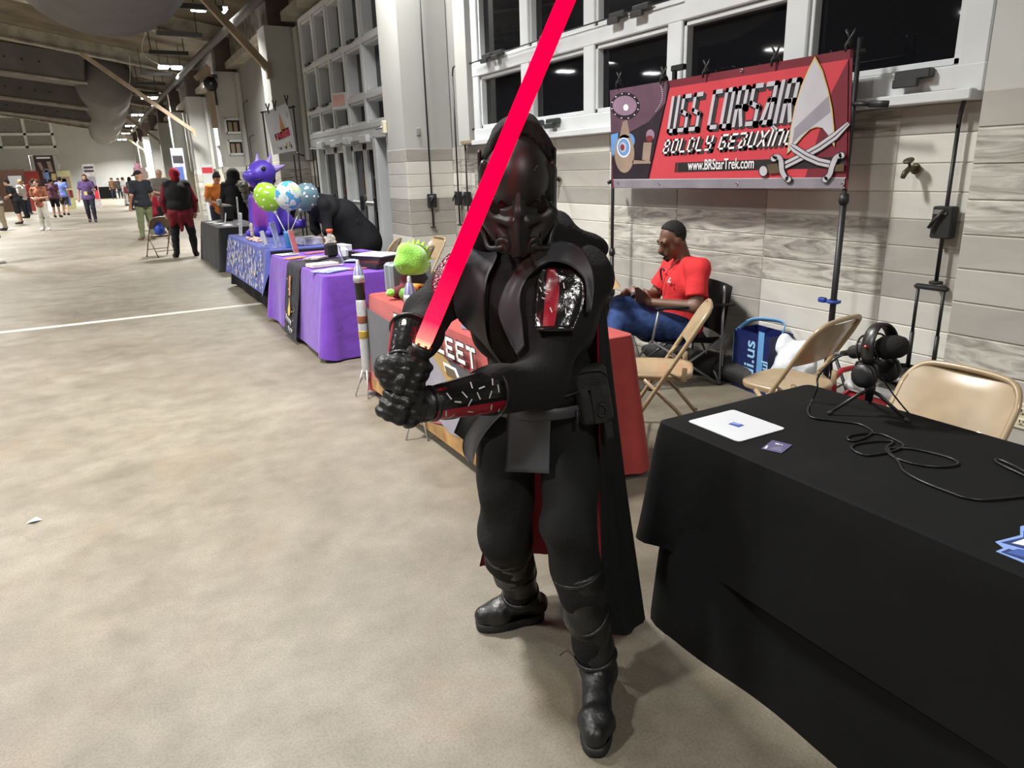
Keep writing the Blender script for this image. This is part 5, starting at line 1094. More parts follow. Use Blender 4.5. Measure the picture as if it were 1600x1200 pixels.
def map_mat(m):
    nt = m.node_tree; N = nt.nodes; L = nt.links; tc = N.new('ShaderNodeTexCoord'); n = N.new('ShaderNodeTexNoise'); n.inputs['Scale'].default_value = 9; n.inputs['Detail'].default_value = 2; L.new(tc.outputs['Object'], n.inputs['Vector']); r = N.new('ShaderNodeValToRGB'); r.color_ramp.interpolation = 'CONSTANT'
    e = r.color_ramp.elements; e[0].color = (0.08, 0.33, 0.6, 1); e[0].position = 0; e[1].position = .43; e[1].color = (0.60, 0.66, 0.62, 1); x = e.new(.56); x.color = (0.42, 0.58, 0.66, 1); x = e.new(.62); x.color = (0.55, 0.55, 0.1, 1); x = e.new(.66); x.color = (0.12, 0.42, 0.65, 1); L.new(n.outputs['Fac'], r.inputs[0]); L.new(r.outputs[0], N['Principled BSDF'].inputs['Base Color'])
map_mat(MP)
balloon('clear balloon printed with blue, white and yellow shapes', tuple(onY(451, 305, 8.40)), MP, None, CT, .15, 1.04)
balloon('slate blue balloon with white dots on a stick', tuple(onY(478, 307, 8.86)), mat('slate balloon', (0.10, 0.17, 0.22), .25, vary=.04), INK_WHITE, CT)
# inflatable dragon sitting on the blue table's far end
VI = mat('violet vinyl', (0.085, 0.045, 0.43), .45, vary=.06); MG = mat('magenta vinyl', (0.22, 0.04, 0.33), .45, vary=.05); LV = mat('lilac vinyl', (0.32, 0.24, 0.56), .45)
dr = thing('inflatable_dragon', 'big violet inflatable dragon sitting on the blue table behind the balloons', 'inflatable', (2.06, 10.7, ZB + .002), math.radians(-48))
# local: faces -Y
dr_p = [('e', (0, .02, .36), (.20, .22, .36)), ('e', (0, .16, .18), (.24, .22, .19)), ('c', (0, -.02, .6), (0, -.05, .78), .13, .12), ('e', (0, -.03, .86), (.18, .19, .165)), ('c', (0, -.14, .84), (0, -.30, .80), .12, .075), ('e', (0, -.33, .825), (.08, .06, .055)), ('c', (0, -.12, .74), (0, -.24, .715), .085, .055),
        ('c', (.14, -.08, .5), (.15, -.14, .06), .09, .08), ('c', (-.14, -.08, .5), (-.15, -.14, .06), .09, .08), ('c', (.15, -.12, .06), (.16, -.26, .05), .065, .05), ('c', (-.15, -.12, .06), (-.16, -.26, .05), .065, .05), ('c', (.05, .3, .13), (.25, .42, .12), .10, .05), ('c', (.25, .42, .12), (.34, .34, .2), .05, .02)]
sdf_obj('vinyl_body', dr_p, VI, dr, res=.016, k=.05, mats=[VI, MG], mfun=lambda c: ((np.abs(c[:, 0]) < .115) & (c[:, 1] < -.06) & (c[:, 2] > .14) & (c[:, 2] < .70)).astype(int))
for s in (-1, 1):
    sdf_obj('horn', [('c', (s * .09, .02, .99), (s * .115, .06, 1.10), .04, .012)], LV, dr, res=.01)
    sdf_obj('ear', [('c', (s * .15, .08, .90), (s * .25, .14, .94), .05, .015)], LV, dr, res=.01)
    e = MB().m(INK_WHITE, True); e.lathe([(0, .022), (.028, .016), (.038, -.01)], (s * .125, -.155, .905), 16, align((s * .75, -.65, .12))); ey = e.build('eye', dr)
    e = MB().m(INK_BLACK, True); e.lathe([(0, .029), (.024, .023), (.033, .008)], (s * .127, -.158, .905), 14, align((s * .75, -.65, .12))); e.build('pupil', ey)
    f = MB().m(PAPER, True); f.lathe([(.014, 0), (0, -.03)], (s * .05, -.285, .765), 8); f.build('tooth', dr)
m_ = MB().m(mat('dark mouth', (0.03, 0.012, 0.06), .6), True); m_.tube(bez([(-.10, -.17, .775), (-.07, -.29, .755), (0, -.335, .765), (.07, -.29, .755), (.10, -.17, .775)], 4), .010, 6); m_.build('mouth_line', dr)
sdf_obj('wing', [('c', (.16, .20, .55), (.30, .36, .62), .05, .03)], LV, dr, res=.012); sdf_obj('wing', [('c', (-.16, .20, .55), (-.30, .36, .62), .05, .03)], LV, dr, res=.012)
# ------------------------------------------------------------------ far black table and the white hanging banner
tag(cloth('tablecloth', 1.70, 2.45, 13.25, 15.7, .735, .02, mfab('charcoal table fabric', (0.022, 0.022, 0.024)), .06, .022, 22, 41), 'charcoal cloth on the table in front of the person in the headscarf', 'tablecloth')
for i, (x, y, w, d) in enumerate(((1.82, 14.9, .14, .22), (1.85, 14.3, .14, .22), (1.95, 13.95, .12, .2), (1.9, 13.6, .14, .22))): box_thing('paper_slip', ['farthest white paper slip on the charcoal table', 'second white paper slip from the far end of the charcoal table', 'small white paper slip in the middle of the charcoal table', 'nearest white paper slip on the charcoal table'][i], 'paper', (x, y, Z7), (w, d, .005), PAPER, .2, .001, 'paper slips')
b = MB().m(PAPER); b.box((0, 0, .24), (.012, .09, .48), rotm(0, .05, .0)); b.box((0, 0, .006), (.09, .12, .012)); pp = tag(b.build('price_stand', None, None, (2.12, 13.7, Z7)), 'tall thin white sign stand on the charcoal table', 'sign'); b = MB().m(M_HOLO); b.box((-.008, 0, .24), (.003, .06, .40), rotm(0, .05, 0)); b.build('sign_print', pp)
b = MB().m(PAPER); b.box((0, 0, .09), (.012, .08, .18), rotm(0, .2, 0)); tag(b.build('table_sign', None, None, (2.0, 14.45, Z7)), 'small white tent sign on the charcoal table', 'sign')
b = MB().m(M_BLACK); b.box((0, 0, .15), (.2, .4, .3), None, .03); b.m(mat('grey gadget', (0.3, 0.3, 0.32), .4)); b.box((-.1, .05, .34), (.08, .12, .14), None, .02); tag(b.build('game_console', None, None, (2.15, 15.3, Z7)), 'dark equipment with a grey top at the far end of the charcoal table', 'equipment')
ws = thing('banner_stand', 'black pole stand holding the white hanging banner by the doors', 'stand', (3.2, 13.4, 0))
for n_, a, c in (('post', (.02, .02, 2.72), (.02, .02, .05)), ('post', (-.50, .05, 2.62), (-.50, .05, .05)), ('cross_bar', (-.54, .03, 2.60), (.06, .03, 2.70)), ('side_arm', (-.02, 0, 1.93), (.10, -.06, 1.88)), ('inner_post', (-.06, .03, 1.9), (-.04, .05, .05))):
    b = MB().m(M_BLACK, True); b.tube([a, c], .014, 6); b.build(n_, ws)
for s in (-.5, .02):
    for q in (-1, 1): b = MB().m(M_BLACK, True); b.tube([(s, .03, .3), (s + q * .1, q * .2, .01)], .010, 5); b.build('foot_leg', ws)
wb = thing('banner', 'white hanging banner with a red shop title and orange spire', 'banner', (2.95, 13.37, 0)); y = 0
Wq = [onY(413, 176, 13.36), onY(449, 160, 13.36), onY(463, 235, 13.36), onY(427, 242, 13.36)]; Wq = [p - Vector((2.95, 13.37, 0)) for p in Wq]
def wbp(u, v, k=0): 
    p = Wq[0] * (1 - u) * (1 - v) + Wq[1] * u * (1 - v) + Wq[2] * u * v + Wq[3] * (1 - u) * v; return p + Vector((0, -.004 * k, 0))
g = MB().m(mat('white vinyl', (0.62, 0.63, 0.64), .5, vary=.06, scale=4), True); g.grid([[wbp(u / 6, v / 6, -1) + Vector((0, .008 * math.sin(u * 1.4 + v), 0)) for u in range(7)] for v in range(7)]); g.build('vinyl_sheet', wb)
g = MB()
def wq(uv, m_, k): g.m(m_); P = [wbp(u, v, k) for u, v in uv]; g.add(P, [tuple(range(len(P)))])
RT = mat('red title', (0.55, 0.03, 0.05), .5); wq([(.50, .55), (.55, .25), (.58, .12), (.63, .30), (.72, .55)], mat('orange spire', (0.6, 0.25, 0.12), .5), 1.5); wq([(.56, .55), (.59, .38), (.64, .55)], GLDP, 2.2)
O_ = wbp(.24, .70, 3); 
g.m(RT); letters(g, 'FUn', wbp(.24, .70, 3), wbp(.56, .68, 3), wbp(.22, .55, 3), .022, .003, .25); g.m(RT); letters(g, 'nn', wbp(.58, .68, 3), wbp(.86, .66, 3), wbp(.56, .50, 3), .024, .003, .2)
for i in range(9): wq([(.2 + i * .075, .86), (.25 + i * .075, .855), (.255 + i * .075, .86 + .03 * ((i * 7) % 3)), (.205 + i * .075, .87 + .03 * ((i * 7) % 3))], [V_GRY, F_GOLD, V_DGR][i % 3], 1.5)
wq([(.60, .82), (.66, .78), (.70, .84), (.64, .92)], F_GOLD, 2); wq([(.74, .80), (.80, .77), (.82, .84), (.76, .90)], F_GOLD, 2); wq([(.86, .16), (.92, .14), (.93, .30), (.87, .32)], PALE, 1.5)
g.build('banner_print', wb)
for i, u in enumerate((.16, .45, .97)):
    c = thing('spring_clamp', ['left small clamp on the white banner', 'middle small clamp on the white banner', 'right small clamp on the white banner'][i], 'clamp', Vector((2.95, 13.36, .02)) + wbp(u, .0, 0), 0, 'clamps on the white banner'); b = MB().m(M_BLACK, True); b.tube([(0, -.02, -.06), (0, 0, 0), (.03, 0, .1)], .012, 5); b.tube([(0, .05, -.05), (0, 0.03, 0), (-.03, 0, .1)], .012, 5); b.build('jaws', c)
# ------------------------------------------------------------------ far left booths and posters
def poster(name, label, cat, c, w, h, m, prints, rz=0.0, frame=False):
    r = thing(name, label, cat, c, rz); b = MB().m(m); b.box((0, 0, h / 2), (w, .03, h)); b.build('panel', r)
    q = MB()
    for (m_, u0, v0, u1, v1) in prints: q.m(m_); q.box(((u0 + u1 - 1) / 2 * w, -.019, (v0 + v1) / 2 * h), ((u1 - u0) * w, .006, (v1 - v0) * h), rotm(0, (u0 - v1) * .5 if u1 - u0 < .3 else 0, 0))
    if prints: q.build('poster_print', r)
    return r
po = poster('hanging_poster', 'tall dark poster with white title hung on a black frame, far left', 'poster', (-2.33, 50, 1.2), .95, 1.82, mat('dark plum poster', (0.035, 0.015, 0.022), .5, vary=.3, scale=3), [(INK_WHITE, .15, .9, .85, .95), (V_TAN, .2, .55, .38, .8), (V_TAN, .65, .5, .85, .82), (V_BLU, .42, .22, .62, .55), (V_GRY, .35, .5, .65, .6), (F_GOLD, .72, .25, .95, .45), (V_LIL, .3, .3, .42, .5)])
b = MB().m(M_BLACK, True); b.tube([(-.68, .05, -1.19), (-.68, .05, 1.82), (.70, .05, 1.82), (.70, .05, -1.19)], .02, 6); b.build('pipe_frame', po)
poster('booth_screen', 'brown booth screen with a white notice behind the crowd', 'screen', (-4.3, 50.2, .0), 1.8, 2.3, mat('brown panel', (0.10, 0.05, 0.032), .7), [(PAPER, .55, .57, .9, .85)])
poster('booth_screen', 'red booth screen with a pale scrawl behind the crowd', 'screen', (-3.05, 49.9, .0), .68, 2.18, mat('red panel', (0.38, 0.045, 0.035), .6), [(V_TAN, .2, .6, .45, .76), (ORNG, .5, .62, .8, .8)])
poster('roll_up_poster', 'pale yellow roll-up poster behind the blue shirt', 'poster', (-1.5, 50, .0), .66, 2.16, mat('yellow poster', (0.50, 0.48, 0.26), .6), [(V_TAN, .1, .55, .9, .85), (M_LB, .1, .1, .6, .35), (PAPER, .3, .62, .6, .8), (F_DKRED, .6, .3, .9, .5)])
poster('roll_up_poster', 'white and red roll-up poster right of the man in purple', 'poster', (-.2, 50.4, .0), .62, 2.5, mat('white red poster', (0.45, 0.42, 0.42), .6, vary=.3, scale=4), [(V_DGR, .1, .9, .9, .95), (V_DGR, .1, .82, .9, .87), (V_GRY, .3, .4, .9, .72), (RT, .6, .2, .95, .5), (V_PLUM, .1, .35, .4, .65)])
tag(cloth('tablecloth', -.4, 1.3, 74.5, 75.6, 1.0, .02, F_BLACK, .04, .02, 12, 51), 'black cloth on a far table with a pale printed face', 'tablecloth')
b = MB().m(V_TAN); b.box((-.1, 74.38, .5), (.45, .02, .6), None, .0); tag(b.build('printed_panel'), 'pale face print hung on the far black table', 'poster')
box_thing('white_box', 'tiny white box on the far black table', 'box', (.75, 75, 1.005), (.3, .3, .42), PAPER)
tag(cloth('tablecloth', 1.75, 3.2, 60.2, 61.0, .95, .02, F_BLACK, .04, .02, 12, 52), 'second far black table cloth, behind the queue of visitors', 'tablecloth')
poster('booth_wall', 'wide brown booth wall far behind the bald man', 'booth', (3.2, 60, 0), 1.9 * .0 + 1.3, 2.38, mat('brown booth wall', (0.115, 0.088, 0.07), .8), [(PAPER, .62, .88, .7, .99), (PAPER, .8, .8, .92, .97)])
poster('booth_poster', 'small red and blue poster on the brown booth wall', 'poster', (2.85, 59.8, .0), .42, 2.66, mat('red blue poster', (0.15, 0.06, 0.09), .6, vary=.6, scale=6), [(V_BLU, .2, .1, .8, .4)])
poster('roll_up_poster', 'white blue roll-up poster above the red headscarf', 'poster', (2.75, 29.5, .0), .42, 2.6, mat('white blue poster', (0.42, 0.42, 0.5), .6, vary=.4, scale=7), [(V_DGR, .1, .8, .9, .9), (M_LB, .15, .4, .8, .75), (F_DKRED, .1, .15, .6, .35)])
poster('roll_up_poster', 'slim white poster with red top beside the orange shirt', 'poster', (2.75, 22.0, .0), .30, 1.9, PAPER, [(RT, .05, .88, .95, .96), (V_GRY, .2, .3, .8, .7)])
# ------------------------------------------------------------------ people
SKIN = mat('light skin', (0.46, 0.27, 0.19), .55, vary=.06, scale=10); SKIN2 = mat('tan skin', (0.36, 0.19, 0.12), .55, vary=.06, scale=10); SKIN3 = mat('brown skin', (0.145, 0.07, 0.042), .5, vary=.1, scale=12)
def cl(name, col, **k): return mat(name, col, k.pop('rough', .85), vary=k.pop('vary', .15), scale=k.pop('scale', 9), bump=k.pop('bump', .3), bscale=k.pop('bscale', 40), spec=.25, **k)
def lerp(a, b, t): return tuple(x + (y - x) * t for x, y in zip(a, b))
SHOE = cl('dark shoe', (0.03, 0.028, 0.027), rough=.5); SHOEW = cl('white shoe', (0.55, 0.54, 0.5), rough=.6); HAIRD = cl('dark hair', (0.012, 0.010, 0.009), bump=.8, bscale=60); HAIRB = cl('brown hair', (0.05, 0.028, 0.018), bump=.8, bscale=60); HAIRF = cl('fair hair', (0.30, 0.20, 0.11), bump=.8, bscale=60)
def person(label, loc, rz=0.0, h=1.75, skin=SKIN, top=None, sleeve=.55, hem=.86, legs=None, leg_end=.10, shoe=SHOE, hair=HAIRD, style='short', fat=1.0, lean=0.0, nod=0.0, turn=0.0, J=None, res=.016, group=None, face=True, skirt=False):
    """a standing figure: one continuous body, with clothes, hair and shoes fitted over it as parts. Faces -Y in its own frame."""
    r = thing('person', label, 'person', loc, rz, group)
    s = h / 1.75
    D = dict(hipL=(.09, 0, .93), hipR=(-.09, 0, .93), kneeL=(.105, -.015, .50), kneeR=(-.105, -.015, .50), ankL=(.11, .03, .09), ankR=(-.11, .03, .09), toeL=(.13, -.13, .03), toeR=(-.13, -.13, .03),
             shL=(.185, 0, 1.42), shR=(-.185, 0, 1.42), elL=(.245, .03, 1.14), elR=(-.245, .03, 1.14), wrL=(.25, -.05, .90), wrR=(-.25, -.05, .90), neck=(0, .01, 1.47), head=(0, -.015, 1.615))
    D.update(J or {})
    cL, sL = math.cos(lean), math.sin(lean)
    def up(p):
        x, y, z = p; y2, z2 = y, z - .93; return (x, y2 * cL - z2 * sL, .93 + y2 * sL + z2 * cL)
    low = ('hipL', 'hipR', 'kneeL', 'kneeR', 'ankL', 'ankR', 'toeL', 'toeR')
    P = {k: tuple(c * s for c in (v if k in low else up(v))) for k, v in D.items()}
    f = fat; S = lambda x: x * s
    pel = tuple(c * s for c in (0, .005, .95)); waist = tuple(c * s for c in up((0, .0, 1.08))); chest = tuple(c * s for c in up((0, .0, 1.29)))
    torso = [('e', pel, (S(.165 * f), S(.115 * f), S(.13))), ('c', waist, chest, S(.115 * f), S(.125 * f)), ('e', waist, (S(.15 * f), S(.11 * f), S(.15))), ('e', chest, (S(.18 * f ** .6), S(.115 * f ** .7), S(.16))), ('c', P['shL'], P['shR'], S(.066), S(.066))]
    hd = P['head']; Rh = rotm(nod, 0, turn) @ rotm(lean * .6); Rn = np.array(Rh)
    def hp(x, y, z): v = Rh @ Vector((x * s, y * s, z * s)); return (hd[0] + v.x, hd[1] + v.y, hd[2] + v.z)
    headp = [('e', hp(0, .01, .02), (S(.076), S(.095), S(.10)), Rn), ('e', hp(0, -.02, -.045), (S(.06), S(.068), S(.075)), Rn), ('c', P['neck'], hp(0, .02, -.06), S(.056), S(.053))]
    facep = [('c', hp(0, -.088, .012), hp(0, -.108, -.022), S(.010), S(.016)), ('e', hp(.078, .01, -.005), (S(.012), S(.02), S(.03)), Rn), ('e', hp(-.078, .01, -.005), (S(.012), S(.02), S(.03)), Rn), ('e', hp(0, -.08, -.062), (S(.026), S(.014), S(.012)), Rn)]
    arms, hands, thigh, shin, feet = [], [], [], [], []
    for q, sd in (('L', 1), ('R', -1)):
        arms += [('c', P['sh' + q], P['el' + q], S(.054), S(.043)), ('c', P['el' + q], P['wr' + q], S(.042), S(.028))]
        e, w = Vector(P['el' + q]), Vector(P['wr' + q]); d = (w - e).normalized(); side = d.cross(Vector((0, 1, 0))); side = side.normalized() if side.length > .1 else Vector((0, 0, 1)); nn = side.cross(d)
        pm = w + d * S(.05); hands.append(('e', tuple(pm), (S(.022), S(.04), S(.05)), np.array(Matrix((nn, side, d)).transposed())))
        for i, l in enumerate((.058, .07, .066, .05)):
            b0 = w + d * S(.085) + nn * S((i - 1.5) * .0) + side * S((i - 1.5) * .019); m0 = b0 + d * S(l * .55) + nn * S(.012 * 1); hands.append(('c', tuple(b0), tuple(m0), S(.0095), S(.0085))); hands.append(('c', tuple(m0), tuple(m0 + d * S(l * .35) + nn * S(.018)), S(.0085), S(.0075)))
        hands.append(('c', tuple(w + d * S(.03) + side * S(.03 * -1)), tuple(w + d * S(.085) + side * S(-.052)), S(.012), S(.009)))
        thigh.append(('c', P['hip' + q], P['knee' + q], S(.088 * f ** .8), S(.060))); shin += [('c', P['knee' + q], lerp(P['knee' + q], P['ank' + q], .35), S(.056), S(.055)), ('c', lerp(P['knee' + q], P['ank' + q], .35), P['ank' + q], S(.054), S(.036))]
        feet += [('c', P['ank' + q], lerp(P['ank' + q], P['toe' + q], .35), S(.040), S(.036)), ('c', lerp(P['ank' + q], P['toe' + q], .2)[:2] + (S(.042),), P['toe' + q][:2] + (S(.034),), S(.040), S(.032))]
    sdf_obj('body', torso + headp + facep + arms + hands + thigh + shin + feet, skin, r, res=res, k=.022)
    wr_ = wrink(.006, 16, int(abs(loc[0] * 100)) % 50)
    if top is not None:
        sl = [('c', P['sh' + q], lerp(P['sh' + q], P['el' + q], min(sleeve * 2, 1)), S(.054), S(.05)) for q in 'LR']
        if sleeve > .5: sl += [('c', P['el' + q], lerp(P['el' + q], P['wr' + q], (sleeve - .5) * 2), S(.043), S(.036)) for q in 'LR']
        nz = up((0, 0, 1.50))[2] * s; lowp = [('e', tuple(c * s for c in (0, .005, .90)), (S(.172 * f), S(.12 * f), S(.14)))]
        hz_ = hem * s
        def post(X, F, hz_=hz_, nz=nz, sl=sl):
            F = wr_(X, F); core = np.abs(X[..., 0]) < S(.2 * max(f, 1))
            g = np.maximum(F, np.where(core, hz_ - X[..., 2], -1)); return np.maximum(g, X[..., 2] - nz - .02) if lean < .3 else g
        sdf_obj('top', torso + (lowp if hem < .93 else []) + (sl if sleeve > 0 else []), top, r, res=res, k=.03, off=.02, post=post)
    if legs is not None:
        le = leg_end * s
        lp = thigh + ([p for p in shin] if leg_end < .45 else []) + [('e', pel, (S(.165 * f), S(.115 * f), S(.12)))]
        if skirt: lp += [('c', tuple(c * s for c in (0, 0, .9)), tuple(c * s for c in (0, 0, leg_end)), S(.14), S(.24))]
        sdf_obj('skirt' if skirt else ('shorts' if leg_end > .3 else 'trousers'), lp, legs, r, res=res, k=.03, off=.02, post=lambda X, F: np.maximum(np.maximum(wr_(X, F), le - X[..., 2]), X[..., 2] - 1.03 * s))
    for q in 'LR':
        sdf_obj('shoe', [p for i, p in enumerate(feet) if (i < 2) == (q == 'L')], shoe, r, res=res * .8, k=.03, off=.010, post=lambda X, F: np.maximum(F, X[..., 2] - S(.105)))
    if face and style != 'hood':
        for sd in (-1, 1):
            m = MB().m(INK_BLACK, True); m.lathe([(0, .004), (.008 * s, .002), (.011 * s, -.004)], hp(sd * .03, -.086, .018), 8, Rh @ align((sd * .25, -1, 0))); m.build('eye', r)
        m = MB().m(mat('lip', (0.24, 0.09, 0.07), .5), True); m.tube([hp(-.024, -.090, -.062), hp(0, -.097, -.06), hp(.024, -.090, -.062)], .005 * s, 5); m.build('mouth', r)
    top_ = [('e', hp(0, .022, .035), (S(.083), S(.094), S(.10)), Rn)]
    def hpost(front, zc):
        Ri = np.array(Rh)
        def po(X, F):
            q = (X - np.array(hd)) @ Ri / s; return np.maximum(F, np.minimum(-(q[..., 1] - front), zc - q[..., 2]))
        return po
    wv = {'short': (top_, hpost(-.035, .062)), 'long': (top_ + [('e', hp(0, .05, -.06), (S(.095), S(.06), S(.13)), Rn), ('e', hp(0, .06, -.15), (S(.10), S(.045), S(.10)), Rn)], hpost(-.03, .065)), 'afro': ([('e', hp(0, .03, .05), (S(.115), S(.115), S(.11)), Rn)], hpost(-.04, .06)),
          'bun': (top_ + [('e', hp(0, .05, .13), (S(.05), S(.05), S(.04)), Rn)], hpost(-.035, .062)), 'cap': ([('e', hp(0, .005, .05), (S(.087), S(.102), S(.08)), Rn), ('e', hp(0, -.12, .045), (S(.065), S(.07), S(.012)), Rn)], lambda X, F: F), 'scarf': ([('e', hp(0, .02, .03), (S(.098), S(.108), S(.115)), Rn), ('e', hp(0, .05, -.07), (S(.08), S(.07), S(.08)), Rn)], hpost(-.05, .05)), 'none': (None, None), 'hood': ([('e', hp(0, .03, .0), (S(.13), S(.14), S(.16)), Rn), ('e', hp(0, .06, -.15), (S(.17), S(.12), S(.13)), Rn)], lambda X, F: F)}[style]
    if wv[0]: sdf_obj({'cap': 'cap', 'scarf': 'headscarf', 'hood': 'hood'}.get(style, 'hair'), wv[0], hair, r, res=.011, k=.03, off=.004, post=wv[1])
    return r, P, hp
def beard(r, hp, m, s=1.0):
    sdf_obj('beard', [('e', hp(0, -.055, -.085), (.05, .04, .05)), ('c', hp(-.05, -.04, -.06), hp(.05, -.04, -.06), .02, .02)], m, r, res=.011, k=.03)
G_L = 'visitors in the left aisle'; G_C = 'visitors by the far tables'
J_front = dict(elL=(.26, -.02, 1.14), wrL=(.08, -.24, 1.12), elR=(-.26, -.02, 1.14), wrR=(-.08, -.24, 1.10))
J_walk = dict(kneeL=(.10, -.10, .52), ankL=(.11, -.10, .09), toeL=(.12, -.28, .035), kneeR=(-.10, .0, .50), ankR=(-.10, .16, .10), toeR=(-.11, .0, .035))
# the man in purple
J = dict(J_walk); J.update(elR=(-.28, .03, 1.14), wrR=(-.31, 0, .90), elL=(.27, -.05, 1.15), wrL=(.24, -.32, 1.17))
r, P, hp = person('long-haired bearded man in a purple T-shirt walking towards the view', (-.33, 33.3, 0), math.radians(-4), 1.82, SKIN, cl('purple tee', (0.115, 0.07, 0.19)), .3, .82, cl('dark jeans', (0.02, 0.022, 0.035)), .08, SHOE, HAIRB, 'long', 1.22, J=J)
beard(r, hp, HAIRB)
b = MB().m(mat('yellow badge', (0.6, 0.5, 0.2), .5)); b.box((-.05, -.165, 1.10), (.11, .01, .15), None, .004); b.build('badge', r); b = MB().m(INK_BLACK); b.box((.10, -.2, 1.12), (.13, .09, .10), None, .02); b.build('camera', r)
b = MB().m(V_PLUM, True); b.tube([(-.06, -.12, 1.5), (-.07, -.16, 1.3), (-.05, -.165, 1.17)], .008, 5); b.tube([(.06, -.12, 1.5), (.09, -.17, 1.3), (.10, -.19, 1.17)], .008, 5); b.build('lanyard', r)
r, P, hp = person('woman with long dark hair in a rust patterned blouse and white trousers', (-1.70, 29.3, 0), math.radians(-25), 1.66, SKIN, mat('rust floral cloth', (0.26, 0.085, 0.04), .8, vary=.7, scale=14), .35, .80, cl('white trousers', (0.50, 0.48, 0.43)), .07, SHOEW, HAIRB, 'long', 1.05, J=J_front, turn=-.6)
person('man in a blue T-shirt and dark shorts seen from behind', (-1.47, 41.7, 0), math.radians(172), 1.80, SKIN, cl('sky blue tee', (0.14, 0.19, 0.46)), .3, .80, cl('dark grey shorts', (0.04, 0.038, 0.036)), .50, SHOE, HAIRD, 'short', 1.15, J=dict(J_walk))
person('person in a long black top and black shorts bending to the left', (-2.85, 35.0, 0), math.radians(-100), 1.74, SKIN, cl('black tee', (0.012, 0.012, 0.014)), .35, .72, cl('black shorts', (0.01, 0.01, 0.011)), .42, SHOE, HAIRD, 'short', 1.2, lean=.25, J=J_front)
person('person in a grey jacket and khaki trousers leaning over a booth', (-3.0, 30.8, 0), math.radians(-80), 1.70, SKIN, cl('grey jacket', (0.085, 0.083, 0.08)), .9, .80, cl('khaki trousers', (0.27, 0.23, 0.155)), .08, SHOE, HAIRD, 'short', 1.1, lean=.35, J=J_front)
person('passer-by in black shorts and white trainers cut off by the picture edge', (-2.06, 17.9, 0), math.radians(95), 1.78, SKIN, cl('black tee', (0, 0, 0)), .3, .8, cl('black shorts', (0, 0, 0)), .50, SHOEW, HAIRD, 'short', J=dict(kneeL=(.10, -.12, .53), ankL=(.10, .0, .12), toeL=(.10, -.17, .05), kneeR=(-.1, 0, .5), ankR=(-.10, .18, .11), toeR=(-.1, .02, .035)))
person('person in an olive T-shirt and grey shorts with a dark bag', (-2.35, 38.6, 0), math.radians(80), 1.72, SKIN, cl('olive tee', (0.11, 0.105, 0.065)), .3, .82, cl('grey shorts', (0.19, 0.19, 0.18)), .46, SHOE, HAIRB, 'short', 1.0, J=J_front)
person('person in a maroon T-shirt behind the woman in rust', (-1.75, 39.5, 0), math.radians(160), 1.74, SKIN2, cl('maroon tee', (0.10, 0.04, 0.06)), .3, .82, cl('black shorts', (0, 0, 0)), .48, SHOE, HAIRD, 'short', 1.1)
person('pale-shirted person behind the one in black', (-3.0, 40.5, 0), math.radians(-120), 1.72, SKIN, cl('pale shirt', (0.40, 0.37, 0.33)), .9, .82, cl('dark jeans', (0, 0, 0)), .08, SHOE, HAIRF, 'short', 1.0, J=J_front)
person('dark-haired person at the booth by the left edge', (-3.9, 38.5, 0), math.radians(150), 1.70, SKIN, cl('black tee', (0, 0, 0)), .3, .8, cl('dark jeans', (0, 0, 0)), .08, SHOE, HAIRD, 'short')
person('person in a red T-shirt between the booth panels', (-3.3, 46.0, 0), math.radians(20), 1.72, SKIN2, cl('red tee', (0.30, 0.03, 0.03)), .3, .8, cl('dark jeans', (0, 0, 0)), .08, SHOE, HAIRD, 'short')
person('person in a brown jacket far behind the tables', (1.25, 72, 0), math.radians(10), 1.72, SKIN2, cl('brown jacket', (0.14, 0.085, 0.045)), .9, .8, cl('dark jeans', (0, 0, 0)), .08, SHOE, HAIRD, 'afro')
person('person in a dark jacket beside the brown one, far back', (1.75, 72.5, 0), math.radians(0), 1.70, SKIN2, cl('charcoal jacket', (0.05, 0.045, 0.045)), .9, .8, cl('dark jeans', (0, 0, 0)), .08, SHOE, HAIRD, 'afro')
r, P, hp = person('person in a white T-shirt with a maroon shoulder bag', (1.52, 52, 0), math.radians(120), 1.72, SKIN, cl('white tee', (0.42, 0.41, 0.40)), .3, .82, cl('pale trousers', (0.36, 0.32, 0.3)), .08, SHOE, HAIRB, 'short')
b = MB().m(cl('maroon bag', (0.13, 0.015, 0.025))); b.box((-.25, .05, .95), (.14, .3, .36), None, .05); b.build('shoulder_bag', r)
person('person with long black hair in dark jeans', (1.60, 44.1, 0), math.radians(130), 1.70, SKIN2, cl('grey top', (0.09, 0.095, 0.10)), .4, .85, cl('dark jeans', (0, 0, 0)), .08, SHOE, HAIRD, 'long')
GREENP = cl('green trousers', (0.125, 0.14, 0.075))
person('man in a navy T-shirt and green trousers looking towards the tables', (1.02, 21.9, 0), math.radians(200), 1.80, SKIN2, cl('navy black tee', (0.016, 0.018, 0.024)), .33, .84, GREENP, .07, cl('tan shoe', (0.19, 0.14, 0.1)), HAIRD, 'cap', 1.12, turn=.5, nod=.25, J=dict(elR=(-.26, .0, 1.14), wrR=(-.22, -.12, .90), elL=(.27, .02, 1.13), wrL=(.28, -.10, .90), ankL=(.17, .03, .09), toeL=(.2, -.13, .03), kneeL=(.13, 0, .5)))
person('child in a long red jersey with fair hair beside the green trousers', (1.22, 22.6, 0), math.radians(170), 1.30, SKIN, cl('red jersey', (0.27, 0.012, 0.03)), .45, .62, cl('black shorts', (0, 0, 0)), .48, SHOEW, HAIRF, 'short', 1.1, J=J_front)
r, P, hp = person('bald man with glasses in a red vest bending over the child', (1.62, 24.2, 0), math.radians(30), 1.86, SKIN, cl('grey tee', (0.20, 0.185, 0.17)), .35, .8, cl('black trousers', (0.012, 0.012, 0.013)), .08, SHOE, HAIRD, 'none', 1.2, lean=.12, nod=.35, J=J_front)
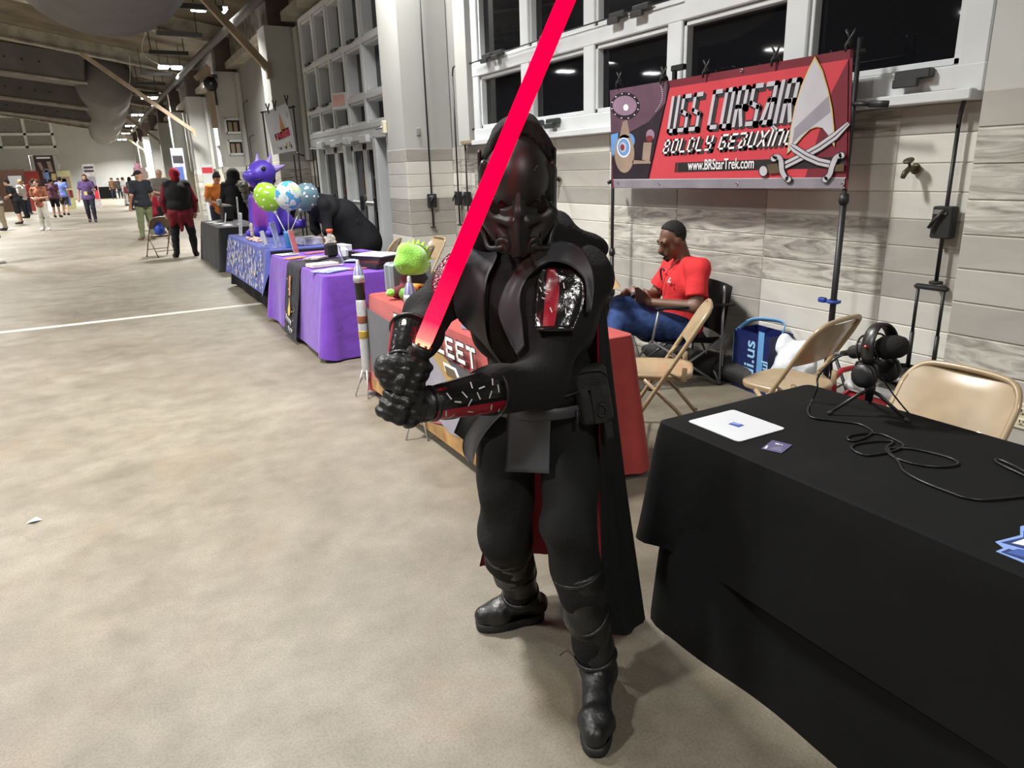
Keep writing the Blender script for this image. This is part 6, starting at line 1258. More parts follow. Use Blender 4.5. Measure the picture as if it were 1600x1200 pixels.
sdf_obj('red_vest', [('e', (0, -.02, 1.28), (.21, .15, .24)), ('e', (0, 0, 1.45), (.2, .12, .09))], cl('red vest', (0.62, 0.035, 0.03)), r, res=.016, post=lambda X, F: np.maximum(F, np.abs(X[..., 0] + .0) * 0 + np.where(X[..., 1] < 0, .045 - np.abs(X[..., 0]), -1)))
person('shorter person in a red and white cap behind the bald man', (1.50, 26.0, 0), math.radians(150), 1.6, SKIN, cl('dark top', (0.06, 0.04, 0.035)), .5, .8, cl('dark jeans', (0, 0, 0)), .08, SHOE, cl('white red cap', (0.5, 0.3, 0.28)), 'cap')
# the headscarf and vest
r, P, hp = person('person in a red headscarf and black vest seen from behind', (1.42, 16.4, 0), math.radians(176), 1.76, SKIN, cl('wine red shirt', (0.155, 0.016, 0.026)), .95, .80, cl('black breeches', (0.012, 0.012, 0.014)), .06, cl('black boot', (0.008, 0.008, 0.009), rough=.45), cl('bright red headscarf', (0.25, 0.012, 0.022), vary=.4), 'scarf', 1.28, nod=.25,
                  J=dict(elL=(.30, .0, 1.13), wrL=(.27, -.10, .90), elR=(-.30, 0, 1.13), wrR=(-.27, -.10, .90), kneeL=(.16, -.02, .5), ankL=(.19, .03, .09), toeL=(.24, -.11, .03), kneeR=(-.15, -.02, .5), ankR=(-.16, .03, .09), toeR=(-.2, -.11, .03)), res=.013)
sdf_obj('vest', [('e', (0, .02, 1.26), (.26, .21, .26)), ('e', (0, .02, 1.05), (.25, .20, .19)), ('c', (-.16, .02, 1.44), (.16, .02, 1.44), .10, .10)], cl('black vest', (0.015, 0.015, 0.016)), r, res=.014, post=lambda X, F: np.maximum(wrink(.005, 14, 4)(X, F), .94 - X[..., 2]))
sdf_obj('sash', [('e', (0, 0, .92), (.24, .18, .12)), ('c', (-.1, .06, .85), (-.16, .1, .62), .14, .03), ('c', (.12, .06, .85), (.2, .08, .66), .14, .04), ('c', (0, .08, .85), (.03, .13, .55), .12, .02)], MATS['wine red shirt'], r, res=.014, k=.02, post=wrink(.014, 18, 6))
person('person in an orange T-shirt with head bowed behind the charcoal table', (2.32, 17.6, 0), math.radians(10), 1.68, SKIN2, cl('orange tee', (0.62, 0.20, 0.045)), .35, .8, cl('dark jeans', (0, 0, 0)), .08, SHOE, HAIRD, 'bun', 1.0, lean=.22, nod=.5, J=J_front)
r, P, hp = person('person in a black hooded costume with a grey fur pelt, seen from behind', (2.46, 15.95, 0), math.radians(165), 1.72, SKIN2, cl('black robe', (0.009, 0.009, 0.010)), .95, .7, cl('black robe', (0, 0, 0)), .06, SHOE, cl('black hood', (0.011, 0.011, 0.012)), 'hood', 1.35, lean=.12, J=J_front)
sdf_obj('fur_pelt', [('c', (-.16, .12, 1.4), (-.30, .1, .9), .09, .07), ('c', (-.30, .1, .9), (-.32, .06, .62), .07, .03)], mat('grey fur', (0.16, 0.145, 0.12), .95, vary=.7, scale=40, bump=1.0, bscale=90), r, res=.014, post=wrink(.02, 50, 9))
# bending person in black and raised arm
r, P, hp = person('person in loose black clothes bending forward behind the balloons', (2.98, 9.95, 0), math.radians(-83), 1.72, SKIN, cl('loose black shirt', (0.009, 0.0095, 0.012)), .6, .62, cl('loose black shirt', (0, 0, 0)), .08, SHOE, HAIRD, 'short', 1.5, lean=1.02, nod=.5, J=dict(elL=(.22, -.28, 1.25), wrL=(.16, -.42, 1.06), elR=(-.22, -.28, 1.25), wrR=(-.16, -.42, 1.06)))
sdf_obj('loose_robe', [('c', (.0, -.48, 1.18), (0, -.08, .98), .15, .25), ('c', (0, -.08, .98), (0, .10, .62), .25, .34)], MATS['loose black shirt'], r, res=.016, k=.05, post=wrink(.012, 14, 3))
person('person behind the inflatable dragon raising a brown arm', (2.38, 11.9, 0), math.radians(170), 1.62, SKIN3, cl('black jumper', (0.011, 0.010, 0.011)), .72, .8, cl('dark jeans', (0, 0, 0)), .08, SHOE, HAIRD, 'short', 1.0, J=dict(elL=(.30, -.05, 1.52), wrL=(.28, -.08, 1.74), elR=(-.28, .02, 1.13), wrR=(-.26, -.08, .90)))
# ------------------------------------------------------------------ seated man in the camp chair
RZ = math.radians(250)
sm_, s_loc = None, (3.60, 3.97, 0)
sm_ = thing('person', 'seated man in a red T-shirt and jeans looking down at his hands', 'person', s_loc, RZ)
RT_ = cl('bright red tee', (0.62, 0.035, 0.04)); JEAN = cl('blue jeans', (0.022, 0.045, 0.135), vary=.45, scale=14); HB = mat('black short hair', (0.007, 0.0065, 0.006), .8, bump=.8, bscale=160)
A_sh, A_el, A_wr = (.195, .07, .845), (.285, .03, .60), (.10, -.25, .615); B_sh, B_el, B_wr = (-.195, .05, .835), (-.255, -.08, .60), (-.04, -.31, .63)
hipA, kneA, ankA, toeA = (.10, -.02, .40), (.11, -.47, .50), (.10, -.46, .09), (.10, -.62, .035)
hipB, kneB, ankB, toeB = (-.10, -.02, .40), (.03, -.43, .585), (.26, -.60, .33), (.33, -.70, .27)
Hs = (0, -.05, 1.035); Rh_ = rotm(.42, 0, .12)
def sh_(x, y, z): v = Rh_ @ Vector((x, y, z)); return (Hs[0] + v.x, Hs[1] + v.y, Hs[2] + v.z)
Rn_ = np.array(Rh_)
torsoS = [('e', (0, .02, .42), (.175, .15, .12)), ('c', (0, .05, .50), (0, .06, .72), .14, .145), ('e', (0, .05, .72), (.185, .135, .15)), ('c', A_sh, B_sh, .07, .07)]
headS = [('e', sh_(0, .015, .03), (.074, .095, .095), Rn_), ('e', sh_(0, -.025, -.045), (.06, .068, .07), Rn_), ('c', (0, .035, .89), sh_(0, .03, -.05), .062, .058), ('c', sh_(0, -.09, .012), sh_(0, -.113, -.028), .011, .019), ('e', sh_(.076, .01, -.005), (.012, .022, .032), Rn_), ('e', sh_(-.076, .01, -.005), (.012, .022, .032), Rn_), ('e', sh_(0, -.092, -.065), (.026, .012, .012), Rn_), ('c', sh_(-.05, -.08, .032), sh_(.05, -.08, .032), .014, .014), ('e', sh_(0, -.075, -.105), (.026, .022, .018), Rn_)]
armS = [('c', A_sh, A_el, .058, .046), ('c', A_el, A_wr, .046, .03), ('c', B_sh, B_el, .058, .046), ('c', B_el, B_wr, .046, .03)]
def hand_prims(w, d, side, nn, curl=.8, k=1.0, rad=.0095):
    """palm, four jointed fingers of unequal length and a thumb leaving the side of the palm"""
    w, d, side, nn = Vector(w), Vector(d).normalized(), Vector(side).normalized(), Vector(nn).normalized(); out = []
    out.append(('b', tuple(w + d * .05 * k), (.015 * k, .038 * k, .045 * k), np.array(Matrix((nn, side, d)).transposed()), .012))
    for i, l in enumerate((.072, .082, .076, .058)):
        b0 = w + d * .09 * k + side * ((i - 1.5) * .0205 * k); p = b0; dirn = d.copy(); prev = b0; rr = rad
        for j, f in enumerate((.45, .32, .23)):
            a = curl * (.55 + .45 * j); dirn = (d * math.cos(a) + nn * math.sin(a)); q = prev + dirn * l * f * k; out.append(('c', tuple(prev), tuple(q), rr, rr * .92)); prev = q; rr *= .92
    t0 = w + d * .022 * k + side * (-.034 * k); t1 = t0 + (d * .7 - side * .75 + nn * .25).normalized() * .042 * k; t2 = t1 + (d * .95 - side * .1 + nn * .3).normalized() * .034 * k
    out += [('c', tuple(t0), tuple(t1), .0135 * k, .0115 * k), ('c', tuple(t1), tuple(t2), .0112 * k, .009 * k)]
    return out
dA = Vector((-.62, -.72, .28)); dB = Vector((.35, -.85, .30))
handsS = hand_prims(A_wr, dA, (.2, -.5, -.8), (-.6, .2, .6), .9) + hand_prims(B_wr, dB, (.3, .4, .85), (.8, .2, .2), .7)
legS = [('c', hipA, kneA, .105, .072), ('c', kneA, ankA, .07, .045), ('c', hipB, kneB, .105, .072), ('c', kneB, ankB, .07, .045)]
footS = {'A': [('c', ankA, toeA, .045, .035)], 'B': [('c', ankB, toeB, .045, .035)]}
sdf_obj('body', torsoS + headS + armS + handsS + legS + footS['A'] + footS['B'], SKIN3, sm_, res=.0085, k=.022)
slv = [('c', A_sh, lerp(A_sh, A_el, .72), .066, .066), ('c', B_sh, lerp(B_sh, B_el, .72), .066, .066)]
def tee_post(X, F):
    F = wrink(.007, 20, 12)(X, F); n = np.array(A_el) - np.array(A_sh); n /= np.linalg.norm(n)
    for sh, el in ((A_sh, A_el), (B_sh, B_el)):
        a = np.array(sh); d = np.array(el) - a; L_ = np.linalg.norm(d); d /= L_; t = (X - a) @ d; rr = np.linalg.norm(X - a - t[..., None] * d, axis=-1); F = np.where((rr < .11) & (t > .0), np.maximum(F, t - L_ * .74), F)
    nk = X[..., 2] - .915 + 0.25 * np.minimum(X[..., 1] - .02, 0) * -1 * 0; return np.maximum(F, X[..., 2] - .925)
sdf_obj('tee_shirt', torsoS + [('e', (0, .03, .40), (.185, .155, .07))] + slv, RT_, sm_, res=.0085, k=.03, off=.014, post=lambda X, F: np.maximum(tee_post(X, F), .36 - X[..., 2]))
sdf_obj('jeans', legS + [('e', (0, .02, .40), (.175, .15, .11))], JEAN, sm_, res=.0095, k=.015, off=.014, post=lambda X, F: np.maximum(wrink(.004, 24, 15)(X, F), X[..., 2] - .62 * 1.1))
for q in 'AB': sdf_obj('shoe', footS[q], SHOE, sm_, res=.009, k=.02, off=.012)
def hpo(X, F):
    q = (X - np.array(Hs)) @ Rn_; y, z, x = q[..., 1], q[..., 2], np.abs(q[..., 0])
    return np.maximum(F, np.minimum(y + .02, .085 - z - .45 * (y + .02) * 0) * -1 * -1 if False else np.where(y < -.0, .098 - z - .9 * np.maximum(-y - .02, 0) * -1 + .7 * (x > .05) * (x - .05) * -1, -.02 - .0 * z + (z < -.05) * .04))
sdf_obj('hair', [('e', sh_(0, .022, .042), (.080, .096, .096), Rn_)], HB, sm_, res=.006, k=.02, off=.003, post=hpo)
sdf_obj('moustache', [('c', sh_(-.022, -.108, -.05), sh_(0, -.116, -.044), .006, .008), ('c', sh_(.022, -.108, -.05), sh_(0, -.116, -.044), .006, .008)], HB, sm_, res=.004, k=.006)
sdf_obj('beard', [('c', sh_(-.02, -.095, -.095), sh_(.02, -.095, -.095), .012, .012), ('c', sh_(.0, -.095, -.08), sh_(0, -.085, -.11), .010, .016)], HB, sm_, res=.005, k=.01)
for sd in (-1, 1):
    m = MB().m(HB, True); m.tube([sh_(sd * .018, -.096, .036), sh_(sd * .04, -.09, .042), sh_(sd * .058, -.075, .034)], .0045, 5); m.build('eyebrow', sm_)
    m = MB().m(SKIN3, True); m.lathe([(0, .001), (.010, -.001), (.014, -.006)], sh_(sd * .033, -.086, .014), 10, Rh_ @ align((sd * .3, -1, -.2))); m.build('lowered_eyelid', sm_)
    m = MB().m(INK_BLACK, True); m.tube([sh_(sd * .02, -.096, .014), sh_(sd * .033, -.098, .0165), sh_(sd * .047, -.09, .014)], .0035, 5); m.build('eyelid', sm_)
m = MB().m(mat('dark lip', (0.16, 0.06, 0.05), .5), True); m.tube([sh_(-.022, -.102, -.064), sh_(0, -.107, -.062), sh_(.022, -.102, -.064)], .0055, 6); m.build('mouth', sm_)
b = MB().m(INK_BLACK, True); fr = Vector((0, -.125, 0))
b.tube([(-.02 + .055 * math.cos(a), -.10 - .012 * math.sin(a) - .0 , .775 + .062 * math.sin(a)) for a in [.9 + i * .42 for i in range(11)]], .007, 5); b.build('chest_emblem', sm_)
b = MB().m(PALE); 
for dx, dz in ((0, 0), (.02, .016), (-.014, -.014), (.022, -.01)): b.box((.10 + dx, -.105, .765 + dz), (.016, .012, .012), rotm(0, .6, .35), .003)
b.build('chest_logo', sm_)
b = MB().m(mat('thin red cord', (0.40, 0.03, 0.03), .6), True); b.tube(bez([(.06, -.02, .91), (.05, -.09, .84), (.03, -.12, .74), (.0, -.135, .65)], 4), .003, 5); b.build('lanyard', sm_)
b = MB().m(INK_BLACK); b.box((.02, -.36, .665), (.07, .13, .012), rotm(.5, 0, .1), .004); tag(b.build('phone', None, None, None), 'black phone in the seated man\'s hands', 'phone'); ph_ = bpy.data.objects['phone']
ph_.matrix_world = Matrix.Translation(s_loc) @ Matrix.Rotation(RZ, 4, 'Z')
cx_ = .25
cc = thing('camp_chair', 'black folding camp chair with grey tube frame under the seated man', 'chair', s_loc, RZ)
GT = mat('grey chair tube', (0.26, 0.27, 0.28), .35, metal=.5); CFAB = cl('black chair fabric', (0.010, 0.010, 0.011))
for s in (-1, 1):
    for a, c in (((s * .25, .25, .01), (s * .25, .25, .73)), ((s * .25, .24, .01), (s * .26, -.28, .37)), ((s * .25, -.28, .01), (s * .25, .28, .36)), ((s * .26, -.28, .35), (s * .27, -.24, .58))):
        b = MB().m(GT, True); b.tube([a, c], .0095, 7); b.build('frame_tube', cc)
    b = MB().m(CFAB); b.box((s * .275, .03, .60), (.055, .58, .016), rotm(.0, 0, 0), .006); b.build('armrest', cc)
    for y in (.25, -.28): b = MB().m(M_RUBBER, True); b.lathe([(.02, 0), (.022, .02), (.012, .035)], (s * .25, y, 0), 10); b.build('foot_cap', cc)
for a, c in (((-.25, .25, .02), (.26, .24, .37)), ((.25, .25, .02), (-.26, .24, .37)), ((-.25, -.28, .02), (.26, -.28, .37)), ((.25, -.28, .02), (-.26, -.28, .37))):
    b = MB().m(GT, True); b.tube([a, c], .0085, 7); b.build('cross_tube', cc)
b = MB().m(CFAB, True); seat = [[(-.25 + .5 * i / 8, -.28 + .57 * j / 6, .365 - .10 * (1 - (2 * i / 8 - 1) ** 2) * (.4 + .6 * j / 6)) for i in range(9)] for j in range(7)]; b.grid(seat); b.grid([[(x, y, z - .006) for x, y, z in r_][::-1] for r_ in seat]); b.build('seat', cc)
b = MB().m(CFAB, True); bk_ = [[(-.25 + .5 * i / 8, .25 + .055 * j / 6 + .07 * (1 - (2 * i / 8 - 1) ** 2) * .4, .36 + .36 * j / 6) for i in range(9)] for j in range(7)]; b.grid(bk_); b.grid([[(x, y + .006, z) for x, y, z in r_][::-1] for r_ in bk_]); b.build('backrest', cc)
b = MB().m(PALE); b.box((.22, .27, .20), (.05, .004, .12)); b.build('care_label', cc)

# ------------------------------------------------------------------ the armoured figure
CLOTH_K = cl('black suit cloth', (0.0085, 0.0085, 0.009), bump=.25, bscale=90); VINYL = mat('dark grey vinyl', (0.042, 0.043, 0.050), .48, vary=.08, scale=5, spec=.45); LEATH = mat('black leather', (0.009, 0.009, 0.0095), .42, vary=.08, scale=14, bump=.25, bscale=60); GLOSS = mat('glossy black armour', (0.009, 0.009, 0.010), .16, vary=.1, bump=.15, bscale=60); REDA = mat('red armour stripe', (0.27, 0.008, 0.022), .28, vary=.06); SCUFF = mat('white scuff', (0.6, 0.6, 0.6), .5, vary=0); HELM = mat('satin black helmet', (0.0085, 0.0085, 0.0092), .45, vary=.15, scale=10); CAPE_K = cl('black cloak cloth', (0.0075, 0.0075, 0.008), bump=.3, bscale=70); CAPE_R = cl('red cloak lining', (0.22, 0.006, 0.02), rough=.55)
kn = thing('person', 'person in black armour and hooded cloak crouching with a glowing red sword', 'person', (1.06, 1.74, 0))
KO = Vector((1.06, 1.74, 0))
def K(p): return tuple(Vector(p) - KO)
hiL, hiR = (1.14, 1.70, .86), (.97, 1.78, .86); knL, knR = (1.025, 1.55, .57), (.935, 1.78, .475); anL, anR = (1.095, 1.495, .10), (1.085, 1.945, .10); toL, toR = (.955, 1.315, .045), (.945, 1.985, .042)
shL, shR = (1.085, 1.56, 1.285), (.81, 1.73, 1.29); elL, elR = (.885, 1.475, 1.055), (.655, 1.60, 1.235); wrL, wrR = (.575, 1.405, 1.08), (.515, 1.425, 1.175)
pelv, wst, chs, nck = (1.05, 1.735, .88), (1.035, 1.70, 1.02), (.975, 1.645, 1.20), (.945, 1.60, 1.36)
lat = Vector((.85, -.52, 0))
def ori(x, y, z): X_ = Vector(x).normalized(); Z_ = Vector(z).normalized(); Y_ = Z_.cross(X_).normalized(); return np.array(Matrix((X_, Y_, Z_)).transposed())
RT3 = ori(lat, None, (0, 0, 1)) if False else np.array(Matrix((lat, Vector((.52, .85, 0)), Vector((0, 0, 1)))).transposed())
torsoK = [('e', pelv, (.155, .12, .13), RT3), ('c', wst, chs, .115, .135), ('e', wst, (.145, .115, .13), RT3), ('e', chs, (.185, .13, .17), RT3), ('c', shL, shR, .072, .066), ('c', nck, (.935, 1.59, 1.44), .06, .055)]
armK = [('c', shL, elL, .075, .066), ('c', elL, lerp(elL, wrL, .45), .066, .055), ('c', lerp(elL, wrL, .4), wrL, .052, .034), ('c', shR, elR, .066, .050), ('c', elR, lerp(elR, wrR, .5), .050, .044), ('c', lerp(elR, wrR, .4), wrR, .046, .034)]
legK = [('c', hiL, knL, .102, .078), ('c', knL, lerp(knL, anL, .4), .078, .070), ('c', lerp(knL, anL, .35), anL, .066, .05), ('c', hiR, knR, .104, .080), ('c', knR, lerp(knR, anR, .4), .078, .068), ('c', lerp(knR, anR, .35), anR, .066, .05)]
bodyK = torsoK + armK + legK
sdf_obj('body', [(p[0], K(p[1])) + ((K(p[2]),) + tuple(p[3:]) if p[0] == 'c' else tuple(p[2:])) for p in bodyK], CLOTH_K, kn, res=.0085, k=.035, post=lambda X, F: wrink(.008, 26, 33)(X, F))
def drape(L_, R_, n, m, prims, off, thick, mats_, name, parent, mfun=None, k=.035, near=(1.15, 2.7), blur=2, minoff=None):
    """a thin stiff panel laid over the figure: a strip between two edge lines, pressed onto the surface beneath and given thickness"""
    def rs(P, n):
        P = [Vector((x, y, 0)) for x, y in P]; P = bez(P, 6); d = [0.0]
        for a, b in zip(P[:-1], P[1:]): d.append(d[-1] + (b - a).length)
        out = []; j = 0
        for i in range(n):
            t = d[-1] * i / (n - 1)
            while j < len(P) - 2 and d[j + 1] < t: j += 1
            u = (t - d[j]) / max(d[j + 1] - d[j], 1e-9); q = P[j].lerp(P[j + 1], min(max(u, 0), 1)); out.append((q.x, q.y))
        return out
    A_, B_ = rs(L_, n), rs(R_, n); T_ = np.linspace(near[0], near[1], 260); D = np.zeros((n, m)); RY = []
    for i in range(n):
        row = []
        for j in range(m):
            u = j / (m - 1); x = A_[i][0] * (1 - u) + B_[i][0] * u; y = A_[i][1] * (1 - u) + B_[i][1] * u; d = ray(x, y); row.append(d)
            pts = np.array([0, 0, H]) + T_[:, None] * np.array(d); F = field(prims, pts, k, off); h = np.argmax(F < 0); D[i, j] = T_[h] if F[h] < 0 else T_[np.argmin(F)]
        RY.append(row)
    for _ in range(blur):
        E = np.pad(D, 1, 'edge'); D = (E[1:-1, 1:-1] * 2 + E[:-2, 1:-1] + E[2:, 1:-1] + E[1:-1, :-2] + E[1:-1, 2:]) / 6
    fr = [[Vector((0, 0, H)) + RY[i][j] * D[i, j] - Vector(K((0, 0, 0))) * 0 - KO for j in range(m)] for i in range(n)]
    bk_ = [[p + RY[i][j].normalized() * thick for j, p in enumerate(r_)] for i, r_ in enumerate(fr)]
    b = MB()
    for i in range(n - 1):
        for j in range(m - 1):
            b.m(mats_[mfun(i / (n - 1), j / (m - 1)) if mfun else 0], True); b.add([fr[i][j], fr[i][j + 1], fr[i + 1][j + 1], fr[i + 1][j]], [(3, 2, 1, 0)])
    b.m(mats_[0], False); b.grid(bk_); b.grid([fr[0], bk_[0]]); b.grid([bk_[-1], fr[-1]]); b.grid([[r_[0] for r_ in fr], [r_[0] for r_ in bk_]]); b.grid([[r_[-1] for r_ in bk_], [r_[-1] for r_ in fr]])
    o = b.build(name, parent)
    bm = __import__('bmesh').new(); bm.from_mesh(o.data); __import__('bmesh').ops.remove_doubles(bm, verts=bm.verts, dist=1e-5); bm.to_mesh(o.data); bm.free()
    return o, fr
tk = torsoK + armK[:1] + armK[3:4]
drape([(722, 382), (711, 410), (707, 456), (715, 498), (750, 532), (784, 572)], [(766, 378), (777, 398), (761, 436), (757, 482), (763, 536), (788, 573)], 26, 12, tk, .014, .007, [VINYL], 'chest_panel', kn)
drape([(836, 396), (812, 412), (790, 444), (778, 480), (786, 512), (808, 556)], [(872, 406), (840, 420), (819, 442), (812, 470), (816, 505), (819, 540)], 26, 10, tk, .014, .007, [VINYL], 'chest_panel', kn)
drape([(829, 398), (850, 382), (886, 376), (912, 392), (928, 430), (924, 486)], [(838, 420), (858, 409), (886, 413), (906, 428), (915, 446), (916, 488)], 26, 8, tk, .026, .008, [VINYL], 'shoulder_mantle', kn)
drape([(782, 408), (768, 440), (764, 484), (768, 534), (790, 585)], [(812, 412), (796, 440), (788, 482), (792, 520), (806, 560)], 18, 6, tk, .006, .004, [CLOTH_K], 'under_vest', kn)
ap = torsoK + armK[:3]
drape([(848, 419), (840, 440), (836, 478), (836, 514)], [(890, 421), (912, 440), (911, 478), (897, 514)], 20, 22, ap, .022, .008, [GLOSS, REDA], 'shoulder_plate', kn, lambda u, v: 1 if .16 < v < .47 else 0)
drape([(836, 510), (836, 518)], [(897, 508), (898, 517)], 3, 14, ap, .028, .008, [GLOSS], 'plate_rim', kn)
drape([(702, 396), (684, 416), (674, 444), (679, 468)], [(735, 388), (722, 408), (712, 436), (702, 470)], 18, 12, torsoK + armK[3:5], .03, .008, [mat('red sparkling armour', (0.13, 0.012, 0.03), .22, vary=.9, scale=70, bump=.8, bscale=120)], 'shoulder_plate', kn)
sc_ = MB().m(SCUFF)
def scuff(px, py, ln, ang, prims, off, near=(1.15, 2.7), w=1.6):
    T_ = np.linspace(near[0], near[1], 500); c, s = math.cos(ang) * ln / 2, math.sin(ang) * ln / 2; nx, ny = -math.sin(ang) * w / 2, math.cos(ang) * w / 2; P = []
    for x, y in ((px - c - nx, py - s - ny), (px + c - nx, py + s - ny), (px + c + nx, py + s + ny), (px - c + nx, py - s + ny)):
        d = ray(x, y); F = field(prims, np.array([0, 0, H]) + T_[:, None] * np.array(d), .035, off); h = np.argmax(F < 0)
        P.append(Vector((0, 0, H)) + d * (T_[h] if F[h] < 0 else T_[np.argmin(F)]) - KO)
    sc_.add(P, [(0, 1, 2, 3)])
for x, y, l, a in ((844, 439, 6, .8), (845, 452, 8, 1.2), (857, 452, 7, .2), (861, 484, 8, 1.2), (875, 437, 8, 1.6), (881, 446, 9, 1.4), (900, 434, 8, .15), (884, 486, 9, 1.5), (897, 454, 10, 1.6), (840, 498, 7, .9), (849, 466, 5, .4), (902, 446, 6, 1.5), (853, 458, 6, .3)): scuff(x, y, l, a, ap, .0245 + .008)
# bracers
def bracer(a, c, r0, r1, stripe, name='bracer'):
    a, c = Vector(a), Vector(c); R = align(c - a, (0, 0, 1)); L_ = (c - a).length; b = MB(); n = 32
    sv = R.transposed() @ stripe[0]; sa = math.atan2(sv.y, sv.x)
    for i in range(n):
        t0, t1 = 2 * PI * i / n, 2 * PI * (i + 1) / n; b.m(REDA if abs((t0 + .1 - sa + PI) % (2 * PI) - PI) < stripe[1] else GLOSS, True)
        b.grid([[a + R @ Vector((rr * math.cos(t), rr * math.sin(t), z)) - KO for t in (t0, t1)] for rr, z in ((r0 * .96, -.002), (r0, 0), (r0 * .7 + r1 * .3, L_ * .3), (r0 * .35 + r1 * .65, L_ * .65), (r1, L_), (r1 * .94, L_ + .002))])
    o = b.build(name, kn)
    for rr, z in ((r0 * 1.01, .004), (r1 * 1.01, L_ - .004)):
        q = MB().m(LEATH, True); q.tube([a + R @ Vector((rr * math.cos(t), rr * math.sin(t), z)) - KO for t in [i * PI / 12 for i in range(24)]], .004, 6, closed=True); q.build('bracer_rim', o)
    return a, R, L_
BA, BC = onY(672, 631, 1.398), onY(773, 610, 1.43)
ba, bR, bL = bracer(BA, BC, .0375, .0545, (-CU * .75 - CF * .65, .52))
for u, t in ((.15, 2.6), (.25, 3.0), (.36, 2.7), (.42, 3.15), (.55, 2.9), (.62, 2.55), (.72, 2.95), (.85, 2.75), (.2, 3.9), (.45, 3.7), (.62, 4.1), (.75, 3.6), (.9, 3.9), (.5, 2.3), (.8, 2.4), (.1, 3.6)):
    rr = .0375 + .017 * u + .0012; ln = .009; w = .0016; ang = (u * 37 + t * 11) % 3; P = []
    for sx, sy in ((-1, -1), (1, -1), (1, 1), (-1, 1)):
        dz = sx * ln * math.cos(ang) - sy * w * math.sin(ang); dt = (sx * ln * math.sin(ang) + sy * w * math.cos(ang)) / rr; P.append(ba + bR @ Vector((rr * math.cos(t + dt), rr * math.sin(t + dt), u * bL + dz)) - KO)
    sc_.add(P, [(0, 1, 2, 3)])
q_ = sc_.build('white_scuffs', kn); q_['kind'] = 'stuff'
BA2, BC2 = onY(629, 570, 1.415), onY(643, 514, 1.50); bracer(BA2, BC2, .036, .047, (-CR * .9 - CF * .3, .5))
# hilt, blade
P0, P1 = onY(611, 654, 1.42), onY(658, 543, 1.415); hx_ = (P1 - P0).normalized()
sw = thing('light_sword', 'glowing red sword held in both gloved hands of the armoured figure', 'sword', P0); RS = align(hx_, (0, 1, 0))
BLADE = bpy.data.materials.new('red glowing blade'); BLADE.use_nodes = True
nt = BLADE.node_tree; N = nt.nodes; Lk = nt.links; bs = N['Principled BSDF']; tc = N.new('ShaderNodeTexCoord'); dt = N.new('ShaderNodeVectorMath'); dt.operation = 'DOT_PRODUCT'; dt.inputs[1].default_value = tuple(hx_); Lk.new(tc.outputs['Object'], dt.inputs[0])
LH = (P1 - P0).length; mr = N.new('ShaderNodeMapRange'); mr.inputs[1].default_value = LH; mr.inputs[2].default_value = LH + .19; Lk.new(dt.outputs['Value'], mr.inputs[0]); rp = N.new('ShaderNodeValToRGB'); Lk.new(mr.outputs[0], rp.inputs[0])
e = rp.color_ramp.elements; e[0].position = 0; e[0].color = (1.0, .45, .22, 1); e[1].position = 1; e[1].color = (1.0, .0, .022, 1); x = e.new(.32); x.color = (1.0, .008, .04, 1); x = e.new(.10); x.color = (1.0, .12, .10, 1)
Lk.new(rp.outputs[0], bs.inputs['Emission Color']); bs.inputs['Emission Strength'].default_value = 2.4; bs.inputs['Specular IOR Level'].default_value = 0; bs.inputs['Base Color'].default_value = (.3, .0, .01, 1); bs.inputs['Roughness'].default_value = .25
TIP = onY(897, -30, 1.42); BLn = (TIP - P1).length + LH
b = MB().m(BLADE, True); bd = (TIP - P1).normalized(); RB = align(bd, (0, 1, 0)); b.lathe([(.0165, 0), (.0190, .02), (.0195, BLn - LH - .03), (.0185, BLn - LH - .015), (.011, BLn - LH), (0, BLn - LH + .003)], P1 - P0, 24, RB); b.build('blade', sw)
b = MB().m(M_BLACK, True); b.lathe([(.016, .018), (.0175, .03), (.0175, LH - .05), (.019, LH - .045), (.019, LH - .03), (.023, LH - .02), (.0255, LH - .004), (.0235, LH + .004), (.017, LH - .004), (0, LH - .006)], (0, 0, 0), 20, RS); b.build('hilt', sw)
b = MB().m(M_STEEL, True); b.lathe([(0, -.002), (.013, -.001), (.016, .006), (.016, .012), (.014, .014), (.0165, .017), (.0165, .024), (.015, .026)], (0, 0, 0), 18, RS); b.build('pommel', sw)
for i in range(8): a = i * PI / 4; b = MB().m(mat('emitter tooth', (0.4, 0.04, 0.04), .3, metal=.5)); b.box(RS @ Vector((.021 * math.cos(a), .021 * math.sin(a), LH + .004)), (.005, .005, .008), RS @ rotm(0, 0, a)); b.build('emitter_tooth', sw)
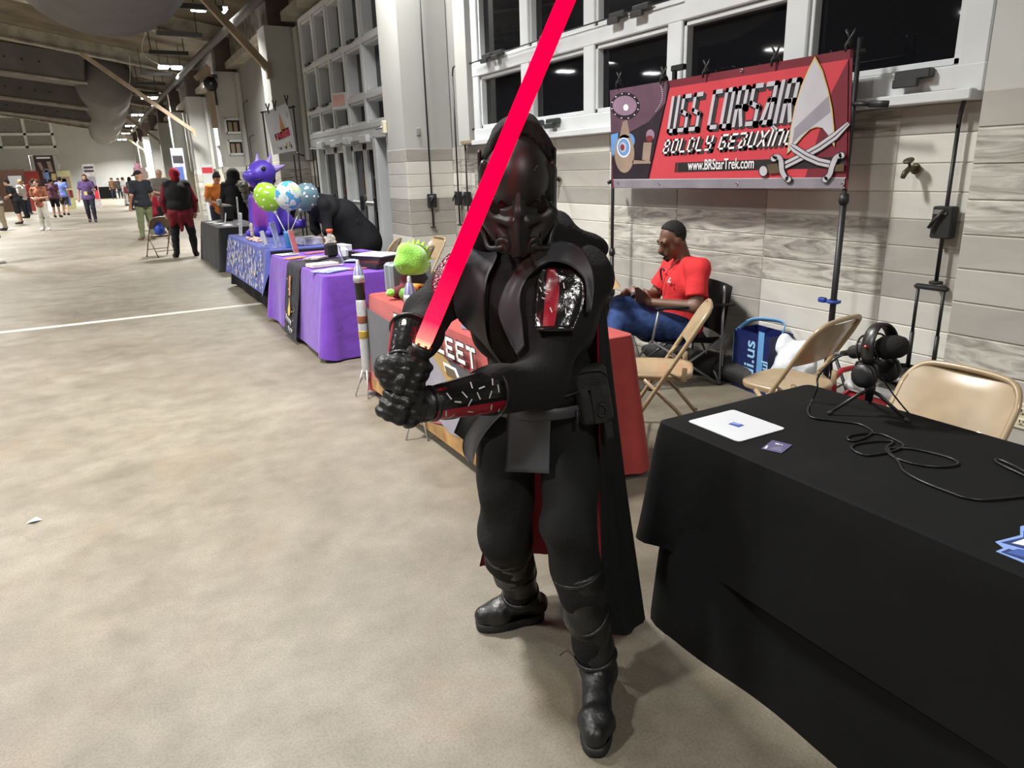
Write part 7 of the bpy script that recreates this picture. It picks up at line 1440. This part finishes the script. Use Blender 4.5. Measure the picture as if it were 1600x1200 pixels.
# gloved hands: palm, four fingers curling round the hilt, thumb closing over them
def glove(along, wrist, sgn, name='glove'):
    c = P0 + hx_ * along; w = Vector(wrist); e1 = (w - c); e1 = (e1 - hx_ * e1.dot(hx_)).normalized(); e2 = hx_.cross(e1) * sgn; pr = []
    R0 = .0175
    pc_ = c + e1 * (R0 + .020); pr.append(('b', tuple(pc_ - e2 * .004), (.040, .030, .018), np.array(Matrix((hx_, e2, e1)).transposed()), .014)); pr.append(('c', tuple(pc_ + e1 * .008), tuple(w + (w - pc_).normalized() * .015), .034, .036))
    for i, (o_, ln) in enumerate(((.033, 1.0), (.0115, 1.06), (-.0105, 1.02), (-.031, .88))):
        base_ = c + hx_ * o_; rf = .0118; rad = R0 + rf; ang = [0.45, 1.25, 2.1, 2.95, 3.75 * ln]
        pts = [base_ + (e1 * math.cos(a) + e2 * math.sin(a)) * (rad + (.010 if a < .5 else .004 if 1.2 < a < 1.3 else 0)) for a in ang]
        for a_, b_ in zip(pts[:-1], pts[1:]): pr.append(('c', tuple(a_), tuple(b_), rf, rf * .95)); rf *= .96
        pr.append(('c', tuple(pc_ + hx_ * o_ * .9 + e2 * .02), tuple(pts[0]), .013, .0125))
    t0 = pc_ + hx_ * .034 - e2 * .018; t1 = c + hx_ * .052 + (e1 * math.cos(-1.0) + e2 * math.sin(-1.0)) * (R0 + .014); t2 = c + hx_ * .046 + (e1 * math.cos(-2.0) + e2 * math.sin(-2.0)) * (R0 + .012); t3 = c + hx_ * .034 + (e1 * math.cos(-2.7) + e2 * math.sin(-2.7)) * (R0 + .014)
    pr += [('c', tuple(t0), tuple(t1), .017, .0145), ('c', tuple(t1), tuple(t2), .0142, .0125), ('c', tuple(t2), tuple(t3), .0122, .0105)]
    o = sdf_obj(name, [(p[0], K(p[1])) + ((K(p[2]),) + tuple(p[3:]) if p[0] == 'c' else tuple(p[2:])) for p in pr], LEATH, kn, res=.0035, k=.008, post=lambda X, F: wrink(.0016, 150, 5)(X, F)); return o
glove(.101, wrR, 1); glove(.040, wrL, -1)
for a_, b_ in ((wrR, elR), (wrL, elL)):
    a_, b_ = Vector(a_), Vector(b_); d = (b_ - a_).normalized(); b = MB().m(LEATH, True); b.tube([a_ - d * .035 - KO, a_ - d * .01 - KO, a_ + d * .015 - KO], [.033, .036, .034], 16); b.build('glove_cuff', kn)
# helmet
HC = Vector((.900, 1.575, 1.512)); fw = Vector((-.47, -.87, -.13)).normalized(); hr = Vector((fw.y * -1, fw.x, 0)).normalized() * 1.0
hr = Vector((.88, -.475, .0)).normalized(); hu = hr.cross(-fw * 1.0); hu = (hu if hu.z > 0 else -hu).normalized(); RH_ = Matrix((hr, -fw, hu)).transposed(); RHn = np.array(RH_)
roll_ = Matrix.Rotation(-.02, 3, fw); RH_ = roll_ @ RH_; RHn = np.array(RH_)
HS = .83
def hq(x, y, z): return tuple(HC + RH_ @ (Vector((x, y, z)) * HS) - KO)
def scl(L_): return [(p[0], p[1], p[2], p[3] * HS, p[4] * HS) if p[0] == 'c' else (p[0], p[1], tuple(v * HS for v in p[2])) + tuple(p[3:4]) + tuple(v * HS for v in p[4:]) for p in L_]
def hE(x, y, z, r, R_=None): return ('e', hq(x, y, z), r, RHn if R_ is None else np.array(RH_ @ R_))
def hC(a, c, r0, r1): return ('c', hq(*a), hq(*c), r0, r1)
helm = [hE(0, .01, .045, (.098, .130, .118)), hC((0, -.045, -.02), (0, -.075, -.125), .080, .040), hE(0, .02, -.05, (.090, .10, .09))]
for s in (-1, 1):
    helm += [hC((s * .088, -.058, -.05), (s * .035, -.094, -.135), .030, .022), hC((s * .10, -.06, -.046), (s * .03, -.110, -.062), .012, .012), hC((s * .018, -.112, -.06), (s * .014, -.108, -.155), .012, .010), ('b', hq(s * .098, .01, .0), (.010, .055, .10), RHn, .01), hC((s * .100, -.02, .07), (s * .103, .0, -.08), .014, .013)]
helm += [hC((0, -.122, .03), (0, -.136, -.03), .010, .014), hC((0, -.136, -.03), (0, -.118, -.15), .012, .009)]
subs = [('e', hq(s * .058, -.125, -.020), (.044, .034, .017), np.array(RH_ @ rotm(0, s * .36, s * -.35))) for s in (-1, 1)] + [('c', hq(s * .034, -.125, .12), hq(s * .046, -.14, .03), .003, .004) for s in (-1, 1)] + [('c', hq(s * .04 + s * .016 * i, -.13 + .012 * i, -.075 - .004 * i), hq(s * .028 + s * .012 * i, -.118 + .012 * i, -.128), .004, .004) for s in (-1, 1) for i in range(3)]
def brow_post(X, F):
    q = (X + np.array(KO) - np.array(HC)) @ RHn; return np.maximum(np.maximum(F, -.028 + .62 * np.abs(q[..., 0]) - q[..., 2]), q[..., 1] - .04)
sdf_obj('brow_plate', scl([hE(0, .005, .05, (.099, .141, .120))]), HELM, kn, res=.004, k=.012, post=brow_post)
sdf_obj('helmet', scl(helm), HELM, kn, res=.0036, k=.010, sub=scl(subs))
for s in (-1, 1):
    b = MB().m(mat('dark visor lens', (0.006, 0.002, 0.002), .45, spec=.2), True); b.lathe([(0, .003), (.022, .001), (.030, -.005)], hq(s * .055, -.092, -.020), 18, RH_ @ align((s * .35, -1, .05))); b.build('visor_lens', kn)
    b = MB().m(HELM, True); b.tube(bez([hq(s * .106, -.01, -.055), hq(s * .112, -.03, -.075), hq(s * .098, -.045, -.11), hq(s * .086, -.07, -.142), hq(s * .06, -.10, -.138), hq(s * .045, -.105, -.132)], 5), .0075, 8); b.build('air_hose', kn)
    b = MB().m(HELM, True); b.lathe([(.021, -.004), (.021, .005), (.015, .008), (.008, .005), (0, .005)], hq(s * .044, -.104, -.128), 14, RH_ @ align((s * .5, -1, -.2))); b.build('vent_disc', kn)
b = MB().m(HELM, True); b.tube(bez([hq(-.055, -.108, .098), hq(-.03, -.122, .066), hq(0, -.127, .058), hq(.03, -.122, .066), hq(.055, -.108, .098)], 5), .0014, 6); b.build('helmet_ridge', kn)
b = MB().m(HELM); b.box(hq(.108, .03, .10), (.010, .04, .05), RH_, .004); b.box(hq(-.110, .03, .09), (.010, .04, .055), RH_, .004); b.build('side_clip', kn)
# hood, cowl and cloak
hood_o = [hE(.004, .05, .07, (.103, .145, .128)), hC((0.005, .03, .15), (.025, .07, .188), .065, .028), hC((0, .10, -.02), (.02, .12, -.16), .085, .09)]
def hood_post(X, F):
    q = (X + np.array(KO) - np.array(HC)) @ RHn; F = wrink(.006, 34, 44)(X, F); return np.maximum(F, -(q[..., 1] + .03 - .25 * (q[..., 2] - .10)))
sdf_obj('hood', scl(hood_o), CAPE_K, kn, res=.008, k=.04, off=.006, post=hood_post, sub=scl([hE(0, -.02, .02, (.100, .15, .150))]))
cw = lambda p: K(p)
sdf_obj('cowl', [('c', cw((.86, 1.78, 1.30)), cw((.92, 1.74, 1.38)), .045, .065), ('c', cw((.90, 1.72, 1.40)), cw((1.06, 1.66, 1.40)), .075, .06), ('c', cw((1.03, 1.62, 1.385)), cw((1.115, 1.60, 1.345)), .045, .05), ('c', cw((1.115, 1.60, 1.345)), cw((1.15, 1.64, 1.30)), .045, .05)], CAPE_K, kn, res=.008, k=.045, post=lambda X, F: wrink(.012, 36, 21)(X, F))
def capecurve(t):
    top = [(1.13, 1.565, 1.315), (1.165, 1.60, 1.325), (1.185, 1.66, 1.32), (1.12, 1.77, 1.33), (1.02, 1.86, 1.34), (.95, 1.87, 1.33), (.88, 1.85, 1.31)]
    mid = [(1.145, 1.57, .75), (1.21, 1.59, .75), (1.27, 1.68, .75), (1.26, 1.86, .75), (1.18, 1.98, .75), (1.09, 2.01, .75), (1.02, 1.98, .75)]
    bot = [(1.165, 1.575, .115), (1.28, 1.585, .10), (1.405, 1.69, .105), (1.40, 1.92, .14), (1.30, 2.06, .15), (1.14, 2.13, .16), (1.0, 2.10, .17)]
    out = []
    for a, m_, c in zip(top, mid, bot):
        a, m_, c = Vector(a), Vector(m_), Vector(c); out.append(a * (1 - t) * (1 - 2 * t) + m_ * 4 * t * (1 - t) + c * t * (2 * t - 1))
    P = bez(out, 9); k = len(P); res_ = []
    for i, p in enumerate(P):
        u = i / (k - 1); d = P[min(i + 1, k - 1)] - P[max(i - 1, 0)]; n = Vector((d.y, -d.x, 0)); n = n.normalized() if n.length > 0 else n; am = .004 + .022 * t; res_.append(p + n * (am * math.sin(u * 30 + 1.2 * t) * .7 + am * .5 * math.sin(u * 53 + 2 - 2 * t)) * (1 if .03 < u < .97 else .3) - KO)
    return res_
rowsC = [capecurve(i / 26) for i in range(27)]
inn = []
for r_ in rowsC:
    k = len(r_); o_ = []
    for i, p in enumerate(r_):
        d = r_[min(i + 1, k - 1)] - r_[max(i - 1, 0)]; n = Vector((d.y, -d.x, 0)).normalized(); o_.append(p + n * .005)
    inn.append(o_)
cen = Vector((1.0, 1.7, .7)) - KO; tstp = inn[13][30] - rowsC[13][30]; outward = (rowsC[13][30] - cen).dot(tstp) > 0
b = MB().m(CAPE_K, True); b.grid(inn if outward else rowsC); b.build('cloak', kn); b = MB().m(CAPE_R, True); b.grid(rowsC if outward else inn); b.grid([[r_[0] for r_ in rowsC], [r_[0] for r_ in inn]]); b.grid([rowsC[-1], inn[-1]]); b.build('cloak_lining', kn)
# belt, tabards, pouch
b = MB().m(VINYL, True)
for z, rr in ((0, 1.0), (.028, 1.0)): pass
ringb = [[Vector((1.04, 1.715, z)) + lat * (.150 * g * math.cos(a)) + Vector((.52, .85, 0)) * (.125 * g * math.sin(a)) - KO for a in [i * PI / 18 for i in range(36)]] for z, g in ((.895, 1.04), (.90, 1.09), (.925, 1.09), (.93, 1.04))]
b.grid(ringb, True); b.build('belt', kn)
b = MB().m(LEATH, True); b.tube(bez([Vector((1.04, 1.715, .955)) + lat * (.155 * math.cos(a)) + Vector((.52, .85, 0)) * (.135 * math.sin(a)) + Vector((0, 0, .02 * math.cos(a))) - KO for a in [3.4 + i * .3 for i in range(10)]], 3), .005, 6); b.build('thin_strap', kn)
tb = torsoK + legK
drape([(793, 641), (790, 690), (787.5, 737)], [(861, 647), (859, 692), (858, 740)], 14, 12, tb, .030, .004, [VINYL], 'front_tabard', kn, blur=10)
drape([(756, 638), (737, 662), (723, 690), (726, 714), (737, 724)], [(792, 641), (772, 660), (753, 684), (744, 704), (739.5, 724)], 18, 8, tb, .028, .004, [VINYL], 'side_tabard', kn, blur=8)
drape([(724, 640), (709, 676)], [(752, 646), (728, 690)], 8, 6, tb, .03, .004, [CAPE_K], 'coat_tail', kn, blur=4)
PCn = Vector((1.125, 1.575, .955)); RP = Matrix((Vector((.86, -.51, 0)), Vector((.51, .86, 0)), Vector((0, 0, 1)))).transposed(); RP = RP @ rotm(0, -.16, 0)
def pq(x, y, z): return tuple(PCn + RP @ Vector((x, y, z)) - KO)
NYL = mat('black nylon webbing', (0.010, 0.010, 0.011), .7, bump=.4, bscale=200); RPn = np.array(RP)
pch = sdf_obj('pouch', [('b', pq(0, 0, 0), (.050, .030, .085), RPn, .022), ('b', pq(.004, -.024, -.03), (.042, .018, .05), RPn, .014)], NYL, kn, res=.0055, k=.012)
b = MB().m(NYL); b.box(pq(.012, -.046, -.02), (.034, .006, .11), RP, .002); b.box(pq(.03, -.03, -.10), (.022, .006, .06), RP, .002); b.build('flap_strap', pch)
b = MB().m(M_BLACK, True); b.tube([pq(.018 + .013 * math.cos(a), -.052, -.035 + .018 * math.sin(a)) for a in [i * PI / 8 for i in range(16)]], .003, 6, closed=True); b.build('buckle', pch)
b = MB().m(M_BLACK, True); b.tube(bez([pq(-.045, -.03, .06), pq(-.02, -.035, .078), pq(.03, -.035, .075), pq(.05, -.02, .05)], 5), .0025, 6); b.tube([pq(-.05, -.035, -.03), pq(-.053, -.038, -.07)], .004, 6); b.build('zipper', pch)
# boots
def boot(kn_, an_, to_, hgt, name):
    a, t = Vector(an_), Vector(to_); d = Vector((t.x - a.x, t.y - a.y, 0)).normalized(); sd = Vector((-d.y, d.x, 0)); heel = Vector((a.x, a.y, 0)) - d * .055; ball = Vector((t.x, t.y, 0)) - d * .055
    k_ = Vector(kn_); tp = a.lerp(k_, hgt)
    pr = [('c', tuple(a + Vector((0, 0, .02))), tuple(a.lerp(k_, hgt * .55)), .056, .066), ('c', tuple(a.lerp(k_, hgt * .55)), tuple(tp), .066, .074), ('c', tuple(heel + Vector((0, 0, .065))), tuple(a + Vector((0, 0, -.01))), .042, .055), ('c', tuple(a + d * .03 + Vector((0, 0, -.012))), tuple(ball + Vector((0, 0, .056))), .048, .042), ('c', tuple(ball + Vector((0, 0, .052))), tuple(ball + d * .045 + Vector((0, 0, .048))), .044, .036), ('c', tuple(ball + sd * .014 + Vector((0, 0, .05))), tuple(ball - sd * .014 + Vector((0, 0, .05))), .040, .040)]
    ax_ = (k_ - a).normalized(); zc = tp
    def post(X, F): F = wrink(.004, 40, 8)(X, F); F = np.maximum(F, (X + np.array(KO) - np.array(zc)) @ np.array(ax_)); return np.maximum(F, .022 - X[..., 2])
    o = sdf_obj(name, [(p[0], K(p[1]), K(p[2]), p[3], p[4]) for p in pr], LEATH, kn, res=.006, k=.02, post=post)
    sole = []; N_ = 28
    L_ = (t - heel).length + .0; c0 = (heel + Vector((t.x, t.y, 0))) / 2; Lh = ((Vector((t.x, t.y, 0)) - heel).length + .05) / 2
    out = []
    for i in range(N_):
        q = 2 * PI * i / N_; u = math.cos(q); v = math.sin(q); uu = math.copysign(abs(u) ** .7, u); w = (.050 if uu > 0 else .043) - .010 * math.exp(-((uu + .15) / .3) ** 2); out.append(c0 + d * (Lh * uu) + sd * (w * math.copysign(abs(v) ** .75, v)))
    b = MB().m(mat('rubber sole', (0.010, 0.010, 0.010), .6), True); b.grid([[p + Vector((0, 0, z)) + (p - c0) * g - KO for p in out] for z, g in ((.001, -.02), (.004, .0), (.026, .02), (.030, -.04))], True); b.add([p + Vector((0, 0, .001)) - KO for p in out], [tuple(range(N_))]); b.build('sole', o)
    def ring(t_, r, thick, tilt=0, nm='strap'):
        c = a.lerp(k_, t_); R = align(ax_, d); b = MB().m(LEATH, True); b.tube([c + R @ Vector((r * math.cos(q), r * math.sin(q), tilt * math.cos(2 * q))) - KO for q in [i * PI / 14 for i in range(28)]], thick, 6, closed=True, up=tuple(ax_), flat=.5); b.build(nm, o)
    ring(hgt * .12, .0625, .010, .004); ring(hgt * .52, .0685, .011, .018, 'cuff_edge'); ring(hgt * .97, .0755, .007, .006, 'top_edge')
    b = MB().m(LEATH, True); b.tube(bez([tuple(ball - d * .03 + sd * s_ * .045 + Vector((0, 0, .06 + .035 * (1 - abs(s_)))) - KO) for s_ in (-1, -.5, 0, .5, 1)], 4), .0035, 5); b.build('toe_seam', o)
    b = MB().m(LEATH, True); c = a.lerp(k_, hgt * .12); b.tube(bez([c + d * .04 - sd * .05 - KO, c - sd * .085 + Vector((0, 0, .012)) - KO, c - sd * .11 + d * .01 - KO], 4), .002, 5); b.build('strap_end', o)
    return o
boot(knL, anL, toL, .72, 'boot'); boot(knR, anR, toR, .80, 'boot')
b = MB()
